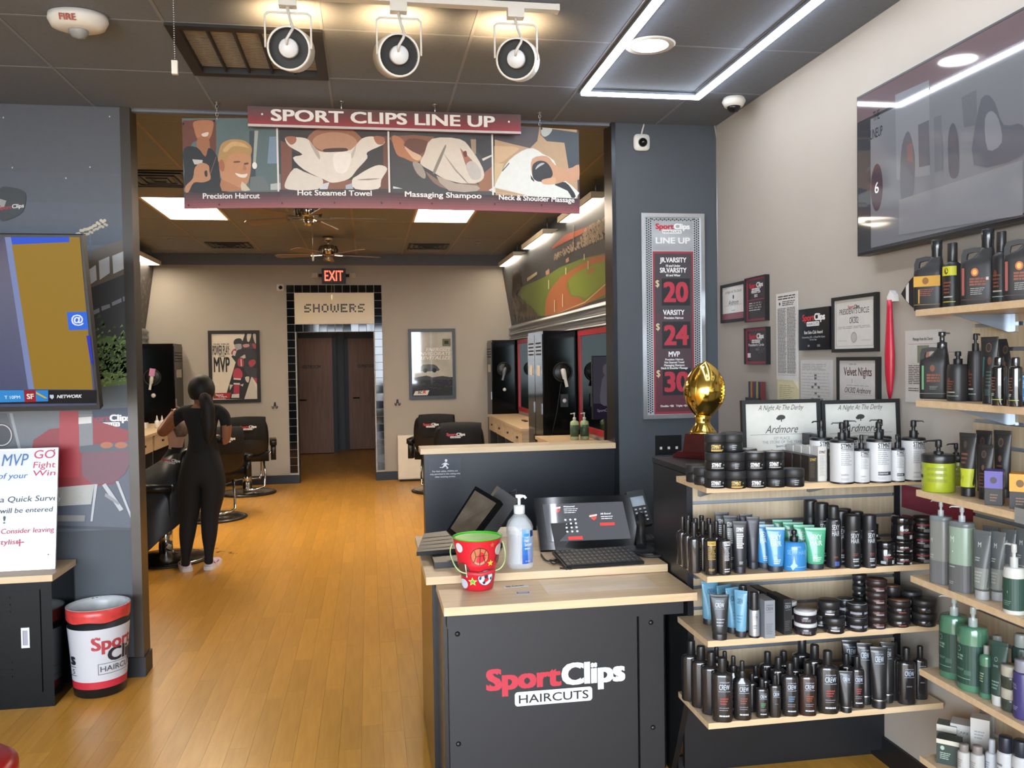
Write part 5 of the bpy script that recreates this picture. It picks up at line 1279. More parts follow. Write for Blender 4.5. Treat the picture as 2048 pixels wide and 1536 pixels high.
# ================================================================ BARBER CHAIRS
def barber_chair(label, x, y, rz, flip=1, card=False, cover=True, group='black barber chairs with chrome bases'):
    t = thing('barber_chair', label, 'barber chair', (x, y, 0), rz, group=group)
    lathe('base_disc', [(0, .0), (.33, .0), (.335, .012), (.30, .03), (.12, .05), (.06, .055), (.055, .06)], mat('worn_steel_base', '#8f8c88', .25, metal=1, var=.15, scale=6), t, 40)
    lathe('base_rim', [(.325, -.0), (.345, .004), (.345, .014), (.325, .018)], M_bplast, t, 40, loc=(0, 0, .0005))
    lathe('pedestal', [(.055, .05), (.055, .34), (.042, .34), (.042, .42)], M_chrome, t, 20)
    bm = bmesh.new(); bm_box(bm, -.26, .26, -.22, .27, .41, .53); obj('seat', bm, M_leather, t, bevel=.045, seg=3, smooth=True)
    bm = bmesh.new()
    sec = [(-.20, .46, .24), (-.235, .60, .27), (-.26, .78, .27), (-.275, .90, .245), (-.28, .94, .20)]
    rings = []
    for yy, z, hw in sec:
        rings.append([bm.verts.new((sx*hw, yy+dy, z)) for sx, dy in ((-1, -.02), (-.6, -.05), (0, -.06), (.6, -.05), (1, -.02), (1, .05), (.5, .07), (-.5, .07), (-1, .05))])
    for a, b in zip(rings, rings[1:]):
        for k in range(9): bm.faces.new((a[k], a[(k+1) % 9], b[(k+1) % 9], b[k]))
    bm.faces.new(rings[0][::-1]); bm.faces.new(rings[-1])
    o = obj('backrest', bm, M_leather, t, smooth=True); o.modifiers.new('sub', 'SUBSURF').levels = 1; o.modifiers['sub'].render_levels = 2
    for s in (-1, 1):
        bm = bmesh.new(); bm_box(bm, s*.315-.04, s*.315+.04, -.22, .20, .60, .66); ar = obj('armrest', bm, M_leather, t, bevel=.025, seg=3, smooth=True)
        bm = bmesh.new(); bm_box(bm, s*.315-.03, s*.315+.03, -.20, -.06, .42, .61); obj('arm_panel', bm, M_leather, t, bevel=.03, seg=3, smooth=True)
        tube('arm_strut', [(s*.30, .14, .61), (s*.30, .16, .5), (s*.24, .12, .44)], .014, M_chrome, t)
    bm = bmesh.new()
    bm_tube(bm, [(-.17, .22, .45), (-.17, .36, .36), (-.17, .42, .18), (-.15, .40, .13), (.15, .40, .13), (.17, .42, .18), (.17, .36, .36), (.17, .22, .45)], .015, 8)
    obj('footrest', bm, M_chrome, t)
    bm = bmesh.new(); bm_tube(bm, [(flip*.20, -.05, .43), (flip*.215, -.06, .20), (flip*.20, -.10, .09), (flip*.12, -.16, .07), (-flip*.05, -.18, .065)], .014, 8)
    obj('chrome_stand', bm, M_chrome, t)
    tube('pump_lever', [(-flip*.05, -.05, .2), (-flip*.25, -.12, .14), (-flip*.30, -.2, .13)], .008, M_chrome, t)
    if cover:
        bm = bmesh.new(); n = 9
        rows = []
        prof = [(.075, .80), (.078, .92), (.03, .965), (-.05, .965), (-.085-.275+.275, .93)]
        pr = [(-.19, .84), (-.20, .93), (-.26, .972), (-.33, .955), (-.345, .88), (-.335, .76), (-.31, .68)]
        for yy, z in pr:
            rows.append([bm.verts.new(((k/8-.5)*.43*flip+.02, yy+.012*math.sin(k*1.9)*(z < .8)+.03*abs(k/4-1)**3*(1 if yy < -.25 else 0), z-.012*abs(k/4-1)**2)) for k in range(9)])
        for a, b in zip(rows, rows[1:]):
            for k in range(8): f_ = bm.faces.new((a[k], a[k+1], b[k+1], b[k])); f_.smooth = True
        o = obj('cloth_cover', bm, M_cloth, t); md = o.modifiers.new('th', 'SOLIDIFY'); md.thickness = .006
        o.modifiers.new('s', 'SUBSURF').levels = 1
        page('cover_logo', logo(.03*flip, .83, .19), o, lambda x, y, off: (x, -.3565-off+.25*max(0, .80-y)*.4, y), eps=.0004)
    if card:
        cd = box('price_card', -.14, -.02, -.372, -.368, .60, .76, mat('magazine_red', '#9a4038', .4, var=.25, scale=30), t); cd.rotation_euler = (0, 0, 0)
        page('card_header', [B(-.135, .735, -.025, .755, WHT), LINES(-.13, -.03, .61, .73, 7, '#cf9a90', .3, .4)], t, loc=(0, -.372, 0))
    return t
barber_chair('far left barber chair with red card on its back', -1.50, 10.95, .12, 1, card=True)
barber_chair('middle left barber chair hidden behind the stylist', -1.62, 9.25, .5, 1)
barber_chair('near left barber chair under the caped client', -1.66, 7.36, 1.35, 1, cover=False)
barber_chair('far right barber chair near the cream cabinet', .83, 10.55, -.25, -1, card=False)
barber_chair('near right barber chair behind the low wall', .93, 9.05, -.12, -1, card=False)

# ================================================================ PEOPLE
M_skin = mat('brown_skin', '#8a5a42', .55, var=.06, scale=20)
M_shirt = mat('black_knit', '#131415', .9, var=.1, scale=60, bump=.1)
M_pants = mat('black_stretch_pants', '#0f1011', .8, var=.1, scale=50)
M_hair = mat('black_hair', '#100e0d', .65, var=.2, scale=60, stretch=(8, 8, 1))
def skinned(name, verts, edges, parent, pick, mats, root=0, sub=2):
    """grow one continuous body from joints (position, rx, ry)"""
    me = bpy.data.meshes.new(name); me.from_pydata([v[0] for v in verts], edges, [])
    o = bpy.data.objects.new(name, me); COL.objects.link(o)
    o.modifiers.new('skin', 'SKIN'); sv = me.skin_vertices[0].data
    for i, v in enumerate(verts):
        sv[i].radius = (v[1], v[2]); sv[i].use_root = (i == root)
    md = o.modifiers.new('sub', 'SUBSURF'); md.levels = sub; md.render_levels = sub
    bpy.context.view_layer.update()
    dg = bpy.context.evaluated_depsgraph_get()
    m2 = bpy.data.meshes.new_from_object(o.evaluated_get(dg))
    bpy.data.objects.remove(o); bpy.data.meshes.remove(me)
    m2.name = name; m2.materials.clear()
    for m in mats: m2.materials.append(m)
    for pl in m2.polygons:
        pl.use_smooth = True; pl.material_index = pick(pl.center)
    return link(name, m2, parent)
def sp(zx, zy, y): return tuple(oY(280+zx*.2735, 740+zy*.2735, y))
per = thing('person', 'stylist in black top and trousers with long ponytail, working at left chair', 'person', (0, 0, 0))
Y0 = 6.88
V = []; Eg = []
def J(p, rx, ry=None, to=None):
    V.append((p, rx, ry or rx))
    if to is not None: Eg.append((to, len(V)-1))
    return len(V)-1
pel = J(sp(455, 690, Y0), .165, .12)
wai = J(sp(460, 545, Y0), .145, .10, pel)
che = J(sp(455, 420, Y0), .16, .11, wai)
upc = J(sp(452, 325, Y0), .14, .095, che)
nek = J(sp(448, 262, Y0+.01), .047, .047, upc)
hd0 = J(sp(450, 205, Y0+.03), .062, .07, nek)
hd1 = J(sp(452, 150, Y0+.035), .078, .088, hd0)
hd2 = J(sp(453, 110, Y0+.03), .06, .07, hd1)
# legs
for sx, hip, th, kn, ca, an, hl, toe in ((-1, (375, 800), (368, 920), (362, 1075), (345, 1190), (335, 1370), (332, 1440), (318, 1462)), (1, (535, 800), (528, 920), (510, 1060), (508, 1180), (504, 1350), (503, 1425), (512, 1448))):
    a = J(sp(*hip, Y0), .115, .115, pel); b = J(sp(*th, Y0), .10, .10, a); c = J(sp(*kn, Y0+.01), .066, .07, b); d = J(sp(*ca, Y0-.01), .062, .068, c)
    e = J(sp(*an, Y0), .03, .034, d); f_ = J(sp(*hl, Y0), .032, .036, e)
# left arm: elbow out, hand raised
s1 = J(sp(330, 310, Y0), .062, .062, upc); s2 = J(sp(275, 335, Y0), .055, .055, s1); el = J(sp(165, 462, Y0+.05), .038, .04, s2); el2 = J(sp(150, 452, Y0+.09), .035, .035, el)
fo = J(sp(200, 380, Y0+.20), .033, .033, el2); wr = J(sp(238, 325, Y0+.25), .022, .026, fo); pm = J(sp(255, 303, Y0+.27), .018, .032, wr)
for k, (dx, dy, dyy) in enumerate(((16, -36, .0), (27, -38, .01), (36, -30, .02), (42, -20, .03))):
    m1 = J(sp(255+dx*.55, 303+dy*.55, Y0+.28+dyy), .0085, .0085, pm); J(sp(255+dx, 303+dy, Y0+.275+dyy*1.6), .0075, .0075, m1)
m1 = J(sp(236, 300, Y0+.25), .0095, .0095, pm); J(sp(232, 284, Y0+.25), .008, .008, m1)
# right arm: elbow at the side, forearm forward
s1 = J(sp(570, 305, Y0), .062, .062, upc); s2 = J(sp(622, 330, Y0), .055, .055, s1); s3 = J(sp(632, 420, Y0+.01), .045, .045, s2); el = J(sp(625, 520, Y0+.04), .038, .038, s3)
fo = J(sp(560, 500, Y0+.18), .034, .034, el); wr = J(sp(470, 480, Y0+.27), .023, .026, fo); pm = J(sp(440, 475, Y0+.29), .018, .03, wr)
for k in range(4):
    m1 = J(sp(415, 462+k*9, Y0+.30), .0085, .0085, pm); J(sp(395, 466+k*9, Y0+.30), .0075, .0075, m1)
m1 = J(sp(430, 452, Y0+.28), .0095, .0095, pm); J(sp(415, 442, Y0+.28), .008, .008, m1)
zneck = sp(450, 275, Y0)[2]; xneck = sp(448, 262, Y0)[0]; zwaist = sp(450, 590, Y0)[2]
xs1 = sp(255, 380, Y0)[0]; zsl = sp(630, 405, Y0)[2]; xr = sp(598, 400, Y0)[0]
def pick(c):
    if c.z > zneck and abs(c.x-xneck) < .052: return 0
    if c.z > zneck+.06: return 0
    if c.z < zwaist: return 2
    if c.x < xs1+.012*0 or (c.y > Y0+.13): return 0
    if c.x > xr and c.z < zsl: return 0
    return 1
skinned('body', V, Eg, per, pick, [M_skin, M_shirt, M_pants], sub=3)
# hair: cap and ponytail
hc = Vector(sp(452, 152, Y0+.02))
bm = bmesh.new()
bmesh.ops.create_uvsphere(bm, u_segments=28, v_segments=18, radius=1)
for v in bm.verts:
    n_ = v.co.copy()
    v.co = Vector((n_.x*.099, n_.y*.108-.012, n_.z*.112+.012))
    if n_.y > .45 and n_.z < .35: v.co.y *= .72
    if n_.z < -.5: v.co.z = max(v.co.z, -.065)
    v.co += Vector((0, 0, .002*math.sin(n_.x*40)))
    v.co += hc
obj('hair', bm, M_hair, per, smooth=True)
bm = bmesh.new()
pt = [sp(470, 195, Y0-.09), sp(478, 215, Y0-.125), sp(492, 260, Y0-.14), sp(500, 340, Y0-.13), sp(503, 430, Y0-.125), sp(498, 500, Y0-.12), sp(495, 545, Y0-.115)]
bm_tube(bm, crom(pt, 5, False), [.02, .03, .038, .042, .044, .044, .045, .046, .047, .048, .049, .05, .05, .05, .05, .05, .05, .049, .048, .047, .045, .043, .04, .037, .033, .028, .024, .018, .012, .008, .004][:31], 12)
for v in bm.verts:
    c = v.co; v.co.x += .004*math.sin(c.z*55+c.x*200)
o = obj('ponytail', bm, M_hair, per, smooth=True)
bm = bmesh.new(); bm_tube(bm, [(math.cos(a)*.03, 0, math.sin(a)*.03) for a in [2*PI*k/14 for k in range(15)]], .008, 6, cap=False)
obj('hair_band', bm, mat('pink_hair_band', '#8e4a5a', .7), per, loc=sp(472, 198, Y0-.10), rot=(.4, 0, 0))
bm = bmesh.new()
for s in (-1, 1):
    bm_lathe(bm, [(0, -.022), (.012, -.02), (.017, 0), (.012, .022), (0, .026)], 10, sx=.5, sy=1, cx=hc.x+s*.086, cy=hc.y+.03)
for v in bm.verts: v.co.z += hc.z-.035
obj('ears', bm, M_skin, per, smooth=True)
# face on the far side of the head
fy = hc.y+.085
bm = bmesh.new(); bm_lathe(bm, [(0, -.02), (.014, -.014), (.009, .012), (0, .02)], 8, cx=hc.x, cy=fy+.012)
for v in bm.verts: v.co.z += hc.z-.035
obj('nose', bm, M_skin, per, smooth=True)
for s in (-1, 1):
    e = lathe('eye', [(0, -.008), (.01, -.004), (.012, 0), (.01, .004), (0, .008)], mat('eye_white', '#e8e4de', .2), per, 12, loc=(hc.x+s*.032, fy-.006, hc.z-.01))
box('mouth', hc.x-.022, hc.x+.022, fy-.012, fy+.001, hc.z-.072, hc.z-.062, mat('lips', '#7a3f3a', .5), per, bevel=.003)
# shoes
M_shoe = mat('pink_white_knit_shoe', '#cfaec4', .7, var=.2, scale=30, col2='#e9e2e6')
for zx, zy, rot in ((330, 1478, .35), (506, 1462, -.15)):
    p = oZ(280+zx*.2735, 740+zy*.2735, 0)
    sh = link('shoe', None, per) if False else None
    bm = bmesh.new(); secs = [(-.045, .028, .075), (-.02, .036, .082), (.04, .038, .07), (.10, .042, .05), (.16, .04, .038), (.195, .022, .028)]
    rings = []
    for yy, hw, hh in secs:
        rings.append([bm.verts.new((hw*math.cos(a), yy, .02+max(0, math.sin(a))*hh*.8-.012*max(0, -math.sin(a)))) for a in [2*PI*k/12 for k in range(12)]])
    for a, b in zip(rings, rings[1:]):
        for k in range(12): bm.faces.new((a[k], a[(k+1) % 12], b[(k+1) % 12], b[k]))
    bm.faces.new(rings[0][::-1]); bm.faces.new(rings[-1])
    so = obj('shoe', bm, M_shoe, per, smooth=True, loc=(p.x, p.y+.05, .004), rot=(0, 0, rot))
    bm = bmesh.new(); bm_prism(bm, crom([(-.036, -.05), (.036, -.05), (.042, .08), (.03, .19), (-.03, .19), (-.042, .08)], 4), -.003, .026, 'z'); obj('sole', bm, mat('white_sole', '#dcd6d2', .6), so, bevel=.004)
    bm = bmesh.new(); bm_tube(bm, [(-.037, -.02, .05), (-.03, .03, .03), (-.041, .08, .045)], .004, 6); bm_tube(bm, [(.037, -.02, .05), (.03, .03, .03), (.041, .08, .045)], .004, 6)
    obj('shoe_stripe', bm, mat('purple_trim', '#7d4a7c', .6), so)

# seated client under a cape
cl = thing('person', 'seated client under a draped black cape, mostly hidden by the partition', 'person', (0, 0, 0))
hc = oY(352, 866, 7.30)
V = []; Eg = []
a = J((hc.x-.12, 7.33, .56), .15, .14); b = J((hc.x-.05, 7.33, .76), .15, .12, a); c = J((hc.x-.01, 7.32, .90), .05, .05, b); d = J((hc.x, 7.31, hc.z), .07, .08, c); J((hc.x, 7.31, hc.z+.06), .055, .065, d)
for s in (-1, 1):
    e = J((hc.x-.36, 7.33+s*.1, .56), .075, .075, a); f_ = J((hc.x-.62, 7.33+s*.1, .52), .06, .06, e); J((hc.x-.72, 7.33+s*.1, .18), .045, .045, f_)
skinned('body', V, Eg, cl, lambda c_: 0 if c_.z > hc.z-.12 else 1, [mat('pale_skin', '#b98f78', .55), M_cloth])
bm = bmesh.new(); bmesh.ops.create_uvsphere(bm, u_segments=20, v_segments=12, radius=1)
for v in bm.verts:
    n_ = v.co.copy(); v.co = Vector((hc.x+.012+n_.x*.085, 7.31+n_.y*.082, max(hc.z+.03+n_.z*.085, hc.z-.03 if n_.x > 0 else hc.z+.04)))
obj('hair', bm, mat('grey_brown_hair', '#6b5a4c', .6, var=.2, scale=40), cl, smooth=True)
# cape lofted along X: (x, top z, bottom z, half depth)
bm = bmesh.new(); rings = []
st = [(hc.x+.15, .76, .42, .20), (hc.x+.07, .87, .33, .30), (hc.x-.02, .895, .27, .34), (hc.x-.12, .83, .17, .36), (hc.x-.24, .75, .08, .37), (hc.x-.36, .69, .05, .37), (hc.x-.5, .65, .05, .36), (hc.x-.64, .60, .05, .33), (hc.x-.76, .50, .05, .26)]
for x, zt, zb, hd_ in st:
    ring_ = []
    for k in range(24):
        u = k/23; a = PI*u   # over the top from front to back
        yy = 7.32-math.cos(a)*hd_*(1 if .12 < u < .88 else 1.05)
        z = zb+(zt-zb)*min(1, (math.sin(a)**.55))
        yy += .012*math.sin(x*38+u*3)*(1-math.sin(a))
        ring_.append(bm.verts.new((x+.01*math.sin(u*20+x*9), yy, z)))
    rings.append(ring_)
for a, b in zip(rings, rings[1:]):
    for k in range(23): f_ = bm.faces.new((a[k], a[k+1], b[k+1], b[k])); f_.smooth = True
o = obj('cape', bm, mat('black_nylon_cape', '#242628', .42, var=.2, scale=9, bump=.3), cl); md = o.modifiers.new('th', 'SOLIDIFY'); md.thickness = .004; o.modifiers.new('s', 'SUBSURF').levels = 1
u = oY(343, 922, 6.985)
page('cape_logo', logo(0, 0, .14), o, loc=(u.x, 6.955, u.z), rot=(0, .15, 0), eps=.0004)
# hair clippings on the floor
its = []; V = []; Fs = []; R_ = random.Random(4)
for px, py in ((441, 1104), (457, 1105), (435, 1103), (466, 1107), (395, 1099), (405, 1099), (398, 1098), (434, 1097), (393, 1100)):
    p = oZ(px, py, 0)
    for j in range(5):
        x, y = p.x+R_.uniform(-.03, .03), p.y+R_.uniform(-.02, .02); i = len(V); a = R_.uniform(0, 3.1); c_, s_ = math.cos(a)*.014, math.sin(a)*.014
        V += [(x-c_-s_*.25, y-s_+c_*.25), (x+c_-s_*.25, y+s_+c_*.25), (x+c_+s_*.25, y+s_-c_*.25), (x-c_+s_*.25, y-s_-c_*.25)]; Fs.append((i, i+1, i+2, i+3))
o = link('hair_clippings', print_mesh('hair_clippings', [(V, Fs, '#1b1512')], flatZ)); o['kind'] = 'stuff'; tag(o, 'dark hair clippings scattered on the floor by the stylist', 'clippings')
# ================================================================ LOW WALL AND RECEPTION DESK
lw = thing('low_divider_wall', 'low charcoal divider wall with maple cap behind the reception desk', 'half wall', (0, YP, 0))
box('panel', .283, 1.337, -.002, .12, .0, 1.089, mat('charcoal_laminate', '#1d2126', .35, var=.06, scale=5), lw)
box('wood_cap', .262, 1.337, -.03, .15, 1.089, 1.118, M_mapleX, lw, bevel=.004)
a = oY(858, 918, YP-.002); b = oY(922, 958, YP-.002)
st = thing('safety_sticker', 'small dark sticker with running child asking children to stay out', 'sticker', ((a.x+b.x)/2, YP-.0025, (a.z+b.z)/2))
W, H = (b.x-a.x)/2, (a.z-b.z)/2
box('film', -W, W, -.0008, 0, -H, H, mat('sticker_navy', '#252b35', .3), st)
wh = '#d8dade'
its = [EL(.006, H*.80, .007, .008, wh, 12), P([(-.002, H*.62), (.012, H*.58), (.006, H*.30), (-.008, H*.34)], wh), P([(-.008, H*.36), (.004, H*.30), (-.012, H*.12), (-.03, H*.16), (-.028, H*.2), (-.014, H*.19)], wh), P([(-.002, H*.36), (.008, H*.3), (.018, H*.1), (.012, H*.02), (.006, H*.04), (.010, H*.12)], wh), P([(.004, H*.6), (.022, H*.44), (.02, H*.38), (.0, H*.5)], wh), P([(-.002, H*.6), (-.018, H*.46), (-.016, H*.42), (.0, H*.5)], wh)]
for k, s in enumerate(('For their safety, children are', 'only permitted in the cutting area', 'when receiving services.')): its.append(T(s, 0, -H*(.26+.26*k), .009, wh, w=W*(1.6, 1.9, 1.3)[k]))
page('print', its, st, loc=(0, -.0008, 0), eps=.0002)
a = oY(1336, 890, YP)
sw = thing('switch_plate', 'black wall plate with three small white switches beside the trophy', 'switch plate', (a.x, YP-.001, a.z))
box('plate', -.075, .075, -.008, 0, -.055, .055, M_bplast, sw, bevel=.003)
for k in (-1, 0, 1): box('toggle', k*.046-.006, k*.046+.006, -.016, -.008, -.022, -.008, M_white, sw, bevel=.002)

dk = thing('reception_desk', 'black reception desk with pale maple top', 'desk', (0, 0, 0))
box('body', .213, 1.105, 3.15, 3.84, .0, .771, M_blackg, dk)
box('desk_top', .19, 1.105, 3.112, 3.87, .772, .80, M_mapleX, dk, bevel=.003)
lg = thing('checkout_counter', 'black checkout counter front with lettering and maple ledge', 'counter', (0, 0, 0))
LX0, LX1, LY0 = .228, 1.104, 2.812
box('ledge_top', LX0, LX1, LY0, 3.148, .743, .7705, M_mapleX, lg, bevel=.003)
PYF = 2.868
pl = oY(897, 1300, PYF).x; pr = oY(1327, 1260, PYF).x
box('carcass', pl-.016, pr, PYF+.02, 3.149, 0, .742, M_blackg, lg)
M_front = mat('charcoal_front_laminate', '#1b1d21', .42, var=.06, scale=5)
gx = oY(1277, 1350, PYF).x
box('front_panel', pl, gx-.004, PYF, PYF+.018, .10, .70, M_front, lg, bevel=.001)
box('front_strip', gx+.004, pr, PYF, PYF+.018, .10, .70, M_front, lg, bevel=.001)
box('apron', pl-.004, oY(1366, 1220, PYF).x, PYF-.004, PYF+.016, .685, .742, mat('charcoal_apron', '#1a1b1f', .45), lg)
box('kick_board', pl, pr, PYF+.012, PYF+.02, 0, .10, M_black, lg)
for q in ((915, 1268), (917, 1488), (1302, 1245), (1306, 1455)):
    p = oY(*q, PYF); lathe('screw_cap', [(0, .005), (.006, .004), (.009, .0)], M_bplast, lg, 14, loc=(p.x, PYF-.0002, p.z), rot=(PI/2, 0, 0))
a = oY(972, 1370, PYF); b = oY(1250, 1345, PYF); c = oY(1110, 1367, PYF)
page('front_logo', logo((a.x+b.x)/2, c.z-.005, b.x-a.x, white='#e2ecf2', red='#bd2f42'), lg, loc=(0, PYF, 0), eps=.0004)
p = oZ(1031, 1173, .771)
lb = tag(box('barcode_label', -.045, .045, -.012, .012, 0, .0008, ink('#d6d4d0'), None), 'small white printed label taped on the maple ledge', 'label'); lb.location = (p.x, p.y, .7712); lb.rotation_euler = (0, 0, .03)
page('print', [B(-.035, -.008, -.018, .008, '#6d6f75'), T('SURVEY', .008, -.005, .009, '#4a4c52', w=.045, bold=.02)], lb, flatZ, loc=(0, 0, .0008))
p = oZ(1046, 1186, .771)
lb = tag(box('blue_sticker', -.024, .024, -.013, .013, 0, .0008, ink('#cfd2da'), None), 'small sticker with blue border at the ledge edge', 'sticker'); lb.location = (p.x, p.y, .7712); lb.rotation_euler = (0, 0, -.08)
page('print', [B(-.022, -.011, .022, .011, '#55648a'), B(-.017, -.008, .017, .008, '#aab2c4')], lb, flatZ, loc=(0, 0, .0008))
p0, p1 = oZ(1090, 1180, .771), oZ(1300, 1160, .771)
tag(box('clear_desk_mat', p0.x, p1.x, 2.90, 3.085, .7712, .7722, M_glass), 'thin clear plastic sheet lying on the maple ledge', 'desk mat')

# ---- bucket
p = oZ(960, 1183, .771); k = .98*3.12/F
bk = thing('sports_bucket', 'red metal bucket with sports balls and green inside on the ledge', 'bucket', (p.x, p.y+.053, .7715))
rb, rt, hb = 30*k, 49*k, .182
lathe('pail', [(0, .003), (rb-.003, 0), (rb, .003), (rb+(rt-rb)*.47, hb*.47), (rb+(rt-rb)*.5+.0015, hb*.5), (rb+(rt-rb)*.53, hb*.53), (rt, hb)], mat('red_enamel', '#c01f2c', .3, var=.04), bk, 48, open_=True)
lathe('green_inside', [(rt-.001, hb), (rt+.002, hb+.002), (rt+.003, hb+.004), (rt-.002, hb+.005), (rt-.003, hb), (rb, .006), (0, .006)], mat('lime_enamel', '#3fae1d', .25, var=.03), bk, 48)
def bmap(x, y, o):
    r = rb+(rt-rb)*y/hb+.0012+o; return (r*math.sin(x), -r*math.cos(x), y)
def ball(cx, cy, r, body, deco):
    s = 1/(rb+(rt-rb)*cy/hb)
    out = [EL(cx, cy, r*s, r, body, 24)]
    for pts, c in deco: out.append(P([(cx+a*r*s, cy+b*r) for a, b in pts], c))
    return out
ln = '#3a1f12'
def stripe(pts, w, c):
    L_ = pts; up = [(x+w*.5, y+w) for x, y in L_]; dn = [(x-w*.5, y-w) for x, y in L_]
    return (up+dn[::-1], c)
its = ball(-.02, hb*.70, .032, '#22130c', [])+ball(-.02, hb*.70, .030, '#c9774c', [stripe([(-.95, -.1), (-.3, .05), (.3, .12), (.95, .15)], .03, ln), ([(-.05, -.98), (.03, -.98), (.08, .98), (0, .98)], ln), ([(-.7, -.7), (-.4, 0), (-.55, .75), (-.62, .72), (-.48, 0), (-.76, -.66)], ln), ([(.6, -.75), (.35, 0), (.62, .75), (.68, .7), (.43, 0), (.68, -.7)], ln)])
its += ball(.33, hb*.27, .029, '#2a3152', [])+ball(.33, hb*.27, .027, '#dfe2e8', [([(math.cos(2*PI*j/5+PI/2)*.3+.02, math.sin(2*PI*j/5+PI/2)*.3+.15) for j in range(5)], '#2a2f45'), ([(-.9, .1), (-.6, .25), (-.62, -.15), (-.85, -.3)], '#2a2f45'), ([(.6, -.1), (.85, .1), (.9, -.3), (.65, -.45)], '#2a2f45'), ([(-.5, -.6), (-.2, -.45), (0, -.7), (-.25, -.9)], '#2a2f45'), ([(.1, .9), (.35, .7), (.6, .75), (.4, .95)], '#2a2f45')])
its += ball(-.95, hb*.42, .026, '#5d4032', [([(.45, -1), (.62, -1), (.62, .8), (.45, .85)], '#e4ded4')])+ball(-.98, hb*.86, .017, '#d9dce2', [])+ball(.95, hb*.80, .02, '#d3cdc8', [])+ball(-1.05, hb*.14, .018, '#cfd3dc', [])+ball(1.02, hb*.60, .014, '#6a4a3a', [])
def star(cx, cy, r, c):
    s = 1/(rb+(rt-rb)*cy/hb)
    return P([(cx+math.cos(PI/2+PI*j/5)*(r if j % 2 == 0 else r*.42)*s, cy+math.sin(PI/2+PI*j/5)*(r if j % 2 == 0 else r*.42)) for j in range(10)], c)
its += [star(-.42, hb*.20, .017, '#e6e08a'), star(-.42, hb*.20, .012, '#6ab82c'), star(.50, hb*.56, .013, '#e8d24a'), star(.50, hb*.92, .011, '#d8613a')]
page('ball_print', its, bk, bmap, eps=.00012)
M_lime = mat('pale_lime_wire', '#a9c98a', .4)
bm = bmesh.new(); hp_b = [( -rt-.004, 0, hb-.02), (-rt-.012, -.02, hb-.05), (-rt*.95, -.075, hb*.5), (-rt*.5, -rt*.95, hb*.40)]
hp_b2 = [(rt+.004, 0, hb-.02), (rt+.010, -.02, hb-.06), (rt*.92, -.075, hb*.52), (rt*.55, -rt*.92, hb*.42)]
bm_tube(bm, crom(hp_b+hp_b2[::-1], 6, False), .0022, 6); obj('wire_handle', bm, M_lime, bk)
tube('grip', [(-rt*.55, -rt*.93, hb*.40), (0, -rt*1.02, hb*.37), (rt*.58, -rt*.90, hb*.42)], .007, mat('red_grip', '#b8303a', .4), bk, 8)
bm = bmesh.new(); bm_tube(bm, [(-.02, 0, .02), (-.035, .01, .12)], .003); bm_tube(bm, [(0, 0, .02), (-.01, .03, .13)], .003); obj('paper_sticks', bm, M_white, bk)

# ---- hand sanitiser
p = oZ(1044, 1139, .80); cs = 3.42*.99/F; r = 25.5*cs
sn = thing('sanitizer_bottle', 'clear hand sanitizer pump bottle with blue label on the desk', 'bottle', (p.x, p.y+r*.8, .8006)); h = .205
lathe('gel', [(0, .004), (r*.92, .004), (r*.93, .03), (r*.93, .15), (r*.5, .185), (.0, .19)], mat('sanitizer_gel', '#dfe6ea', .2, var=0, alpha=.25), sn, 32, sq=.6)
lathe('bottle', [(r*.9, 0), (r, .008), (r, .155), (r*.85, .175), (r*.35, .205), (r*.33, h+.005)], M_clear, sn, 32, sq=.6, open_=True)
lathe('collar', [(r*.38, h-.002), (r*.42, h), (r*.42, h+.028), (r*.2, h+.03)], mat('clear_collar', '#c9cdd0', .3), sn, 20)
bm = bmesh.new(); bm_lathe(bm, [(.006, h+.028), (.006, h+.055), (.013, h+.058), (.015, h+.068), (0, h+.07)], 12); bm_tube(bm, [(0, 0, h+.063), (.018, -.01, h+.064), (.024, -.013, h+.056)], .005, 8)
obj('pump', bm, mat('white_pump', '#e4e6e8', .35), sn)
fm_ = lambda x, y, o: ((r*1.015+o)*math.sin(x), -(r*1.015+o)*math.cos(x)*1.0, y)
its = [B(.0, .022, .98, .15, '#7fb4dc', 10)] + [B(.0, .022, .98, .022+.10*(6-k)/6, c, 10) for k, c in enumerate(('#5aa0d6', '#4690d2', '#3580cf', '#2b72ca', '#2566c4', '#205cbc'))]
its += [T('Advanced', .18, .118, .006, '#e8f1fa', 'L', w=.4), T('Hand', .18, .104, .011, WHT, 'L', w=.32, bold=.02), T('Sanitizer', .18, .089, .011, WHT, 'L', w=.6, bold=.02), LINES(.18, .6, .074, .084, 1, '#d5e4f2', .1), T('33.8 FL OZ', .2, .03, .005, '#e8f1fa', 'L', w=.35), B(.12, .125, .5, .135, '#3a9ad0', 4), P([(.62, .122), (.92, .122), (.92, .145), (.62, .145)], '#20356e')]
page('front_label', its, sn, fm_, eps=.0002)
page('back_label', [B(-.85, .022, -.12, .135, '#c4c8cc', 8)], sn, fm_)

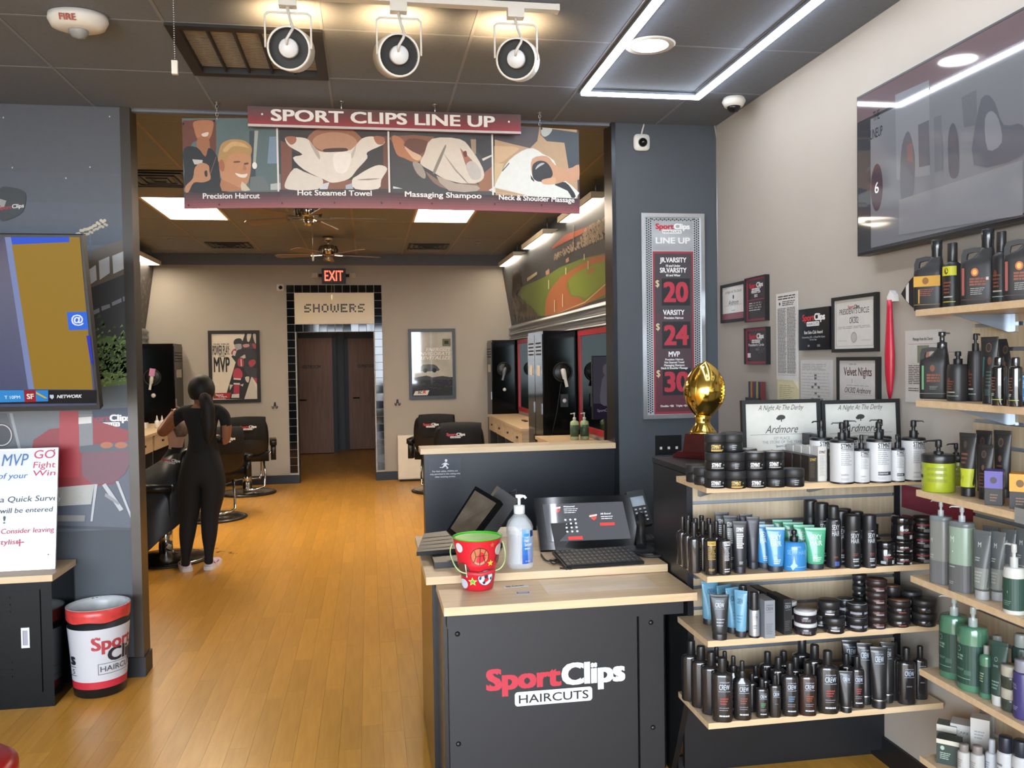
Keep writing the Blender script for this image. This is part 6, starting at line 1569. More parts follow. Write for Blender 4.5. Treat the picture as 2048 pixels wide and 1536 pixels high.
# ---- touchscreen point of sale
BL, BR, TL, TR = oY(1086, 1099, 3.42), oY(1279, 1091, 3.40), oY(1071.6, 998, 3.60), oY(1254, 988.5, 3.58)
mp = Plane(BL, BR-BL, TL-BL); W = (BR-BL).length; H = (TL-BL).dot(mp.z)
ps = thing('checkin_touchscreen', 'large black check-in touchscreen monitor on the desk', 'monitor'); ps.matrix_world = mp.matrix()
box('bezel', -.01, W+.006, 0, .03, -.004, H+.006, mat('gloss_black_bezel', '#0c0d0f', .1, var=0), ps, bevel=.006)
box('screen', .024, W-.03, -.0015, 0, .035, H-.03, mat('dark_touch_glass', '#202124', .05, var=0, emit='#55565b', estr=.4, spec=.7), ps)
u0 = .024; sw_, sh_ = W-.054, H-.065
def sx(a): return u0+sw_*a
def sz(b): return .035+sh_*b
its = []
for a, b in ((.17, .86), (.60, .62)):
    its += [P([(sx(a-.045), sz(b+.05)), (sx(a+.045), sz(b+.05)), (sx(a+.03), sz(b-.06)), (sx(a), sz(b-.11)), (sx(a-.03), sz(b-.06))], g('#a04038', .5)), P([(sx(a-.05), sz(b-.015)), (sx(a+.045), sz(b+.02)), (sx(a+.045), sz(b+.055)), (sx(a-.05), sz(b+.02))], g('#d8d2cc', .5))]
its += [T('Welcome!', sx(.25), sz(.89), .008, g('#d8d8da', .6), 'L'), LINES(sx(.25), sx(.43), sz(.72), sz(.87), 3, g('#bdbdc0', .5), .3, .3), T('All Done!', sx(.69), sz(.66), .008, g('#d8d8da', .6), 'L'), LINES(sx(.69), sx(.84), sz(.52), sz(.63), 2, g('#bdbdc0', .5), .2, .3)]
for i in range(3):
    for j in range(4): its.append(EL(sx(.25+.06*i), sz(.55-.105*j), .0045, .0045, g('#c9d2d8', .7), 8))
its += [B(sx(.25), sz(.02), sx(.42), sz(.10), g('#b8322f', .7)), B(sx(.66), sz(.36), sx(.84), sz(.43), g('#b8322f', .7))]
page('screen_content', its, ps, loc=(0, -.0015, 0), eps=.0001)
box('rear_arm', W*.4, W*.6, .03, .08, H*.35, H*.7, M_bplast, ps)
# its foot stands on the desk
ft = bmesh.new(); c = (BL+BR)/2
bm_prism(ft, [(3.40, .801), (3.66, .801), (3.66, .815), (3.56, .90), (3.50, .90), (3.42, .815)], c.x-.15, c.x+.13, 'x')
o = obj('foot', ft, M_bplast, ps); o.matrix_parent_inverse = mp.matrix().inverted()
# keyboard in front
q = [oZ(1108, 1110, .815), oZ(1266, 1098, .815), oZ(1275, 1122, .815), oZ(1128, 1131, .815)]
kc = sum(q, Vector())/4
ax = ((q[1]+q[2])/2-(q[0]+q[3])/2); kw = ax.length; kd = ((q[0]+q[1])/2-(q[3]+q[2])/2).length; ka = math.atan2(ax.y, ax.x)
def keyboard(label, loc, w, d, rz, tilt=0.0):
    t = thing('keyboard', label, 'keyboard', loc, (tilt, 0, rz))
    box('tray', -w/2, w/2, -d/2, d/2, -.012, 0, M_bplast, t, bevel=.003)
    bm = bmesh.new(); nx, ny = 15, 5
    for i in range(nx):
        for j in range(ny):
            x0, y0 = -w/2+.006+(w-.012)*i/nx, -d/2+.008+(d-.016)*j/ny
            bm_box(bm, x0+.001, x0+(w-.012)/nx-.001, y0+.001, y0+(d-.016)/ny-.001, 0, .004)
    o = obj('keys', bm, mat('key_black', '#1b1c1f', .45), t); o['kind'] = 'stuff'
    its = []
    for i in range(nx):
        for j in range(ny): its.append(B(-w/2+.006+(w-.012)*(i+.3)/nx, -d/2+.008+(d-.016)*(j+.45)/ny, -w/2+.006+(w-.012)*(i+.55)/nx, -d/2+.008+(d-.016)*(j+.65)/ny, '#8b8d92'))
    page('key_legends', its, t, flatZ, loc=(0, 0, .004), eps=0); return t
keyboard('black keyboard in front of the touchscreen', (kc.x, kc.y, .820), kw, kd, ka, .10)
p = oZ(1322, 1078, .81); keyboard('small black keyboard at the right end of the desk', (p.x+.02, p.y+.02, .813), .20, .10, -.15)
# card terminal
BL, BR, TL = oY(1272, 1053, 3.52), oY(1306, 1047, 3.52), oY(1258, 983, 3.60)
cp = Plane(BL, BR-BL, TL-BL); W = (BR-BL).length; H = (TL-BL).dot(cp.z)
ct = thing('card_terminal', 'black card payment terminal on a stand right of the touchscreen', 'card terminal'); ct.matrix_world = cp.matrix()
box('body', 0, W, .0, .035, 0, H, M_bplast, ct, bevel=.008)
box('screen', W*.12, W*.88, -.001, .0005, H*.55, H*.82, mat('terminal_lcd', '#4a545e', .15, emit='#5a6672', estr=.25, var=0), ct)
bm = bmesh.new()
for i in range(3):
    for j in range(4): bm_box(bm, W*(.14+.26*i), W*(.34+.26*i), -.004, 0, H*(.10+.105*j), H*(.175+.105*j))
obj('keypad', bm, mat('keypad_grey', '#3a3b3e', .4), ct)
page('key_legends', [B(W*(.19+.26*i), H*(.125+.105*j), W*(.29+.26*i), H*(.155+.105*j), '#c9cacc') for i in range(3) for j in range(4)], ct, loc=(0, -.004, 0), eps=0)
p = oZ(1290, 1108, .80)
bm = bmesh.new(); bm_box(bm, p.x-.05, p.x+.05, p.y-.0, p.y+.10, .801, .815); bm_tube(bm, [(p.x, p.y+.05, .815), ((BL+BR).x/2, 3.58, BL.z+.05)], .02, 10)
o = obj('stand', bm, M_bplast, ct); o.matrix_parent_inverse = cp.matrix().inverted()
def cord(label, pts, r=.003, m=None): return tag(tube('cable', crom([tuple(q) for q in pts], 6, False), r, m or M_bmatte), label, 'cable')
cord('tangled black cable beside the touchscreen', [oZ(1082, 1108, .806), oZ(1095, 1122, .806), oZ(1120, 1118, .806), oZ(1108, 1128, .808), oZ(1100, 1120, .81), oZ(1130, 1130, .806), oZ(1143, 1138, .806), oZ(1120, 1136, .806)])
cord('coiled black cord lying towards the desk end', [oZ(1268, 1106, .808), oZ(1290, 1112, .808), oZ(1318, 1112, .808), oZ(1338, 1108, .808)], .006)
cord('looping black cable behind the card terminal', [oZ(1300, 1098, .806), oZ(1318, 1100, .806), oZ(1330, 1092, .81), oZ(1312, 1086, .81), oZ(1322, 1060, .85), oZ(1338, 1058, .86)])
# ---- laptop style terminal at the left end
BLq, BRq, TLq, TRq = oY(893, 1062, 3.42), oY(932, 1094, 3.26), oY(951, 972, 3.56), oY(1002, 1002, 3.42)
lp = thing('laptop_terminal', 'open black laptop terminal with reflective tilted screen at desk end', 'laptop')
q = [oZ(833, 1104, .84), oZ(925, 1096, .84), oZ(905, 1060, .84), oZ(848, 1067, .84)]
bm = bmesh.new(); va = [bm.verts.new(v) for v in q]; vb = [bm.verts.new(v-Vector((0, 0, .016))) for v in q]
bm.faces.new(va); bm.faces.new(vb[::-1])
for k in range(4): bm.faces.new((va[k], vb[k], vb[(k+1) % 4], va[(k+1) % 4]))
kb = obj('keyboard_deck', bm, M_bplast, lp, bevel=.002)
its = []
for i in range(9):
    for j in range(4):
        u, v = (i+.7)/11, (j+.7)/5.2
        a = q[0].lerp(q[1], u).lerp(q[3].lerp(q[2], u), v)
        its.append(([(a.x-.007, a.y-.006), (a.x+.007, a.y-.006), (a.x+.007, a.y+.006), (a.x-.007, a.y+.006)], [(0, 1, 2, 3)], '#26272a'))
        its.append(([(a.x-.002, a.y-.002), (a.x+.002, a.y-.002), (a.x+.002, a.y+.002), (a.x-.002, a.y+.002)], [(0, 1, 2, 3)], '#77797d'))
page('keys', its, lp, lambda x, y, o: (x, y, .8402+o), eps=.00002)['kind'] = 'stuff'
qq = [BLq, BRq, TRq, TLq]; nrm = (BRq-BLq).cross(TLq-BLq).normalized()
if nrm.dot(CAM-BLq) < 0: nrm = -nrm
bm = bmesh.new(); va = [bm.verts.new(v) for v in qq]; vb = [bm.verts.new(v-nrm*.02) for v in qq]
bm.faces.new(va); bm.faces.new(vb[::-1])
for k in range(4): bm.faces.new((va[k], vb[k], vb[(k+1) % 4], va[(k+1) % 4]))
obj('screen_lid', bm, mat('gloss_black_bezel', '#0c0d0f', .1, var=0), lp, bevel=.002)
bm = bmesh.new(); cc = sum(qq, Vector())/4; bm.faces.new([bm.verts.new(cc+(v-cc)*.84+nrm*.0008) for v in qq])
obj('glass', bm, mat('warm_reflective_glass', '#5d554a', .08, var=.25, scale=14, spec=.8, col2='#4a4238'), lp)
bm = bmesh.new(); bm_box(bm, .23, .40, 3.24, 3.50, .801, .823); obj('dock', bm, M_bplast, lp, bevel=.003)
a, b = oY(905, 1080, 3.52), oY(1015, 995, 3.56)
pr_ = thing('label_printer', 'black angled device standing behind the laptop terminal', 'printer', ((a.x+b.x)/2+.03, 3.58, .801))
bm = bmesh.new(); bm_box(bm, -.05, .05, -.03, .03, .0, .23); obj('body', bm, M_bplast, pr_, bevel=.012, rot=(0, .62, 0), loc=(-.04, 0, .035))
bm = bmesh.new(); bm_box(bm, -.10, .06, -.05, .05, 0, .02); obj('base', bm, M_bplast, pr_, bevel=.004)
tube('loop_cord', [(.10, 0, .22), (.13, 0, .235), (.13, .0, .19), (.10, 0, .17)], .004, M_bmatte, pr_)
p = oZ(985, 1075, .80)
tag(box('paper_pad', p.x-.05, p.x+.12, p.y, p.y+.10, .8008, .825, mat('paper_cream', '#ddd2b8', .7)), 'cream paper pad on the desk behind the sanitizer', 'paper pad')

# ================================================================ PRODUCT DISPLAY UNITS
def groove_panels(t, axis, a0, a1, face, z0, z1, zg, pitch=.0762, depth=.018):
    """maple slat panels with recessed aluminium channels; each slat is its own piece"""
    k = math.ceil((z0-zg)/pitch); edges = [z0]
    z = zg+k*pitch
    while z < z1:
        if z-z0 > .01: edges.append(z)
        z += pitch
    edges.append(z1)
    for i, (a, b) in enumerate(zip(edges, edges[1:])):
        lo = a+(.006 if i else 0); hi = b-(.006 if i < len(edges)-2 else 0)
        if axis == 'y': box('slat', a0, a1, face, face+depth, lo, hi, M_mapleV, t, bevel=.001)
        else: box('slat', face, face+depth, a0, a1, lo, hi, M_mapleV, t, bevel=.001)
        if i:
            if axis == 'y': box('channel', a0, a1, face+.008, face+depth, a-.006, a+.006, M_alu, t)
            else: box('channel', face+.008, face+depth, a0, a1, a-.006, a+.006, M_alu, t)
un = thing('slatwall_display_unit', 'maple slatwall display unit facing the shop beside the checkout', 'display unit', (0, 0, 0))
UY = 2.93
zg = oY(1385, 1006, UY).z
groove_panels(un, 'y', 1.135, 1.925, UY, .35, 1.135, zg)
box('carcass', 1.135, 1.948, UY+.02, 3.28, .34, 1.165, M_black, un)
box('counter_top', 1.112, 1.948, UY-.0, 3.30, 1.166, 1.186, M_black, un, bevel=.002)
bm = bmesh.new(); bm_prism(bm, [(2.925, 1.164), (3.29, 1.164), (3.29, 0), (3.12, 0), (3.06, .12), (2.925, .42)], 1.112, 1.134, 'x'); obj('end_panel', bm, M_black, un)
box('side_trim', 1.925, 1.948, UY-.004, UY+.02, .34, 1.165, M_black, un)
box('lower_panel', 1.135, 1.948, 3.03, 3.05, .05, .345, M_black, un); box('kick_board', 1.135, 1.936, 3.10, 3.12, 0, .06, M_black, un)
def shelfY(name, label, x0, x1, y0, z, br):
    t = thing(name, label, 'shelf', (x0, y0, z), group='maple shelves on the slatwall unit')
    d = UY-.001-y0
    box('board', 0, x1-x0, 0, d, -.02, 0, M_mapleX, t, bevel=.003)
    for b in br:
        bm = bmesh.new(); bm_prism(bm, [(.06, -.021), (d, -.021), (d, -.075), (d-.02, -.075)], b, b+.004, 'x'); obj('bracket', bm, M_alu, t)
    return t
T1, T2, T3, T4 = 1.160, .867, .655, .383
shelfY('display_shelf', 'top shelf of the slatwall unit, holding jars and white pump bottles', 1.075, 1.885, 2.65, T1, (.08, .50))
shelfY('display_shelf', 'second shelf of the slatwall unit, holding tubes and spray cans', 1.075, 1.885, 2.65, T2, (.06, .48))
shelfY('display_shelf', 'third shelf of the slatwall unit, holding light blue tubes and tins', 1.075, 1.925, 2.65, T3, (.10, .78))
shelfY('display_shelf', 'bottom shelf of the slatwall unit, holding dark hair care bottles', 1.075, 1.925, 2.65, T4, (.10, .50, .80))
uw = thing('slatwall_rack', 'maple slatwall panel fixed to the right wall', 'display panel', (0, 0, 0))
RX = 1.928; RYE = 2.505
groove_panels(uw, 'x', .9, RYE, RX, .12, 1.80, 1.06)
RS = {}
def shelfX(key, label, x0, z, ye):
    t = thing('wall_shelf', label, 'shelf', (x0, .95, z), group='maple shelves on the right wall')
    d = RX-.001-x0; L = ye-.95
    box('board', 0, d, 0, L, -.02, 0, M_mapleX, t, bevel=.003)
    for b in (L-.13, L-.75):
        bm = bmesh.new(); bm_prism(bm, [(.03, -.021), (d, -.021), (d, -.075), (d-.02, -.075)], b, b+.004, 'y'); br = obj('bracket', bm, M_alu, t)
    box('bracket_foot', d-.012, d, L-.15, L-.11, -.075, -.021, M_chrome, t, bevel=.002)
    RS[key] = z
for key, lab, z, x0 in (('A', 'top wall shelf on the right, holding black jugs', 1.720, 1.69), ('B', 'second wall shelf on the right, holding black pump jug', 1.438, 1.69), ('C', 'third wall shelf on the right, holding the yellow tub', 1.156, 1.69), ('D', 'fourth wall shelf on the right, holding grey bottles', .886, 1.67), ('E', 'fifth wall shelf on the right, holding green bottles', .588, 1.70), ('F', 'lowest wall shelf on the right, holding white boxes', .309, 1.70)):
    shelfX(key, lab, x0, z, 2.455)
# red panel on the wall under the third shelf
a = oX(1812, 985, XR-.01); 
tag(box('red_wall_card', XR-.012, XR-.001, 2.52, 2.90, oX(1870, 1030, XR).z, oX(1870, 983, XR).z, mat('dark_red_card', '#6d1f30', .5, var=.04)), 'dark red card on the wall between the two display units', 'wall card')

# ---- framed derby certificates on the top shelf
def derby(label, pxl, pxr, first):
    a = oY(pxl, 800, 2.895); b = oY(pxr, 800, 2.895); z1 = a.z; h = z1-T1-.002; w = b.x-a.x
    t = thing('derby_certificate', label, 'certificate', (a.x, 2.875, T1+.001), (-.05, 0, 0), group='framed derby certificates on the top shelf')
    bb = .014; bm = bmesh.new()
    for q in ((0, w, 0, bb), (0, w, h-bb, h), (0, bb, bb, h-bb), (w-bb, w, bb, h-bb)): bm_box(bm, q[0], q[1], 0, .018, q[2], q[3])
    obj('frame', bm, M_bmatte, t, bevel=.002)
    box('sheet', bb*.9, w-bb*.9, .006, .014, bb*.9, h-bb*.9, ink('#d9d8d0', .3), t)
    its = [T('A Night At The Derby', w/2, h*.86, .018, '#4a4845', w=w*.58, shear=.45), EL(w/2, h*.76, .016, .009, '#3a3a38', 12), B(w/2-.002, h*.70, w/2+.002, h*.76, '#3a3a38'), EL(w/2-.01, h*.745, .01, .006, '#3a3a38', 10), T('Ardmore', w/2, h*.55, .028, '#4a4845', w=w*.42, shear=.45), B(w*.1, h*.53, w*.9, h*.534, '#55524f'), T('1ST PLACE', w/2, h*.46, .010, '#8d8a86', w=w*.2), T('THE STORE OF THE YEAR', w/2, h*.41, .010, '#8d8a86', w=w*.5), T('SportClips', w/2, h*.36, .008, '#3a3836', w=w*.16)]
    R2 = random.Random(2 if first else 3); V = []; Fs = []
    its.append(B(bb, bb, w-bb, h*.30, '#9a4a52'))
    for k in range(90):
        x, y, r_ = R2.uniform(bb, w-bb-.004), R2.uniform(bb, h*.32), R2.uniform(.003, .006); i = len(V)
        V += [(x-r_, y-r_), (x+r_, y-r_*.3), (x+r_*.2, y+r_)]; Fs.append((i, i+1, i+2))
    its.append((V, Fs, '#b97a80'))
    page('print', its, t, loc=(0, .006, 0), eps=.00012)
derby('left framed Night At The Derby certificate behind the jars', 1482, 1639, True)
derby('right framed Night At The Derby certificate behind white bottles', 1641, 1797, False)

# ---- golden football trophy
p = oZ(1410, 914, 1.187)
tr = thing('football_trophy', 'gold football trophy on a dark red wooden base above the counter', 'trophy', (p.x, p.y+.02, 1.187))
M_mah = mat('mahogany_gloss', '#36100f', .2, var=.12, scale=8, col2='#441617')
bs = bmesh.new()
for z0, z1, s0, s1 in ((0, .012, .085, .085), (.012, .022, .079, .073), (.022, .092, .058, .05)):
    ra = [bs.verts.new((a*s0, b*s0, z0)) for a, b in ((-1, -1), (1, -1), (1, 1), (-1, 1))]; rb_ = [bs.verts.new((a*s1, b*s1, z1)) for a, b in ((-1, -1), (1, -1), (1, 1), (-1, 1))]
    bs.faces.new(ra[::-1]); bs.faces.new(rb_)
    for k in range(4): bs.faces.new((ra[k], ra[(k+1) % 4], rb_[(k+1) % 4], rb_[k]))
base = obj('wooden_base', bs, M_mah, tr, rot=(0, 0, .62))
page('plaque_plate', [B(-.034, .032, .034, .084, mat('brass_plate', '#8c8a80', .2, metal=.8))], base, loc=(0, -.0585, 0), rot=(-.11, 0, 0))
lathe('gold_stem', [(0, .092), (.052, .092), (.054, .098), (.046, .108), (.030, .13), (.028, .145), (.034, .158), (.03, .165)], M_gold, tr, 36)
bm = bmesh.new(); prof = []
for k in range(21):
    t_ = -1+2*k/20; prof.append((.082*(1-t_*t_)**.75 if abs(t_) < 1 else 0, t_*.118))
bm_lathe(bm, prof, 40); fb = obj('gold_football', bm, M_gold, tr, loc=(.008, 0, .165+.098), rot=(0, .06, 0))
bm = bmesh.new()
def fbp(z, a, o=.002):
    t_ = z/.118; r_ = .082*(1-t_*t_)**.75+o; return (r_*math.sin(a), -r_*math.cos(a), z)
bm_tube(bm, [fbp(z/100, .75) for z in range(-5, 7)], .0022, 6)
for k in range(8):
    z = -.045+k*.0145; bm_tube(bm, [fbp(z, .60), fbp(z, .75, .004), fbp(z, .90)], .002, 5)
for a in (-.8, 2.3, -2.4):
    bm_tube(bm, [fbp(z/100, a, 0) for z in range(-11, 12)], .0012, 5)
obj('laces', bm, M_gold, fb)
# row of coloured booklets
cols = ('#2b3a55', '#a8863c', '#7a2e3a', '#2f4a68', '#b9a04a', '#203f4a', '#6e2b2b')
for k, c in enumerate(cols):
    x = oX(1497+k*3.8, 785, XR-.05); t = tag(box('booklet', -.012, .012, -.0065, .0065, 0, .10, ink(c), None, bevel=.001), ('navy', 'amber', 'wine red', 'steel blue', 'straw yellow', 'dark teal', 'brick red')[k]+' thin booklet in the wall rack by the trophy', 'booklet', 'booklets in the wall rack')
    t.location = (XR-.035, x.y, oX(1505, 803, XR-.05).z)
rk = thing('booklet_rack', 'small black wall rack holding coloured booklets', 'rack', (XR-.002, oX(1508, 803, XR-.05).y, oX(1505, 803, XR-.05).z))
box('tray', -.06, 0, -.075, .075, -.006, -.001, M_bplast, rk); box('front_lip', -.06, -.056, -.075, .075, -.001, .02, M_bplast, rk)
# ================================================================ PRODUCTS
KIND = {}
def pcol(c, rough=.4, **k): return mat('product_'+c.lstrip('#')+('_%d' % int(rough*100)), [255*v for v in dim(c, .72)], rough, var=.04, scale=2, **k)
def L_(name, prof, m, seg=24, **k):
    bm = bmesh.new(); bm_lathe(bm, prof, seg, **k); return (name, mesh(name, bm, m))
def PR(name, items, f=None): return (name, print_mesh(name, items, f or cyl(1.0), .003, .012))
def sqmap(sy, sq):
    n = 2+sq
    def f(x, y, o):
        r = 1/(abs(math.sin(x))**n+abs(math.cos(x))**n)**(1/n)+o
        return (r*math.sin(x), -r*sy*math.cos(x), y)
    return f
K = BLK
def para(x0, x1, y0, y1, n, c, seed=1): return LINES(x0, x1, y0, y1, n, c, .3, .5, seed)
# --- jars
def jar_kind(key, body, lid, its, top=None, split=.54, lidr=1.02):
    parts = [L_('body', [(0, 0), (.95, 0), (1, .04), (1, split-.02), (.96, split)], body), L_('lid', [(.97, split), (lidr, split+.02), (lidr, .96), (lidr-.05, 1), (0, 1)], lid)]
    if top: parts.append(L_('lid_disc', [(.94, 1.004), (0, 1.006)], top))
    if its: parts.append(PR('lettering', its))
    KIND[key] = parts
bj = pcol('#17181a', .35)
bl = pcol('#202123', .5)
st_w = [T('STMNT', -.05, .20, .22, WHT, w=.85, bold=.03), B(-.5, .12, .62, .15, '#cfd3da', 4), T('+', .62, .24, .14, WHT)]
jar_kind('jar_white', bj, bl, st_w)
jar_kind('jar_gold', bj, bl, [(v, f, '#d9b653') for v, f, c in st_w]+[B(-.5, .06, .5, .10, '#d9b653', 4)])
jar_kind('jar_side', bj, bl, [LINES(-.1, .35, .1, .44, 3, '#8d8f92', .3, .5)])
jar_kind('jar_silverlid', bj, pcol('#1c1d1f', .35), st_w, pcol('#a9a49c', .4))
jar_kind('tin_black', pcol('#1b1a1b', .25, coat=.4), pcol('#222223', .35), [B(-.55, .18, .3, .26, '#c9c9cc', 4), LINES(-.5, .4, .3, .46, 2, '#8a8a8e', .3)])
jar_kind('tin_blank', pcol('#19191a', .25, coat=.4), pcol('#262627', .4), [LINES(-.2, .3, .1, .3, 2, '#5d5c5e', .4)])
jar_kind('tin_red', pcol('#1c1819', .25, coat=.4), pcol('#2a1d1e', .35), [B(-.6, .34, .5, .42, '#7a2b2c', 4), B(-.3, .14, .5, .28, '#8f8588', 4)], pcol('#5a2f2c', .4))
jar_kind('tin_brown', pcol('#1c1819', .25, coat=.4), pcol('#241f1e', .35), [B(-.3, .12, .4, .2, '#8f4a3a', 4)], pcol('#7c4a2e', .4))
jar_kind('tin_ringlid', pcol('#1c1c20', .25, coat=.4), pcol('#1b1b1e', .3), [B(-.9, .30, .2, .46, '#8f929b', 6), B(.45, .30, 1.0, .46, '#8f929b', 4)], pcol('#a7a49e', .35))
KIND['tin_ringlid'].append(L_('lid_print', [(.82, 1.008), (0, 1.009)], pcol('#222226', .4)))
jar_kind('tin_whitelid', pcol('#221d24', .3, coat=.4), pcol('#d5d8da', .35), [T('SHAVE', -.1, .16, .2, '#a9a2ae', w=.8)], pcol('#a9a8a4', .4), split=.68)
KIND['shave_label'] = []
jar_kind('jar_sexy', pcol('#151517', .15, coat=.6), pcol('#131315', .2, coat=.5), [T('ROUGH', -.05, .42, .10, WHT, w=.7, bold=.02), B(-.4, .34, .5, .38, '#a8303a', 4), B(-.75, .08, -.2, .2, '#9fb0b4', 3), B(.45, .08, .8, .24, '#c9ccd0', 3)], split=.72)
jar_kind('jar_redband', pcol('#1b1617', .3), pcol('#1b1718', .35), [B(-.9, .46, .4, .58, '#8c2833', 6), B(-.8, .28, -.1, .36, '#9a9ca2', 4), B(-.2, .04, .7, .26, '#77787c', 4)], split=.74)
# --- tubes
def tz(z): # half width, half depth of a squeeze tube at height z
    if z < .14: return .80, .74
    u = (z-.14)/.86
    return .84+.22*u, .78*(1-u**1.35)+.03
def tubef(x, y, o):
    a, b = tz(y); s = max(0, 1-(x/a)**2)**.5
    return (x, -b*s-o*1.6, y)
def tube_kind(key, body, cap, its, crimp=None, capz=.13):
    def secs(zs, m, name):
        bm = bmesh.new(); rings = []
        for z in zs:
            a, b = tz(z)
            rings.append([bm.verts.new((a*math.cos(2*PI*k/20), b*math.sin(2*PI*k/20), z)) for k in range(20)])
        for r0, r1 in zip(rings, rings[1:]):
            for k in range(20): f_ = bm.faces.new((r0[k], r0[(k+1) % 20], r1[(k+1) % 20], r1[k])); f_.smooth = True
        bm.faces.new(rings[0][::-1]); bm.faces.new(rings[-1]); return (name, mesh(name, bm, m))
    parts = [secs([.0, .01, capz-.002], cap, 'cap'), secs([capz, .2, .3, .4, .5, .6, .7, .8, .9, .94], body, 'body'), secs([.94, 1.0], crimp or body, 'crimp')]
    if its: parts.append(PR('lettering', its, tubef))
    KIND[key] = parts
def stack_words(a, b, ya, h, c, w, x=0): return [T(a, x, ya, h, c, w=w), T(b, x, ya-h*1.15, h, c, w=w)]
tube_kind('tube_stmnt', pcol('#23242a', .4), pcol('#232329', .4), [T('STMNT', 0, .80, .075, WHT, w=1.0, bold=.03), LINES(-.5, .5, .48, .77, 8, WHT, .3, .6, 3), LINES(-.2, .35, .18, .24, 2, '#c9c9cc', .3)])
tube_kind('tube_stmnt_back', pcol('#2a2b33', .35), pcol('#26272e', .4), [T('STMNT', .15, .93, .05, '#15161a', w=.9, bold=.03), LINES(-.3, .6, .6, .88, 9, '#1b1c22', .2)])
tube_kind('tube_blue', pcol('#3f93cf', .3, coat=.3), pcol('#2c2f3a', .45), stack_words('SEXY', 'HAIR', .72, .12, '#e6f2fa', 1.15)+[T('healthy', .1, .36, .04, '#8fa0cc', w=.7), LINES(-.3, .5, .18, .3, 3, '#d5e6f2', .3)], pcol('#a9c9de', .3))
tube_kind('tube_green', pcol('#4fb088', .3, coat=.3), pcol('#2b2f38', .45), stack_words('SEXY', 'HAIR', .72, .12, '#e2f4ea', 1.15)+[T('strong', .1, .36, .04, '#5d9a80', w=.7), LINES(-.4, .5, .2, .32, 3, '#cfeadd', .3)], pcol('#8ecdb2', .3))
def crew(c, y, h, w, x=0, small='#9fb6c9'): return [T('AMERICAN', x, y+h*1.25, h*.25, small, w=w*.95), T('CREW', x, y, h, c, w=w, bold=-.004), B(x-w*.55, y-h*.35, x+w*.55, y-h*.28, small, 4)]
tube_kind('tube_crew_blue', pcol('#6da6c4', .3, coat=.2), pcol('#25262a', .4), crew('#24323f', .72, .10, .9)+[LINES(-.4, .5, .3, .5, 3, '#3f6478', .3, .2)])
tube_kind('tube_crew_black', pcol('#232427', .35), pcol('#1c1d1f', .35), crew('#d9dde2', .72, .10, .95)+[LINES(-.4, .5, .3, .5, 3, '#a9adb3', .3, .3)])
tube_kind('tube_crew_tall', pcol('#1a1b1d', .3, coat=.3), pcol('#1b1c1e', .3), crew('#c9d9ec', .76, .09, 1.0))
KIND['tube_crew_tall'].append(L_('cap_ring', [(.83, .125), (.86, .13), (.86, .145), (.83, .15)], M_steel, 20, sy=.93))
tube_kind('tube_lime', pcol('#262826', .4), pcol('#1b1c1c', .4), [B(-.84, .15, .84, .44, '#c9d433', 10), LINES(-.6, .2, .5, .7, 3, '#7a4a3a', .3), EL(-.2, .82, .2, .06, '#4a3a34')])
tube_kind('tube_gibs', pcol('#222223', .4), pcol('#1b1c1c', .4), [EL(-.1, .82, .32, .07, '#5a4236'), EL(-.1, .82, .2, .045, '#33302e'), EL(-.1, .58, .2, .05, '#6a4a3a'), LINES(-.5, .2, .2, .5, 5, '#7a4a35', .3)])
tube_kind('tube_gibs_teal', pcol('#232526', .4), pcol('#1b1c1c', .4), [EL(0, .84, .34, .07, '#6a4a3a'), EL(0, .84, .26, .055, '#2a2726'), EL(.2, .64, .24, .06, '#6a4232'), B(-.6, .4, -.4, .7, '#2f6a70'), B(-.2, .12, .6, .22, '#2f5248', 4), LINES(-.1, .5, .25, .5, 5, '#4d6a66', .2)])
tube_kind('tube_paul', pcol('#5c6163', .3), pcol('#a9abac', .4), [T('M', -.15, .76, .07, '#c9cdcc', w=.35), B(-.84, .16, .84, .46, '#868c88', 10), LINES(-.6, .3, .24, .42, 4, '#a9afac', .3), LINES(-.6, .0, .55, .62, 2, '#a9afac', .3)])
tube_kind('tube_teatree', pcol('#2a463f', .35), pcol('#c9cbc8', .4), [EL(-.2, .72, .2, .035, '#9fb5a8', 16), EL(-.2, .72, .17, .03, '#2a463f', 16), T('TEA TREE', -.2, .60, .03, '#a9bdb2', w=.6), LINES(-.6, .3, .25, .4, 3, '#7a958a', .3)], capz=.16)
# --- bottles
def pump_part(z0, z1, r=.36, m=None, spout=.9):
    bm = bmesh.new(); dz = z1-z0
    bm_lathe(bm, [(r, z0), (r, z0+dz*.42), (r*.45, z0+dz*.45), (r*.45, z0+dz*.62), (r*.7, z0+dz*.64), (r*.7, z1-dz*.06), (r*.5, z1), (0, z1)], 14)
    bm_prism(bm, [(0, z1), (-spout*.85, z1-dz*.02), (-spout, z1-dz*.10), (-spout, z1-dz*.13), (-spout*.8, z1-dz*.08), (0, z1-dz*.10)], -.09, .09, 'y')
    return ('pump', mesh('pump', bm, m or M_bplast))
def pump_kind(key, body, cap, its, zs=.70, lidc=None, base=None, sy=1, shoulder=.03, sq=0, pr=.36, pm=None, sp_=.9):
    prof = [(0, 0), (.97, 0), (1, .02), (1, zs-shoulder), (.9, zs), (0, zs)]
    parts = [L_('body', prof, body, sy=sy, sq=sq)]
    if base: parts.append(L_('base_ring', [(1.005, 0), (1.005, .03)], base, sy=sy, sq=sq))
    if lidc: parts.append(L_('shoulder', [(1.01, zs-shoulder), (1.02, zs-.01), (.95, zs+.012), (0, zs+.014)], lidc, sy=sy, sq=sq))
    parts.append(pump_part(zs, 1, pr, pm, sp_))
    if its: parts.append(PR('lettering', its, sqmap(sy, sq)))
    KIND[key] = parts
wb_ = pcol('#d2d4d6', .35)
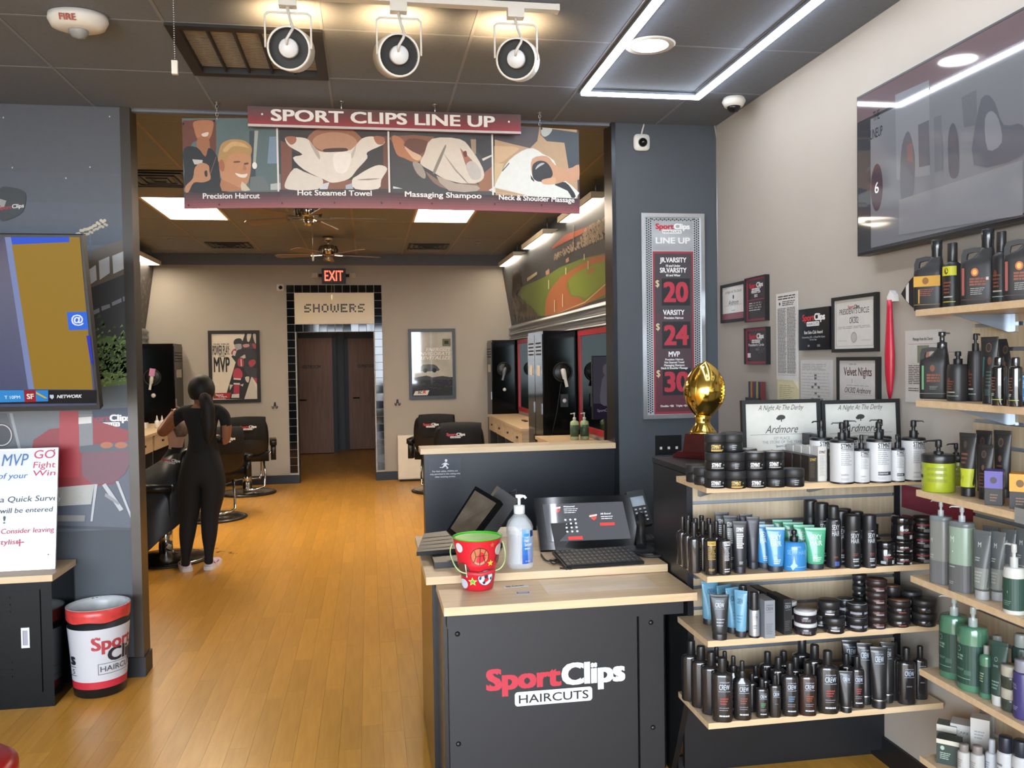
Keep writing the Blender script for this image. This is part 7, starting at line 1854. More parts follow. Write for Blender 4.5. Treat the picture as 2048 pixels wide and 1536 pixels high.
w_its = [T('STMNT', .25, .585, .075, K, w=1.15, bold=.03), B(-.32, .565, .85, .575, K, 6), LINES(-.32, .85, .535, .555, 1, '#55585c', .1, .5), LINES(-.32, .7, .30, .52, 7, '#8a8f96', .3, .35, 2), LINES(-.32, .4, .06, .10, 2, '#9a9fa6', .3, .4)]
pump_kind('white_pump_shampoo', wb_, M_bplast, w_its+[T('SHAMPOO', .0, .14, .025, '#6a6e74', w=.6)], .70, M_bplast, M_bplast)
pump_kind('white_pump_cond', wb_, M_bplast, w_its+[B(-.32, .13, .85, .19, '#2c3040', 6), T('CONDITIONER', .12, .148, .026, WHT, w=.8)], .70, M_bplast, M_bplast)
pump_kind('blue_tub_pump', pcol('#3a90d2', .25, coat=.5), None, [T('SEXY HAIR', .1, .42, .11, '#7ec0ec', w=1.7), T('healthy', .1, .6, .04, '#b9dcf4', w=.5), P([(-.5, .12), (-.3, .2), (-.2, .4), (-.1, .2), (.1, .14), (-.1, .1), (-.3, .02)], '#a9d4f4'), B(-.8, .10, .9, .11, '#a9d4f4', 6)], .70, None, None, 1, .12, pr=.33)
pump_kind('lime_tub_pump', pcol('#aab824', .3, coat=.4), None, [B(-.5, .52, .9, .70, '#cfd94a', 6) if False else B(-.2, .42, 1.0, .48, '#8f9a2a', 6), B(-.2, .31, 1.0, .37, '#8f9a2a', 6), B(-.2, .2, 1.0, .26, '#8f9a2a', 6), T('MAN', -.75, .26, .07, '#23241c', w=.35, bold=.03), EL(-.95, .46, .14, .06, '#3a3b2a')], .60, pcol('#1a1b1b', .3), None, 1, .0, pr=.30, sp_=1.0)
KIND['lime_tub_pump'].append(L_('lid', [(1.0, .56), (1.02, .57), (1.02, .70), (.9, .72), (0, .72)], pcol('#1d1e1e', .3)))
def bottle_kind(key, body, cap, its, zs=.78, neck=.42, sy=.72, capr=.42, sq=.4, sh=.08):
    parts = [L_('body', [(0, 0), (.95, 0), (1, .02), (1, zs-sh), (.92, zs-sh*.45), (neck+.06, zs-.01), (neck, zs)], body, sy=sy, sq=sq), L_('cap', [(capr, zs), (capr, .985), (capr-.05, 1), (0, 1)], cap)]
    if its: parts.append(PR('lettering', its, sqmap(sy, sq)))
    KIND[key] = parts
cb = pcol('#1d1b1c', .18, coat=.5); cc_ = pcol('#1a1a1b', .3)
def crewb(mid, y=.52, h=.085, w=1.0): return crew('#cfe0f2', y, h, w, .12, '#b5c7da')+[LINES(-.3, .5, .28, .40, 3, mid, .3, .5), LINES(-.38, .6, .08, .13, 1, '#c4c9d2', .2, .5), LINES(-.38, .55, .18, .25, 2, '#8f8a94', .3, .3)]
bottle_kind('crew_bottle', cb, cc_, crewb('#a13a36'))
bottle_kind('crew_bottle_blue', cb, cc_, crewb('#5d88ac'))
bottle_kind('crew_bottle_brown', pcol('#2a1b18', .18, coat=.5), cc_, crewb('#9a4a2c'))
bottle_kind('crew_bottle_green', cb, cc_, crewb('#4f9a63'))
bottle_kind('crew_bottle_plain', cb, cc_, crew('#cfe0f2', .52, .085, 1.0, .12, '#b5c7da')+[LINES(-.2, .4, .3, .36, 1, '#6a6a6e', .2, .3)])
bottle_kind('crew_back', cb, cc_, None)
KIND['crew_spray'] = [L_('body', [(0, 0), (.95, 0), (1, .02), (1, .60), (.92, .65), (.48, .70), (.45, .72)], cb, sy=.72, sq=.4), L_('collar', [(.46, .72), (.46, .82), (.25, .84)], cc_), L_('cap', [(.28, .84), (.26, .985), (.2, 1), (0, 1)], cc_), PR('lettering', crewb('#8f4a40', .50, .08), sqmap(.72, .4))]
bottle_kind('stmnt_spray_gold', cb, cc_, [B(-.5, .64, .75, .66, '#d0ad4c', 4) if False else B(-.55, .58, .8, .67, '#d0ad4c', 6), T('STMNT', .12, .60, .05, '#6a5520', w=1.0, bold=.03), LINES(-.5, .75, .30, .56, 9, '#c2a24a', .25, .4), LINES(-.4, .6, .08, .13, 2, '#c2a24a', .3)], zs=.72, sy=1, sq=0, capr=.36, neck=.4)
bottle_kind('stmnt_spray_white', cb, cc_, [B(-.1, .58, .95, .67, '#d8dade', 6), T('STMNT', .45, .60, .05, '#1b1c20', w=.9, bold=.03), LINES(-.1, .75, .28, .56, 10, '#d8dade', .3, .45), LINES(-.1, .8, .05, .14, 2, '#c9cbd0', .2)], zs=.72, sy=1, sq=0, capr=.36, neck=.4)
bottle_kind('stmnt_spray_dark', cb, cc_, [B(.35, .5, .6, .62, '#b99a48', 2), LINES(.35, .6, .1, .45, 8, '#a98c44', .3)], zs=.72, sy=1, sq=0, capr=.38, neck=.4)
# silver bottle
KIND['silver_bottle'] = [L_('body', [(0, 0), (.97, 0), (1, .02), (1, .58), (.9, .61), (0, .61)], mat('silver_label', '#a9adb3', .3, metal=.6, var=.05)), L_('base_ring', [(1.01, 0), (1.01, .045)], M_bplast), L_('cap', [(.86, .60), (.9, .64), (.8, .70), (.8, .98), (.72, 1), (0, 1)], pcol('#1a1a1c', .25)), PR('lettering', crew('#2b3038', .42, .08, .9, .1, '#4a5058')+[LINES(-.3, .4, .2, .3, 2, '#6a7078', .3)])]
# aerosol cans
def can_kind(key, body, cap, its, zc=.80, capr=.9):
    parts = [L_('body', [(0, 0), (.95, 0), (1, .015), (1, zc-.06), (.93, zc-.02), (capr, zc)], body), L_('cap', [(capr+.02, zc), (capr+.02, .975), (capr-.08, 1), (0, 1)], cap)]
    if its: parts.append(PR('lettering', its))
    KIND[key] = parts
cnb = pcol('#1b1c1f', .35); sxw = '#c9ccd2'
sx_its = stack_words('SEXY', 'HAIR', .58, .085, sxw, 1.05, .1)+[LINES(.0, .35, .70, .72, 1, sxw, .1), LINES(-.2, .5, .24, .30, 2, '#7a3436', .3, .6), LINES(-.2, .6, .12, .20, 2, '#b9bcc4', .2, .6), B(-.1, .05, .6, .075, '#8f93a0', 3)]
can_kind('can_sexy', cnb, cnb, sx_its, .72, .97)
can_kind('can_sexy_neck', cnb, cnb, stack_words('SEXY', 'HAIR', .62, .085, sxw, 1.05, .1)+[LINES(.0, .35, .76, .78, 1, sxw, .1), LINES(-.2, .4, .16, .20, 1, '#7a3436', .3, .6), B(-.1, .04, .6, .11, '#3a4f9a', 3)], .80, .70)
can_kind('can_plain', cnb, cnb, None, .72, .97)
can_kind('can_gloss', pcol('#121214', .08, coat=.8), pcol('#141416', .1, coat=.5), [LINES(-.7, .0, .3, .6, 5, '#7a4a3a', .3), LINES(-.7, -.2, .2, .26, 2, '#c9c9c4', .3), B(-.9, .12, .9, .135, '#9fae4a', 8)], .82, .62)
# gibs style bottles
gb = pcol('#252527', .42)
def gibs(band): return ([B(-1.1, .50, .6, .64, band, 8), EL(-.45, .57, .22, .05, '#4a3a22')] if band else [EL(-.5, .42, .2, .05, '#6a4232')])+[LINES(-.8, .1, .22, .42, 4, '#8a4a32', .3), B(-.8, .17, .2, .19, '#b9b4a8', 3), B(-.9, .10, .5, .112, '#c9c33a' if band else '#9fb0a4', 6)]
bottle_kind('gibs_bottle_yellow', gb, pcol('#2a2a2c', .3), gibs('#d8d832'), zs=.72, sy=1, sq=0, neck=.45, capr=.5, sh=.12)
bottle_kind('gibs_bottle_dark', gb, pcol('#2a2a2c', .3), gibs(None), zs=.72, sy=1, sq=0, neck=.45, capr=.5, sh=.12)
pump_kind('gibs_pump', gb, None, gibs(None), .74, None, None, 1, .12, pr=.42)
pump_kind('mitch_grey', pcol('#858985', .3), None, [T('M', -.55, .50, .05, '#c9cdc8', w=.22), LINES(-.8, -.3, .3, .36, 2, '#a9ada8', .3), B(-1.2, .0, 1.2, .28, '#6a6c6e', 10)], .80, pcol('#7b8488', .25), None, .8, .04, .8, pr=.28, pm=pcol('#a9adae', .25), sp_=1.0)
pump_kind('mitch_green', pcol('#93a898', .3), None, [T('M', -.45, .58, .07, '#d0dad2', w=.32), EL(-.4, .47, .05, .01, '#d0dad2', 8), B(-1.2, .0, 1.2, .32, '#5f6163', 10), LINES(-.8, -.2, .28, .30, 1, '#c9cdcc', .2), LINES(-.8, -.3, .08, .12, 2, '#a9a9ab', .3)], .80, pcol('#6d7376', .25), None, .8, .04, .8, pr=.28, pm=pcol('#a9adae', .25), sp_=1.0)
tt = pcol('#4d8266', .2, coat=.4); tg = '#24463c'
pump_kind('teatree_pump', tt, None, [B(-1.5, .08, 1.5, .56, tg, 14), EL(-.55, .50, .16, .035, '#9fc0ae', 16), EL(-.55, .50, .135, .03, tg, 16), T('TEA TREE', -.45, .41, .025, '#9fc0ae', w=.55, bold=.01), T('SPECIAL', -.45, .375, .022, '#9fc0ae', w=.5, bold=.01), LINES(-.8, -.1, .24, .27, 2, '#8fae9e', .2, .3), B(-.8, .15, .3, .156, '#8fae9e', 4), B(-.1, .2, .35, .26, '#3f6254', 3)], .76, None, None, 1, .10, pr=.30, pm=pcol('#a9b4b0', .2), sp_=1.0)
pump_kind('teatree_white', pcol('#d0d3cd', .3), None, [B(-1.5, .06, 1.5, .52, tg, 14), EL(-.2, .32, .03, .02, '#9fc0ae', 8), LINES(-.7, .2, .12, .2, 3, '#6d8f80', .3, .4)], .66, None, None, 1, .10, pr=.38, pm=pcol('#c4c7c3', .3), sp_=1.0)
can_kind('teatree_can', pcol('#27423a', .35), pcol('#8d9490', .35), [LINES(-.7, .2, .3, .6, 5, '#7a958a', .3)], .82, .7)
bottle_kind('teatree_small', tt, pcol('#9aa29e', .3), [B(-1.5, .1, 1.5, .62, tg, 14), LINES(-.7, .1, .3, .5, 4, '#a9b58a', .3)], zs=.84, sy=1, sq=0)
jar_kind('teatree_jar', pcol('#39443c', .3), pcol('#b9b5a6', .4), [B(-1.4, .2, 1.4, .44, '#2d382f', 8)])
bottle_kind('purple_bottle', pcol('#3d3970', .3), pcol('#8d8f9c', .3), [T('PAUL', -.6, .56, .04, '#b9b6d4', w=.6), T('MITCHELL', -.6, .51, .03, '#b9b6d4', w=.7), LINES(-.9, -.1, .14, .22, 3, '#9a96c0', .3)], zs=.80, sy=1, sq=0, neck=.8, capr=.85, sh=.03)
can_kind('white_lotion', pcol('#c9cbcc', .4), pcol('#1e2433', .35), [LINES(-.7, .1, .2, .5, 3, '#6a6e78', .3)], .70, .8)
can_kind('white_spray', pcol('#c4c9cf', .35), pcol('#b9bec4', .3), [LINES(-.7, .1, .2, .45, 4, '#7a8494', .3)], .66, .5)
can_kind('white_squat', pcol('#bfbdb9', .45), pcol('#8a827c', .4), [LINES(-.7, .2, .2, .5, 4, '#8a8884', .3)], .74, .7)
# jug with side handle
def jug_kind(key, its, pump=False):
    bm = bmesh.new()
    rings = []
    for z, w, d, cx in ((0, .96, .58, 0), (.02, 1, .62, 0), (.52, 1, .62, 0), (.58, .97, .58, 0), (.64, .62, .45, .34), (.72, .40, .36, .50), (.76, .34, .32, .54)):
        rings.append([bm.verts.new((cx+w*math.copysign(abs(math.cos(a))**.45, math.cos(a)), d*math.copysign(abs(math.sin(a))**.45, math.sin(a)), z)) for a in [2*PI*k/28 for k in range(28)]])
    for a, b in zip(rings, rings[1:]):
        for k in range(28): f_ = bm.faces.new((a[k], a[(k+1) % 28], b[(k+1) % 28], b[k])); f_.smooth = True
    bm.faces.new(rings[0][::-1]); bm.faces.new(rings[-1])
    parts = [('body', mesh('body', bm, gb))]
    bm = bmesh.new(); ou = [(-.98, .56), (-.97, .68), (-.84, .755), (-.2, .775), (.16, .77), (.32, .72)]; inn = [(-.66, .57), (-.66, .655), (-.60, .70), (-.2, .715), (.05, .71), (.16, .68)]
    for (a, b), (c, d), (e, f_), (g_, h_) in zip(ou, ou[1:], inn, inn[1:]): bm_prism(bm, [(a, b), (c, d), (g_, h_), (e, f_)], -.2, .2, 'y')
    parts.append(('handle', mesh('handle', bm, gb)))
    if pump:
        b2 = bmesh.new(); bm_lathe(b2, [(.36, .75), (.36, .84), (.18, .85), (.18, .93), (.26, .94), (.26, 1), (0, 1)], 14, cx=.54); bm_prism(b2, [(.54, 1), (1.05, .985), (1.12, .965), (.54, .96)], -.08, .08, 'y')
    else:
        b2 = bmesh.new(); bm_lathe(b2, [(.36, .75), (.36, .86), (.38, .87), (.38, .99), (.33, 1), (0, 1)], 18, cx=.54)
    parts.append(('neck_cap', mesh('neck_cap', b2, pcol('#1f2428', .2, coat=.4))))
    parts.append(PR('label_print', its, lambda x, y, o: (x, -.622-o, y)))
    KIND[key] = parts
og = '#8a4a30'
jug_kind('jug_amber', [B(-.92, .34, .9, .49, '#c79a34', 1), EL(-.1, .42, .22, .05, '#8a5a24', 16), LINES(-.55, .5, .2, .31, 4, og, .3), B(-.6, .1, -.5, .3, '#b98a3a'), B(-.9, .08, .9, .086, '#a8863c')])
jug_kind('jug_dark', [B(-.85, .14, -.7, .50, '#8f3a30'), EL(-.1, .44, .22, .055, '#c06a30', 16), EL(-.1, .44, .13, .035, '#e8b060', 12), LINES(-.4, .6, .26, .37, 3, og, .1, .7), LINES(-.35, .5, .14, .24, 4, '#b9b4ac', .3, .3), B(-.9, .08, .9, .086, '#6a2f2a'), B(.55, .33, .7, .37, '#cfcac2')])
jug_kind('jug_green', [B(-.75, .14, -.6, .50, '#5f9a68'), EL(0, .46, .18, .05, '#7a4a32', 16), LINES(-.4, .6, .25, .38, 3, og, .1, .7), LINES(-.2, .4, .14, .2, 3, '#9a9a94', .3, .3), B(-.9, .08, .9, .086, '#9aa39a')], True)

CNT = {}
def place_at(kind, label, x, y, z, r, h, cat='bottle', group=None, rz=-.28, spin=0.0, name=None, tilt=0.0):
    t = thing(name or cat.replace(' ', '_'), label, cat, (x, y, z+.0006), (tilt, 0, rz), group=group, scale=(r, r, h))
    for nm, me in KIND[kind]:
        o = link(nm, me, t)
        if nm == 'pump': o.rotation_euler = (0, 0, spin)
    return t
def geo(px, py, z, wpx, hpx):
    p = oZ(px, py, z); d = (p-CAM).dot(CF); r = wpx/2*d/F; h = hpx*d/F
    u = Vector((p.x, p.y, 0)).normalized()
    return p.x+u.x*r, p.y+u.y*r, r, h
def place(kind, label, px, py, z, wpx, hpx, cat='bottle', group=None, sy=1.0, **k):
    x, y, r, h = geo(px, py, z, wpx, hpx)
    if sy != 1: y -= r*(1-sy)
    place_at(kind, label, x, y, z, r, h, cat, group, **k)
    return x, y, r, h
def carton(label, x, y, z, w, d, h, c, items=None, sides=None, rz=0, cat='box', group=None, name='product_box', top=None, facing='y'):
    t = thing(name, label, cat, (x, y, z+.0006), rz, group=group)
    box('carton', -w/2, w/2, 0, d, 0, h, pcol(c, .45), t, bevel=.0008)
    if items: page('print', items(w/2, h), t, eps=.0001, base=.0003)
    if sides: page('side_print', sides(d, h), t, lambda a, b, o: (-w/2-o, d-a, b), eps=.0001, base=.0003)
    if top: box('lid_band', -w/2-.0006, w/2+.0006, -.0006, d+.0006, h*.5, h+.0006, pcol(top, .4), t)
    return t
# ================================================================ STOCKING THE SHELVES
ORD = ('first', 'second', 'third', 'fourth', 'fifth', 'sixth', 'seventh', 'eighth')
# ---- top shelf: jars
G = 'black pomade jars on the top shelf'
JR, JH = 22, 35.5
row = [('jar_side', 1391, 966, 'leftmost black jar at the back corner of the top shelf', 21, 35), ('jar_side', 1407, 971.5, 'black jar wedged second from the left on the top shelf', 21, 35), ('jar_white', 1431, 978, 'front black jar with white lettering, left end of jar row', JR*2, JH), ('jar_gold', 1471, 978.5, 'black jar with gold lettering in the bottom row', JR*2-1, JH), ('jar_white', 1511, 977.5, 'black jar with white lettering right of the gold lettered one, bottom row', JR*2-1, JH), ('jar_side', 1549, 976, 'plain fronted black jar at the right of the double stack, bottom row', JR*2-2, JH), ('jar_side', 1587, 975, 'single low black jar beside the black cartons', JR*2-2, JH)]
pos = []
for kd, px, py, lab, w, h in row:
    pos.append(place(kd, lab, px, py, T1, w if w > 30 else 38, h, 'jar', G))
def on_top(i, kd, lab, dx=0, dy=0, n=1):
    x, y, r, h = pos[i]; place_at(kd, lab, x+dx, y+dy, T1+h*n+.0008*n, r, h, 'jar', G)
on_top(2, 'jar_white', 'white lettered black jar stacked on the front left jar', .004, .004)
on_top(3, 'jar_side', 'black jar stacked on the gold lettered jar', 0, .006)
on_top(4, 'jar_silverlid', 'grey topped black jar stacked third in the second row', -.002, .004)
on_top(5, 'jar_silverlid', 'grey topped black jar at the right end of second row', -.003, .004)
on_top(2, 'jar_gold', 'gold labelled black jar on top of the left stack', .006, .012, 2)
on_top(3, 'jar_side', 'black jar on top of the second stack beside certificate', .002, .03, 2)
x, y, r, h = pos[4]
place_at('jar_side', 'black jar hidden in the back row behind grey topped jars', x+.01, y+.088, T1, r, h, 'jar', G); place_at('jar_silverlid', 'grey topped jar peeking out behind the second row', x+.01, y+.088, T1+h+.001, r, h*1.02, 'jar', G)
x, y, r, h = pos[3]
place_at('jar_side', 'black jar low in the back row behind the gold one', x-.005, y+.085, T1, r, h, 'jar', G); place_at('jar_side', 'black jar second level of the back row', x-.005, y+.085, T1+h+.001, r, h, 'jar', G); place_at('jar_white', 'black jar top of the back row next to the certificate', x+.028, y+.09, T1+2*h+.002, r, h, 'jar', G)
# cartons on the top shelf
GB = 'slim cartons on the top shelf'
a = oZ(1608, 972, T1); k = (a-CAM).dot(CF)/F
def slim(gold): return lambda W, H: [T('STMNT', 0, H*.80, .009, '#c2a24a' if gold else '#3a3b40', w=W*1.5, bold=.03), LINES(-W*.7, W*.6, H*.15, H*.75, 16, '#6d6146' if gold else '#8a8c90', .3, .3, 4)]
y0 = 2.672
for i in range(4): carton(('front', 'second', 'third', 'rearmost')[i]+' black slim carton with gold print beside the jars', oY(1626, 930, y0).x-.004*i, y0+i*.052, T1, 18.5*k, .050, 53*k, '#26241f', slim(True), group=GB)
for i in range(4): carton(('front', 'second', 'third', 'rearmost')[i]+' white slim carton between the black cartons', oY(1644, 930, y0).x-.003*i, y0-.002+i*.052, T1, 19*k, .050, (72-2*i)*k, '#dcd9d2', slim(False), group=GB)
for i in range(3): carton(('front', 'second', 'rearmost')[i]+' black slim carton right of the white cartons', oY(1663.5, 930, y0).x-.003*i, y0+i*.055, T1, 17.5*k, .052, (66+(i > 0)*26)*k, '#25252a', slim(True), group=GB)
carton('dark carton with white barcode sticker behind the white cartons', oY(1651, 885, 2.80).x, 2.835, T1, .075, .035, .118, '#3a3736', lambda W, H: [B(W*.1, H*.62, W*.95, H*.95, '#dfe2e4')]+[B(W*(.15+.08*j), H*.68, W*(.19+.08*j), H*.88, '#55585c') for j in range(9)], group=GB)
# white pump bottles
GW = 'white pump bottles on the top shelf'
def wp(kd, lab, px, py, w, h, spin=0, **k_): return place(kd, lab, px, py, T1, w, h, 'pump bottle', GW, spin=spin, **k_)
W1 = wp('white_pump_shampoo', 'large white pump bottle, leftmost in the front row', 1684, 969, 46, 123, PI*.0)
W2 = wp('white_pump_shampoo', 'small white pump bottle between the first two large ones', 1723, 968, 31, 97, PI)
W3 = wp('white_pump_cond', 'large white pump bottle with black label band, middle of front row', 1757.5, 967, 47, 122, PI/2)
W4 = wp('white_pump_cond', 'small white pump bottle with black band, right of the middle', 1794.5, 965, 28, 95, PI/2)
W5 = wp('white_pump_shampoo', 'large white pump bottle at the right of the front row', 1827, 964, 45, 122, PI)
for (x, y, r, h), dx, lab, sp_ in ((W1, -.022, 'white pump bottle in the back row at the left', .3), (W2, .0, 'white pump bottle in the back row behind the first small one', PI), (W4, -.004, 'white pump bottle in the back row behind the second small one', 0)):
    place_at('white_pump_shampoo', lab, x+dx, y+.092, T1, W1[2], W1[3], 'pump bottle', GW, spin=sp_)
x, y, r, h = W5; place_at('white_pump_cond', 'small white pump bottle at the far right behind the yellow tub', x+.052, y+.062, T1, W2[2], W2[3]*.98, 'pump bottle', GW, spin=PI/2)

# ---- second shelf
GS = 'dark spray bottles on the second shelf'
s1 = place('stmnt_spray_gold', 'dark spray bottle with gold label, front left of second shelf', 1421.5, 1151, T2, 26, 101, 'spray bottle', GS)
s2 = place('stmnt_spray_white', 'dark spray bottle with white label beside the gold labelled one', 1449, 1151, T2, 26, 101, 'spray bottle', GS)
for (x, y, r, h), base, nn in ((s1, 'gold labelled', 3), (s2, 'white labelled', 3)):
    for i in range(1, nn+1): place_at('stmnt_spray_dark', '%s dark spray bottle behind the %s one' % (ORD[i], base), x-.004*i, y+.055*i, T2, r, h, 'spray bottle', GS, rz=.3)
x, y, r, h = s1
for i in range(3): place_at('stmnt_spray_dark', ('front', 'middle', 'rear')[i]+' dark spray bottle of the leftmost column, second shelf', x-.043+.002*i, y+.035+.058*i, T2, r, h, 'spray bottle', GS, rz=.5)
GT = 'dark squeeze tubes on the second shelf'
t1 = place('tube_stmnt', 'dark squeeze tube with white paragraph text, front of second shelf', 1479, 1148, T2, 28, 104, 'tube', GT, sy=.8)
t2 = place('tube_stmnt_back', 'plain dark squeeze tube turned away beside the text tube', 1505, 1139, T2, 25, 104, 'tube', GT, sy=.8)
for i in range(1, 3):
    place_at('tube_stmnt', ('second', 'third')[i-1]+' dark squeeze tube behind the text tube', t1[0]-.006*i, t1[1]+.06*i, T2, t1[2], t1[3]*1.05, 'tube', GT); 
place_at('tube_stmnt_back', 'rear dark squeeze tube behind the plain one', t2[0]-.002, t2[1]+.05, T2, t2[2], t2[3]*1.0, 'tube', GT)
GBl = 'light blue squeeze tubes on the second shelf'
b1_ = place('tube_blue', 'front light blue squeeze tube with thin white letters', 1549.5, 1145, T2, 36, 88, 'tube', GBl, sy=.8)
for i in range(1, 4): place_at('tube_blue', ORD[i]+' light blue squeeze tube in the column behind the front one', b1_[0]-.008*i-.004, b1_[1]+.052*i, T2, b1_[2], b1_[3], 'tube', GBl)
bp_ = place('blue_tub_pump', 'squat bright blue pump bottle on the second shelf', 1588.5, 1143, T2, 49, 79, 'pump bottle', None, spin=0)
gt = place('tube_green', 'front mint green squeeze tube on the second shelf', 1628.8, 1140, T2, 40, 82, 'tube', 'mint green squeeze tubes', sy=.8)
for i in range(1, 4): place_at('tube_green', ORD[i]+' mint green squeeze tube behind the front one', gt[0]-.013*i, gt[1]+.052*i, T2, gt[2], gt[3]*1.0, 'tube', 'mint green squeeze tubes')
GC = 'tall black aerosol cans on the second shelf'
c1_ = place('can_sexy_neck', 'tall black aerosol can with narrow cap and blue band', 1667.4, 1137, T2, 28.5, 124, 'spray can', GC)
c2_ = place('can_sexy', 'wide black aerosol can, middle of the front three', 1705.5, 1138, T2, 31, 106, 'spray can', GC)
c3_ = place('can_sexy', 'black aerosol can at the right of the front three', 1738.9, 1137, T2, 26.5, 106, 'spray can', GC)
for (x, y, r, h), n_, lab in ((c1_, 2, 'narrow capped'), (c2_, 3, 'wide'), (c3_, 2, 'right hand')):
    for i in range(1, n_+1): place_at('can_sexy' if i == 1 else 'can_plain', '%s black aerosol can behind the %s front can' % (ORD[i], lab), x-.008*i, y+.062*i, T2, r, h*(1.0 if lab != 'wide' else 1.03), 'spray can', GC)
GJ = 'glossy black jars at the right of the second shelf'
j1 = place('jar_sexy', 'low glossy black jar beside the aerosol cans', 1770.6, 1132, T2, 36, 46, 'jar', GJ)
place_at('jar_sexy', 'glossy black jar behind the low one', j1[0]-.006, j1[1]+.075, T2, j1[2], j1[3], 'jar', GJ); place_at('jar_sexy', 'glossy black jar stacked behind the low one', j1[0]-.006, j1[1]+.075, T2+j1[3]+.001, j1[2]*.8, j1[3]*.6, 'jar', GJ)
j2 = geo(1804, 1131, T2, 41, 31)
z = T2
for i, hh in enumerate((24, 24, 46)):
    d = hh*(j2[3]/31); place_at('jar_sexy', ('bottom', 'middle', 'top')[i]+' glossy black jar of the tall stack', j2[0], j2[1], z, j2[2], d, 'jar', GJ); z += d+.001
j3 = geo(1845, 1127, T2, 37, 30)
z = T2
for i in range(3):
    d = 30*(j3[3]/30); place_at('jar_redband', ('bottom', 'middle', 'top')[i]+' red banded black jar stacked at the shelf end', j3[0], j3[1], z, j3[2], d, 'jar', 'red banded jars'); z += d+.001

# ---- third shelf
G3 = 'light blue hair product tubes on the third shelf'
def t3(kd, lab, px, py, w, h, **k_): return place(kd, lab, px, py, T3, w, h, 'tube', G3, sy=.8, **k_)
t3('tube_crew_blue', 'light blue tube at the back left of the third shelf', 1419, 1251, 36, 86, rz=.15)
t3('tube_crew_blue', 'light blue tube half hidden behind the black tube', 1447, 1253, 34, 80, rz=.25)
t3('tube_crew_blue', 'light blue tube right behind the front black tube', 1465, 1268, 34, 90, rz=.2)
t3('tube_crew_blue', 'light blue tube turned sideways, right of the group', 1481, 1276, 26, 93, rz=-.75)
place('tube_crew_black', 'black squeeze tube with white lettering, front of third shelf', 1438, 1282, T3, 36, 90, 'tube', None, sy=.8)
sb = place('silver_bottle', 'front silver bottle with black cap on the third shelf', 1508.7, 1277, T3, 21, 91, 'bottle', 'silver bottles')
place_at('silver_bottle', 'silver bottle with black cap behind the front one', sb[0]-.012, sb[1]+.06, T3, sb[2], sb[3]*1.05, 'bottle', 'silver bottles')
a = oZ(1540, 1277, T3); k = (a-CAM).dot(CF)/F
def crewbox(c, s): return lambda W, H: [T('CREW', 0, H*.74, .011, c, w=W*1.4), T('AMERICAN', 0, H*.86, .004, c, w=W*1.4), B(-W*.6, H*.69, W*.6, H*.695, c), LINES(-W*.7, W*.6, H*.1, H*.4, 6, s, .3, .3)]
for i in range(2): carton(('front', 'rear')[i]+' silver grey carton on the third shelf', a.x-.012*i, a.y+.09*i, T3, 22*k, .085, (76 if i == 0 else 80)*k, '#8d939b', crewbox('#2b3038', '#5d646c'), group='silver cartons')
a = oZ(1576, 1269, T3)
for i in range(2): carton(('front', 'rear')[i]+' black carton leading back on the third shelf', a.x-.014*i, a.y+.105*i, T3, 19*k, .10, (72-2*i)*k, '#232426', crewbox('#a9adb3', '#6a6c70'), rz=.10, group='black cartons third shelf')
w1 = geo(1611, 1273, T3, 44, 24)
GL = 'white lidded tins on the third shelf'
for i in range(2): place_at('tin_whitelid', ('lower', 'upper')[i]+' white lidded dark tin of the front pair', w1[0]-.001*i, w1[1], T3+i*(w1[3]+.001), w1[2], w1[3], 'tin', GL)
place_at('tin_whitelid', 'white lidded tin behind the front pair', w1[0]-.025, w1[1]+.09, T3, w1[2], w1[3]*1.1, 'tin', GL); place_at('tin_whitelid', 'white lidded tin stacked behind the front pair', w1[0]-.025, w1[1]+.09, T3+w1[3]*1.1+.001, w1[2], w1[3]*1.1, 'tin', GL)
GN = 'black pomade tins on the third shelf'
def tins(px, py, w, hs, kinds, labs, dx=0, dy=0):
    x, y, r, h = geo(px, py, T3, w, hs[0]); z = T3
    for i, (hh, kd, lab) in enumerate(zip(hs, kinds, labs)):
        d = h*hh/hs[0]; place_at(kd, lab, x+dx*i, y+dy*i, z, r, d, 'tin', GN); z += d+.0008
tins(1668, 1269, 42, (31, 31), ('tin_black', 'tin_black'), ('lower black tin of the offset pair', 'upper black tin of the offset pair'), -.012, .012)
tins(1643, 1258, 38, (30,), ('tin_black',), ('black tin left of the offset pair',))
tins(1690, 1256, 36, (26, 28), ('tin_black', 'tin_ringlid'), ('lower black tin behind the ring lid pair', 'ring lidded tin behind the front ring lid pair'))
tins(1714, 1265, 41, (27, 27), ('tin_ringlid', 'tin_ringlid'), ('lower tin of the front ring lid pair', 'upper ring lidded tin with grey bands'))
tins(1753, 1259.5, 40, (24, 24, 24, 24), ('tin_red',)*4, ('bottom tin of the tall reddish stack', 'second tin of the tall reddish stack', 'third tin of the tall reddish stack', 'top tin of the tall reddish stack'))
tins(1719, 1240, 28, (22, 22, 22, 22), ('tin_blank',)*4, ('bottom tin of the dark rear stack', 'second tin of the dark rear stack', 'third tin of the dark rear stack', 'top tin of the dark rear stack'))
tins(1797.7, 1256, 43, (26, 26), ('tin_brown', 'tin_brown'), ('lower tin of the brown lidded pair', 'upper brown lidded tin in front'))
tins(1783, 1243, 34, (28, 40), ('tin_brown', 'tin_brown'), ('lower tin behind the brown lidded pair', 'upper brown lidded tin behind the pair'))
tins(1848, 1255, 46, (26, 26), ('tin_blank', 'tin_blank'), ('lower plain black tin at the right end', 'upper plain black tin at the right end'))
tins(1822, 1243, 40, (28, 30), ('tin_blank', 'tin_blank'), ('lower plain tin second from the right end', 'upper plain tin second from the right end'))

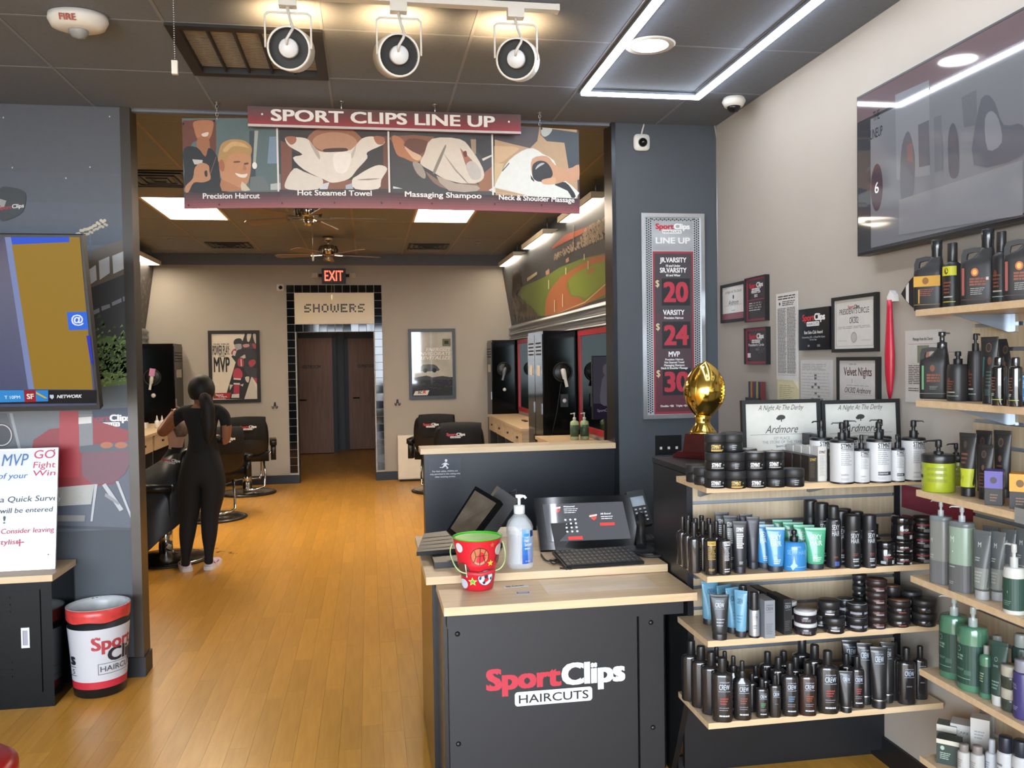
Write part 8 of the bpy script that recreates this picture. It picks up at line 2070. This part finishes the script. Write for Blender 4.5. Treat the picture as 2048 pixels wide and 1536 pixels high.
# ---- bottom shelf
G4 = 'dark hair care bottles on the bottom shelf'
def b4(kd, lab, px, py, w, h, n=0, dx=-.012, dy=.066, **k_):
    x, y, r, h_ = place(kd, lab+' in the front of the bottom shelf', px, py, T4, w, h, 'bottle', G4, sy=.72, **k_)
    for i in range(1, n+1): place_at('crew_back' if kd != 'crew_spray' else 'crew_spray', '%s bottle in the column behind the %s' % (ORD[i], lab), x+dx*i, y+dy*i*(r/.036), T4, r, h_, 'bottle', G4)
b4('crew_bottle', 'large dark bottle at the left end', 1443, 1446, 41, 127, 3)
b4('crew_spray', 'dark spray bottle beside the leftmost large bottle', 1483, 1442, 35, 117, 3, dx=-.009, dy=.062)
b4('crew_bottle_green', 'small dark bottle with green print', 1523, 1437, 25, 77, 2, dy=.09)
b4('crew_bottle_plain', 'small dark bottle right of the green print one', 1549, 1436, 23, 84, 2, dy=.09)
b4('crew_bottle_blue', 'medium dark bottle with blue print', 1578, 1434, 33, 106, 2, dy=.075)
b4('crew_bottle_brown', 'medium brown tinted bottle', 1613, 1433, 35, 105, 2, dy=.075)
b4('crew_bottle', 'large dark bottle near the middle', 1652.7, 1429, 42, 124, 2)
place('tube_crew_tall', 'short black squeeze tube with steel ring at the bottom shelf front', 1691, 1427, T4, 27, 82, 'tube', 'black squeeze tubes on the bottom shelf', sy=.8)
b4('crew_bottle', 'medium dark bottle behind the short tube', 1712, 1417, 28, 102, 1, dx=-.02, dy=.05)
for lab, px, py, w, h in (('tall black squeeze tube, left of the three', 1728, 1411, 30, 122), ('tall black squeeze tube, front middle of the three', 1756, 1419, 33, 122), ('tall black squeeze tube, right of the three', 1773, 1407, 28, 120)):
    place('tube_crew_tall', lab, px, py, T4, w, h, 'tube', 'black squeeze tubes on the bottom shelf', sy=.8)
place('tube_crew_tall', 'tall black squeeze tube at the back beside the shelf bracket', 1700, 1396, T4, 34, 112, 'tube', 'black squeeze tubes on the bottom shelf', sy=.8)
b4('crew_bottle_plain', 'dark bottle right of the tall tubes', 1810, 1410, 35, 112, 1, dx=-.03, dy=.05)
b4('crew_bottle_plain', 'dark bottle at the right end', 1838, 1400, 28, 106, 0)
b4('crew_back', 'dark bottle between the tubes and the right end', 1786, 1396, 28, 110, 0)

# ================================================================ RIGHT WALL SHELVES (products face the room)
QR = -PI/2+.45
def rp_(kd, lab, key, px, py, w, h, cat='bottle', group=None, rz=QR, **k_): return place(kd, lab, px, py, RS[key], w, h, cat, group, rz=rz, **k_)
def rp_at(kd, lab, key, x, y, r, h, cat='bottle', group=None, rz=QR, **k_): return place_at(kd, lab, x, y, RS[key], r, h, cat, group, rz=rz, **k_)
# shelf A lies above eye level: place by the sight line at a chosen depth
def above(kd, lab, key, pxc, pyt, wpx, xw, cat, group, rz=QR, hf=1.0, **k_):
    p = oX(pxc, pyt, xw); d = (p-CAM).dot(CF); place_at(kd, lab, p.x, p.y, RS[key], wpx/2*d/F, (p.z-RS[key])*hf, cat, group, rz=rz, **k_)
GA = 'black jugs on the top wall shelf'
ZR = -PI/2+.72
above('jug_amber', 'black handled jug with amber label on the top wall shelf', 'A', 1858, 482, 54, 1.775, 'jug', GA, rz=ZR)
above('gibs_bottle_yellow', 'black bottle with bright yellow band on the top wall shelf', 'A', 1905, 486, 37, 1.80, 'bottle', None, rz=ZR)
above('jug_dark', 'black handled jug with red vertical print, second jug on top shelf', 'A', 1957, 461, 62, 1.775, 'jug', GA, rz=ZR)
above('gibs_bottle_dark', 'plain black bottle between the second and third jugs', 'A', 2003, 463, 36, 1.80, 'bottle', None, rz=ZR)
above('jug_dark', 'black handled jug at the right edge of the top shelf', 'A', 2046, 442, 66, 1.775, 'jug', GA, rz=ZR)
# shelf B
GBB = 'black bottles on the second wall shelf'
rp_('jug_green', 'black handled jug with green vertical print and pump', 'B', 1869, 799, 53, 135, 'jug', None, rz=ZR)
rp_('gibs_pump', 'round black pump bottle right of the green print jug', 'B', 1916, 803, 41, 100, 'pump bottle', GBB, spin=.4)
x, y, r, h = rp_('gibs_pump', 'black pump bottle behind the round one', 'B', 1951, 803, 30, 136, 'pump bottle', GBB, spin=2.6)
rp_('tube_gibs_teal', 'tall black tube with teal print on the second wall shelf', 'B', 1977, 808, 33, 134, 'tube', None, sy=.8)
rp_('can_gloss', 'glossy black can with lime line on the second wall shelf', 'B', 1998, 812, 28, 98, 'spray can', 'glossy black cans')
rp_('can_gloss', 'second glossy black can further right on the wall shelf', 'B', 2031, 814, 25, 99, 'spray can', 'glossy black cans')
rp_('tube_gibs', 'black tube behind the glossy cans', 'B', 2012, 800, 34, 122, 'tube', GBB, sy=.8)
rp_('tube_blue', 'bright blue edged tube at the right of second wall shelf', 'B', 2052, 812, 30, 60, 'tube', None, sy=.8)
# shelf C
rp_('lime_tub_pump', 'large lime yellow tub with black lid and pump', 'C', 1877, 986, 63, 104, 'tub', 'lime tubs', spin=PI*.35)
x, y, r, h = rp_('lime_tub_pump', 'second lime yellow tub behind the front one', 'C', 1912, 972, 40, 84, 'tub', 'lime tubs', spin=PI*.35)
rp_('tube_lime', 'black and lime squeeze tube on the third wall shelf', 'C', 1934, 994, 33, 127, 'tube', None, sy=.8)
GCt = 'black squeeze tubes on the third wall shelf'
rp_('tube_gibs', 'front black squeeze tube left of the purple carton', 'C', 1969, 1000, 31, 110, 'tube', GCt, sy=.8)
rp_('tube_gibs', 'tall black squeeze tube behind the front one', 'C', 1966, 984, 30, 122, 'tube', GCt, sy=.8)
rp_('tube_gibs', 'tall black squeeze tube above the orange carton', 'C', 2003, 996, 33, 134, 'tube', GCt, sy=.8)
p = oZ(1990, 1012, RS['C']); k = (p-CAM).dot(CF)/F
def gcart(lab, px, py, c, rz, wpx=30, hpx=68):
    p = oZ(px, py, RS['C'])
    t = carton(lab, p.x, p.y, RS['C'], wpx*k*1.05, .06, hpx*k, '#1c1b1c', lambda W, H: [EL(-W*.1, H*.72, W*.35, W*.4, '#4a3a5a' if c == '#5d55a8' else '#6a4a14', 14)] if False else [LINES(-W*.4, W*.5, H*.1, H*.35, 3, '#7a5a40', .3)], rz=rz, top=c)
    page('emblem', [EL(0, hpx*k*.74, wpx*k*.2, wpx*k*.22, '#3a3040' if c == '#5d55a8' else '#6a4a14', 14)], t, loc=(0, -.0012, 0))
    page('barcode', [B(.012, hpx*k*.52, .042, hpx*k*.95, WHT)]+[B(.015+.003*j, hpx*k*.56, .0165+.003*j, hpx*k*.9, '#333') for j in range(8)], t, lambda a, b, o: (wpx*k*.525+.0008+o, a, b))
gcart('purple topped black carton on the third wall shelf', 1987, 1011, '#5d55a8', -.78)
gcart('orange topped black carton at the right of third wall shelf', 2040, 1019, '#e0a020', -.78, 34)
p = oZ(2040, 1028, RS['C'])
tg_ = tag(box('price_tag_holder', -.02, .02, -.001, .001, -.02, .02, mat('clear_tag', '#8f9496', .1, var=0, alpha=.6)), 'clear plastic price tag holder clipped to third wall shelf', 'tag holder'); tg_.location = (1.688, p.y-.0, RS['C']-.005); tg_.rotation_euler = (0, 0, PI/2)
# shelf D
rp_('mitch_grey', 'tall grey pump bottle at the left of fourth wall shelf', 'D', 1882, 1170, 40, 166, 'pump bottle', None, spin=0)
rp_('mitch_green', 'tall grey green pump bottle with M emblem', 'D', 1924, 1187, 46, 172, 'pump bottle', None, spin=.6)
GD = 'grey squeeze tubes on the fourth wall shelf'
rp_('tube_paul', 'front grey squeeze tube with pale cap', 'D', 1962, 1201, 34, 138, 'tube', GD, sy=.8)
rp_('tube_paul', 'second grey squeeze tube with pale cap', 'D', 1993, 1203, 30, 138, 'tube', GD, sy=.8)
rp_('tube_paul', 'grey squeeze tube in the back row, left', 'D', 1980, 1178, 30, 124, 'tube', GD, sy=.8)
rp_('tube_paul', 'grey squeeze tube in the back row, middle', 'D', 2014, 1188, 30, 128, 'tube', GD, sy=.8)
rp_('tube_paul', 'grey squeeze tube in the back row, right', 'D', 2044, 1192, 30, 132, 'tube', GD, sy=.8)
rp_('teatree_white', 'dark green pump bottle with white shoulder on fourth wall shelf', 'D', 2028, 1231, 40, 140, 'pump bottle', 'dark green pump bottles', spin=-.2)
# shelf E
GE = 'mint and dark green pump bottles on the fifth wall shelf'
x, y, r, h = rp_('teatree_pump', 'front mint and dark green pump bottle on fifth wall shelf', 'E', 1946, 1386, 58, 166, 'pump bottle', GE, spin=PI+.4)
rp_at('teatree_pump', 'rear mint and dark green pump bottle on fifth wall shelf', 'E', x+.012, y+.10, r*.98, h*1.02, 'pump bottle', GE, spin=.4)
rp_('teatree_small', 'small mint green bottle squeezed beside the front pump bottle', 'E', 1973, 1399, 26, 105, 'bottle', None)
rp_('tube_teatree', 'dark green tube standing on a white cap, fifth wall shelf', 'E', 1996, 1414, 34, 128, 'tube', None, sy=.8)
rp_('teatree_can', 'dark green bottle with grey cap behind the tube', 'E', 1994, 1392, 24, 118, 'bottle', None)
x, y, r, h = geo(2022, 1426, RS['E'], 36, 45)
for i in range(2): rp_at('teatree_jar', ('lower', 'upper')[i]+' cream lidded green jar on the fifth wall shelf', 'E', x, y, r, h, 'jar', 'cream lidded jars') if i == 0 else place_at('teatree_jar', 'upper cream lidded green jar on the fifth wall shelf', x, y, RS['E']+h+.001, r, h, 'jar', 'cream lidded jars', rz=QR)
rp_('purple_bottle', 'purple bottle with grey cap at the right of fifth wall shelf', 'E', 2047, 1442, 38, 118, 'bottle', None)
rp_('teatree_can', 'black capped bottle behind the purple one', 'E', 2042, 1412, 34, 140, 'bottle', None)
# shelf F
def fc(lab, px, py, w, h, d, c, its=None, rz=-.75, top=None):
    p = oZ(px, py, RS['F']); k = (p-CAM).dot(CF)/F
    return carton(lab, p.x, p.y, RS['F'], w*k, d, h*k, c, its, rz=rz, group='cartons on the lowest wall shelf')
fc('dark green carton with cream lid at the left of lowest wall shelf', 1897, 1531, 44, 50, .05, '#2b3a33', lambda W, H: [B(-W, H*.82, W, H, '#c9c6b4'), EL(-W*.5, H*.66, .006, .007, '#9fb5a8', 10), LINES(-W*.7, W*.2, H*.2, H*.5, 4, '#9fb5a8', .3)])
fc('grey green carton behind the dark green one', 1893, 1505, 36, 54, .05, '#5d6a62', lambda W, H: [B(-W, H*.75, W, H, '#c9c6bb')])
fc('tall white carton standing in the middle of lowest shelf', 1960, 1530, 34, 92, .05, '#cfccc6', lambda W, H: [LINES(-W*.6, W*.5, H*.55, H*.75, 3, '#9a98a0', .3), EL(0, H*.3, W*.6, W*.7, '#a9a8b4', 18)])
fc('white carton lying open behind the tall white one', 1925, 1510, 44, 60, .06, '#c9c6bf', lambda W, H: [T('CARE', 0, H*.7, .008, '#4a4a50', w=W)])
fc('pale grey carton at the back of lowest shelf', 1984, 1510, 44, 84, .05, '#a6a39e')
rp_('white_squat', 'squat white bottle in front of lowest shelf cartons', 'F', 1928, 1548, 24, 56, 'bottle', None)
rp_('white_spray', 'white spray bottle with pale cap on lowest shelf', 'F', 1984, 1560, 24, 78, 'spray bottle', None)
rp_('white_lotion', 'white bottle with navy domed cap on lowest shelf', 'F', 2011, 1578, 32, 100, 'bottle', None)
rp_('white_lotion', 'white bottle with dark cap at the right edge of lowest shelf', 'F', 2042, 1590, 34, 104, 'bottle', None)
rp_('white_squat', 'small white bottle between the spray and the cartons', 'F', 1955, 1556, 26, 60, 'bottle', None)
# red stool edge in the lower left corner
st_ = thing('waiting_chair', 'red waiting chair whose rounded corner enters the lower left frame', 'chair', (-1.225, 2.60, 0))
bm = bmesh.new(); bm_lathe(bm, [(0, .40), (.19, .40), (.215, .42), (.215, .45), (.19, .47), (0, .475)], 36); obj('seat', bm, mat('red_chair_shell', '#a51318', .3), st_)
for a in range(4):
    c_, s_ = math.cos(PI/4+a*PI/2), math.sin(PI/4+a*PI/2); tube('leg', [(c_*.12, s_*.12, .40), (c_*.19, s_*.19, 0)], .012, M_steel, st_)
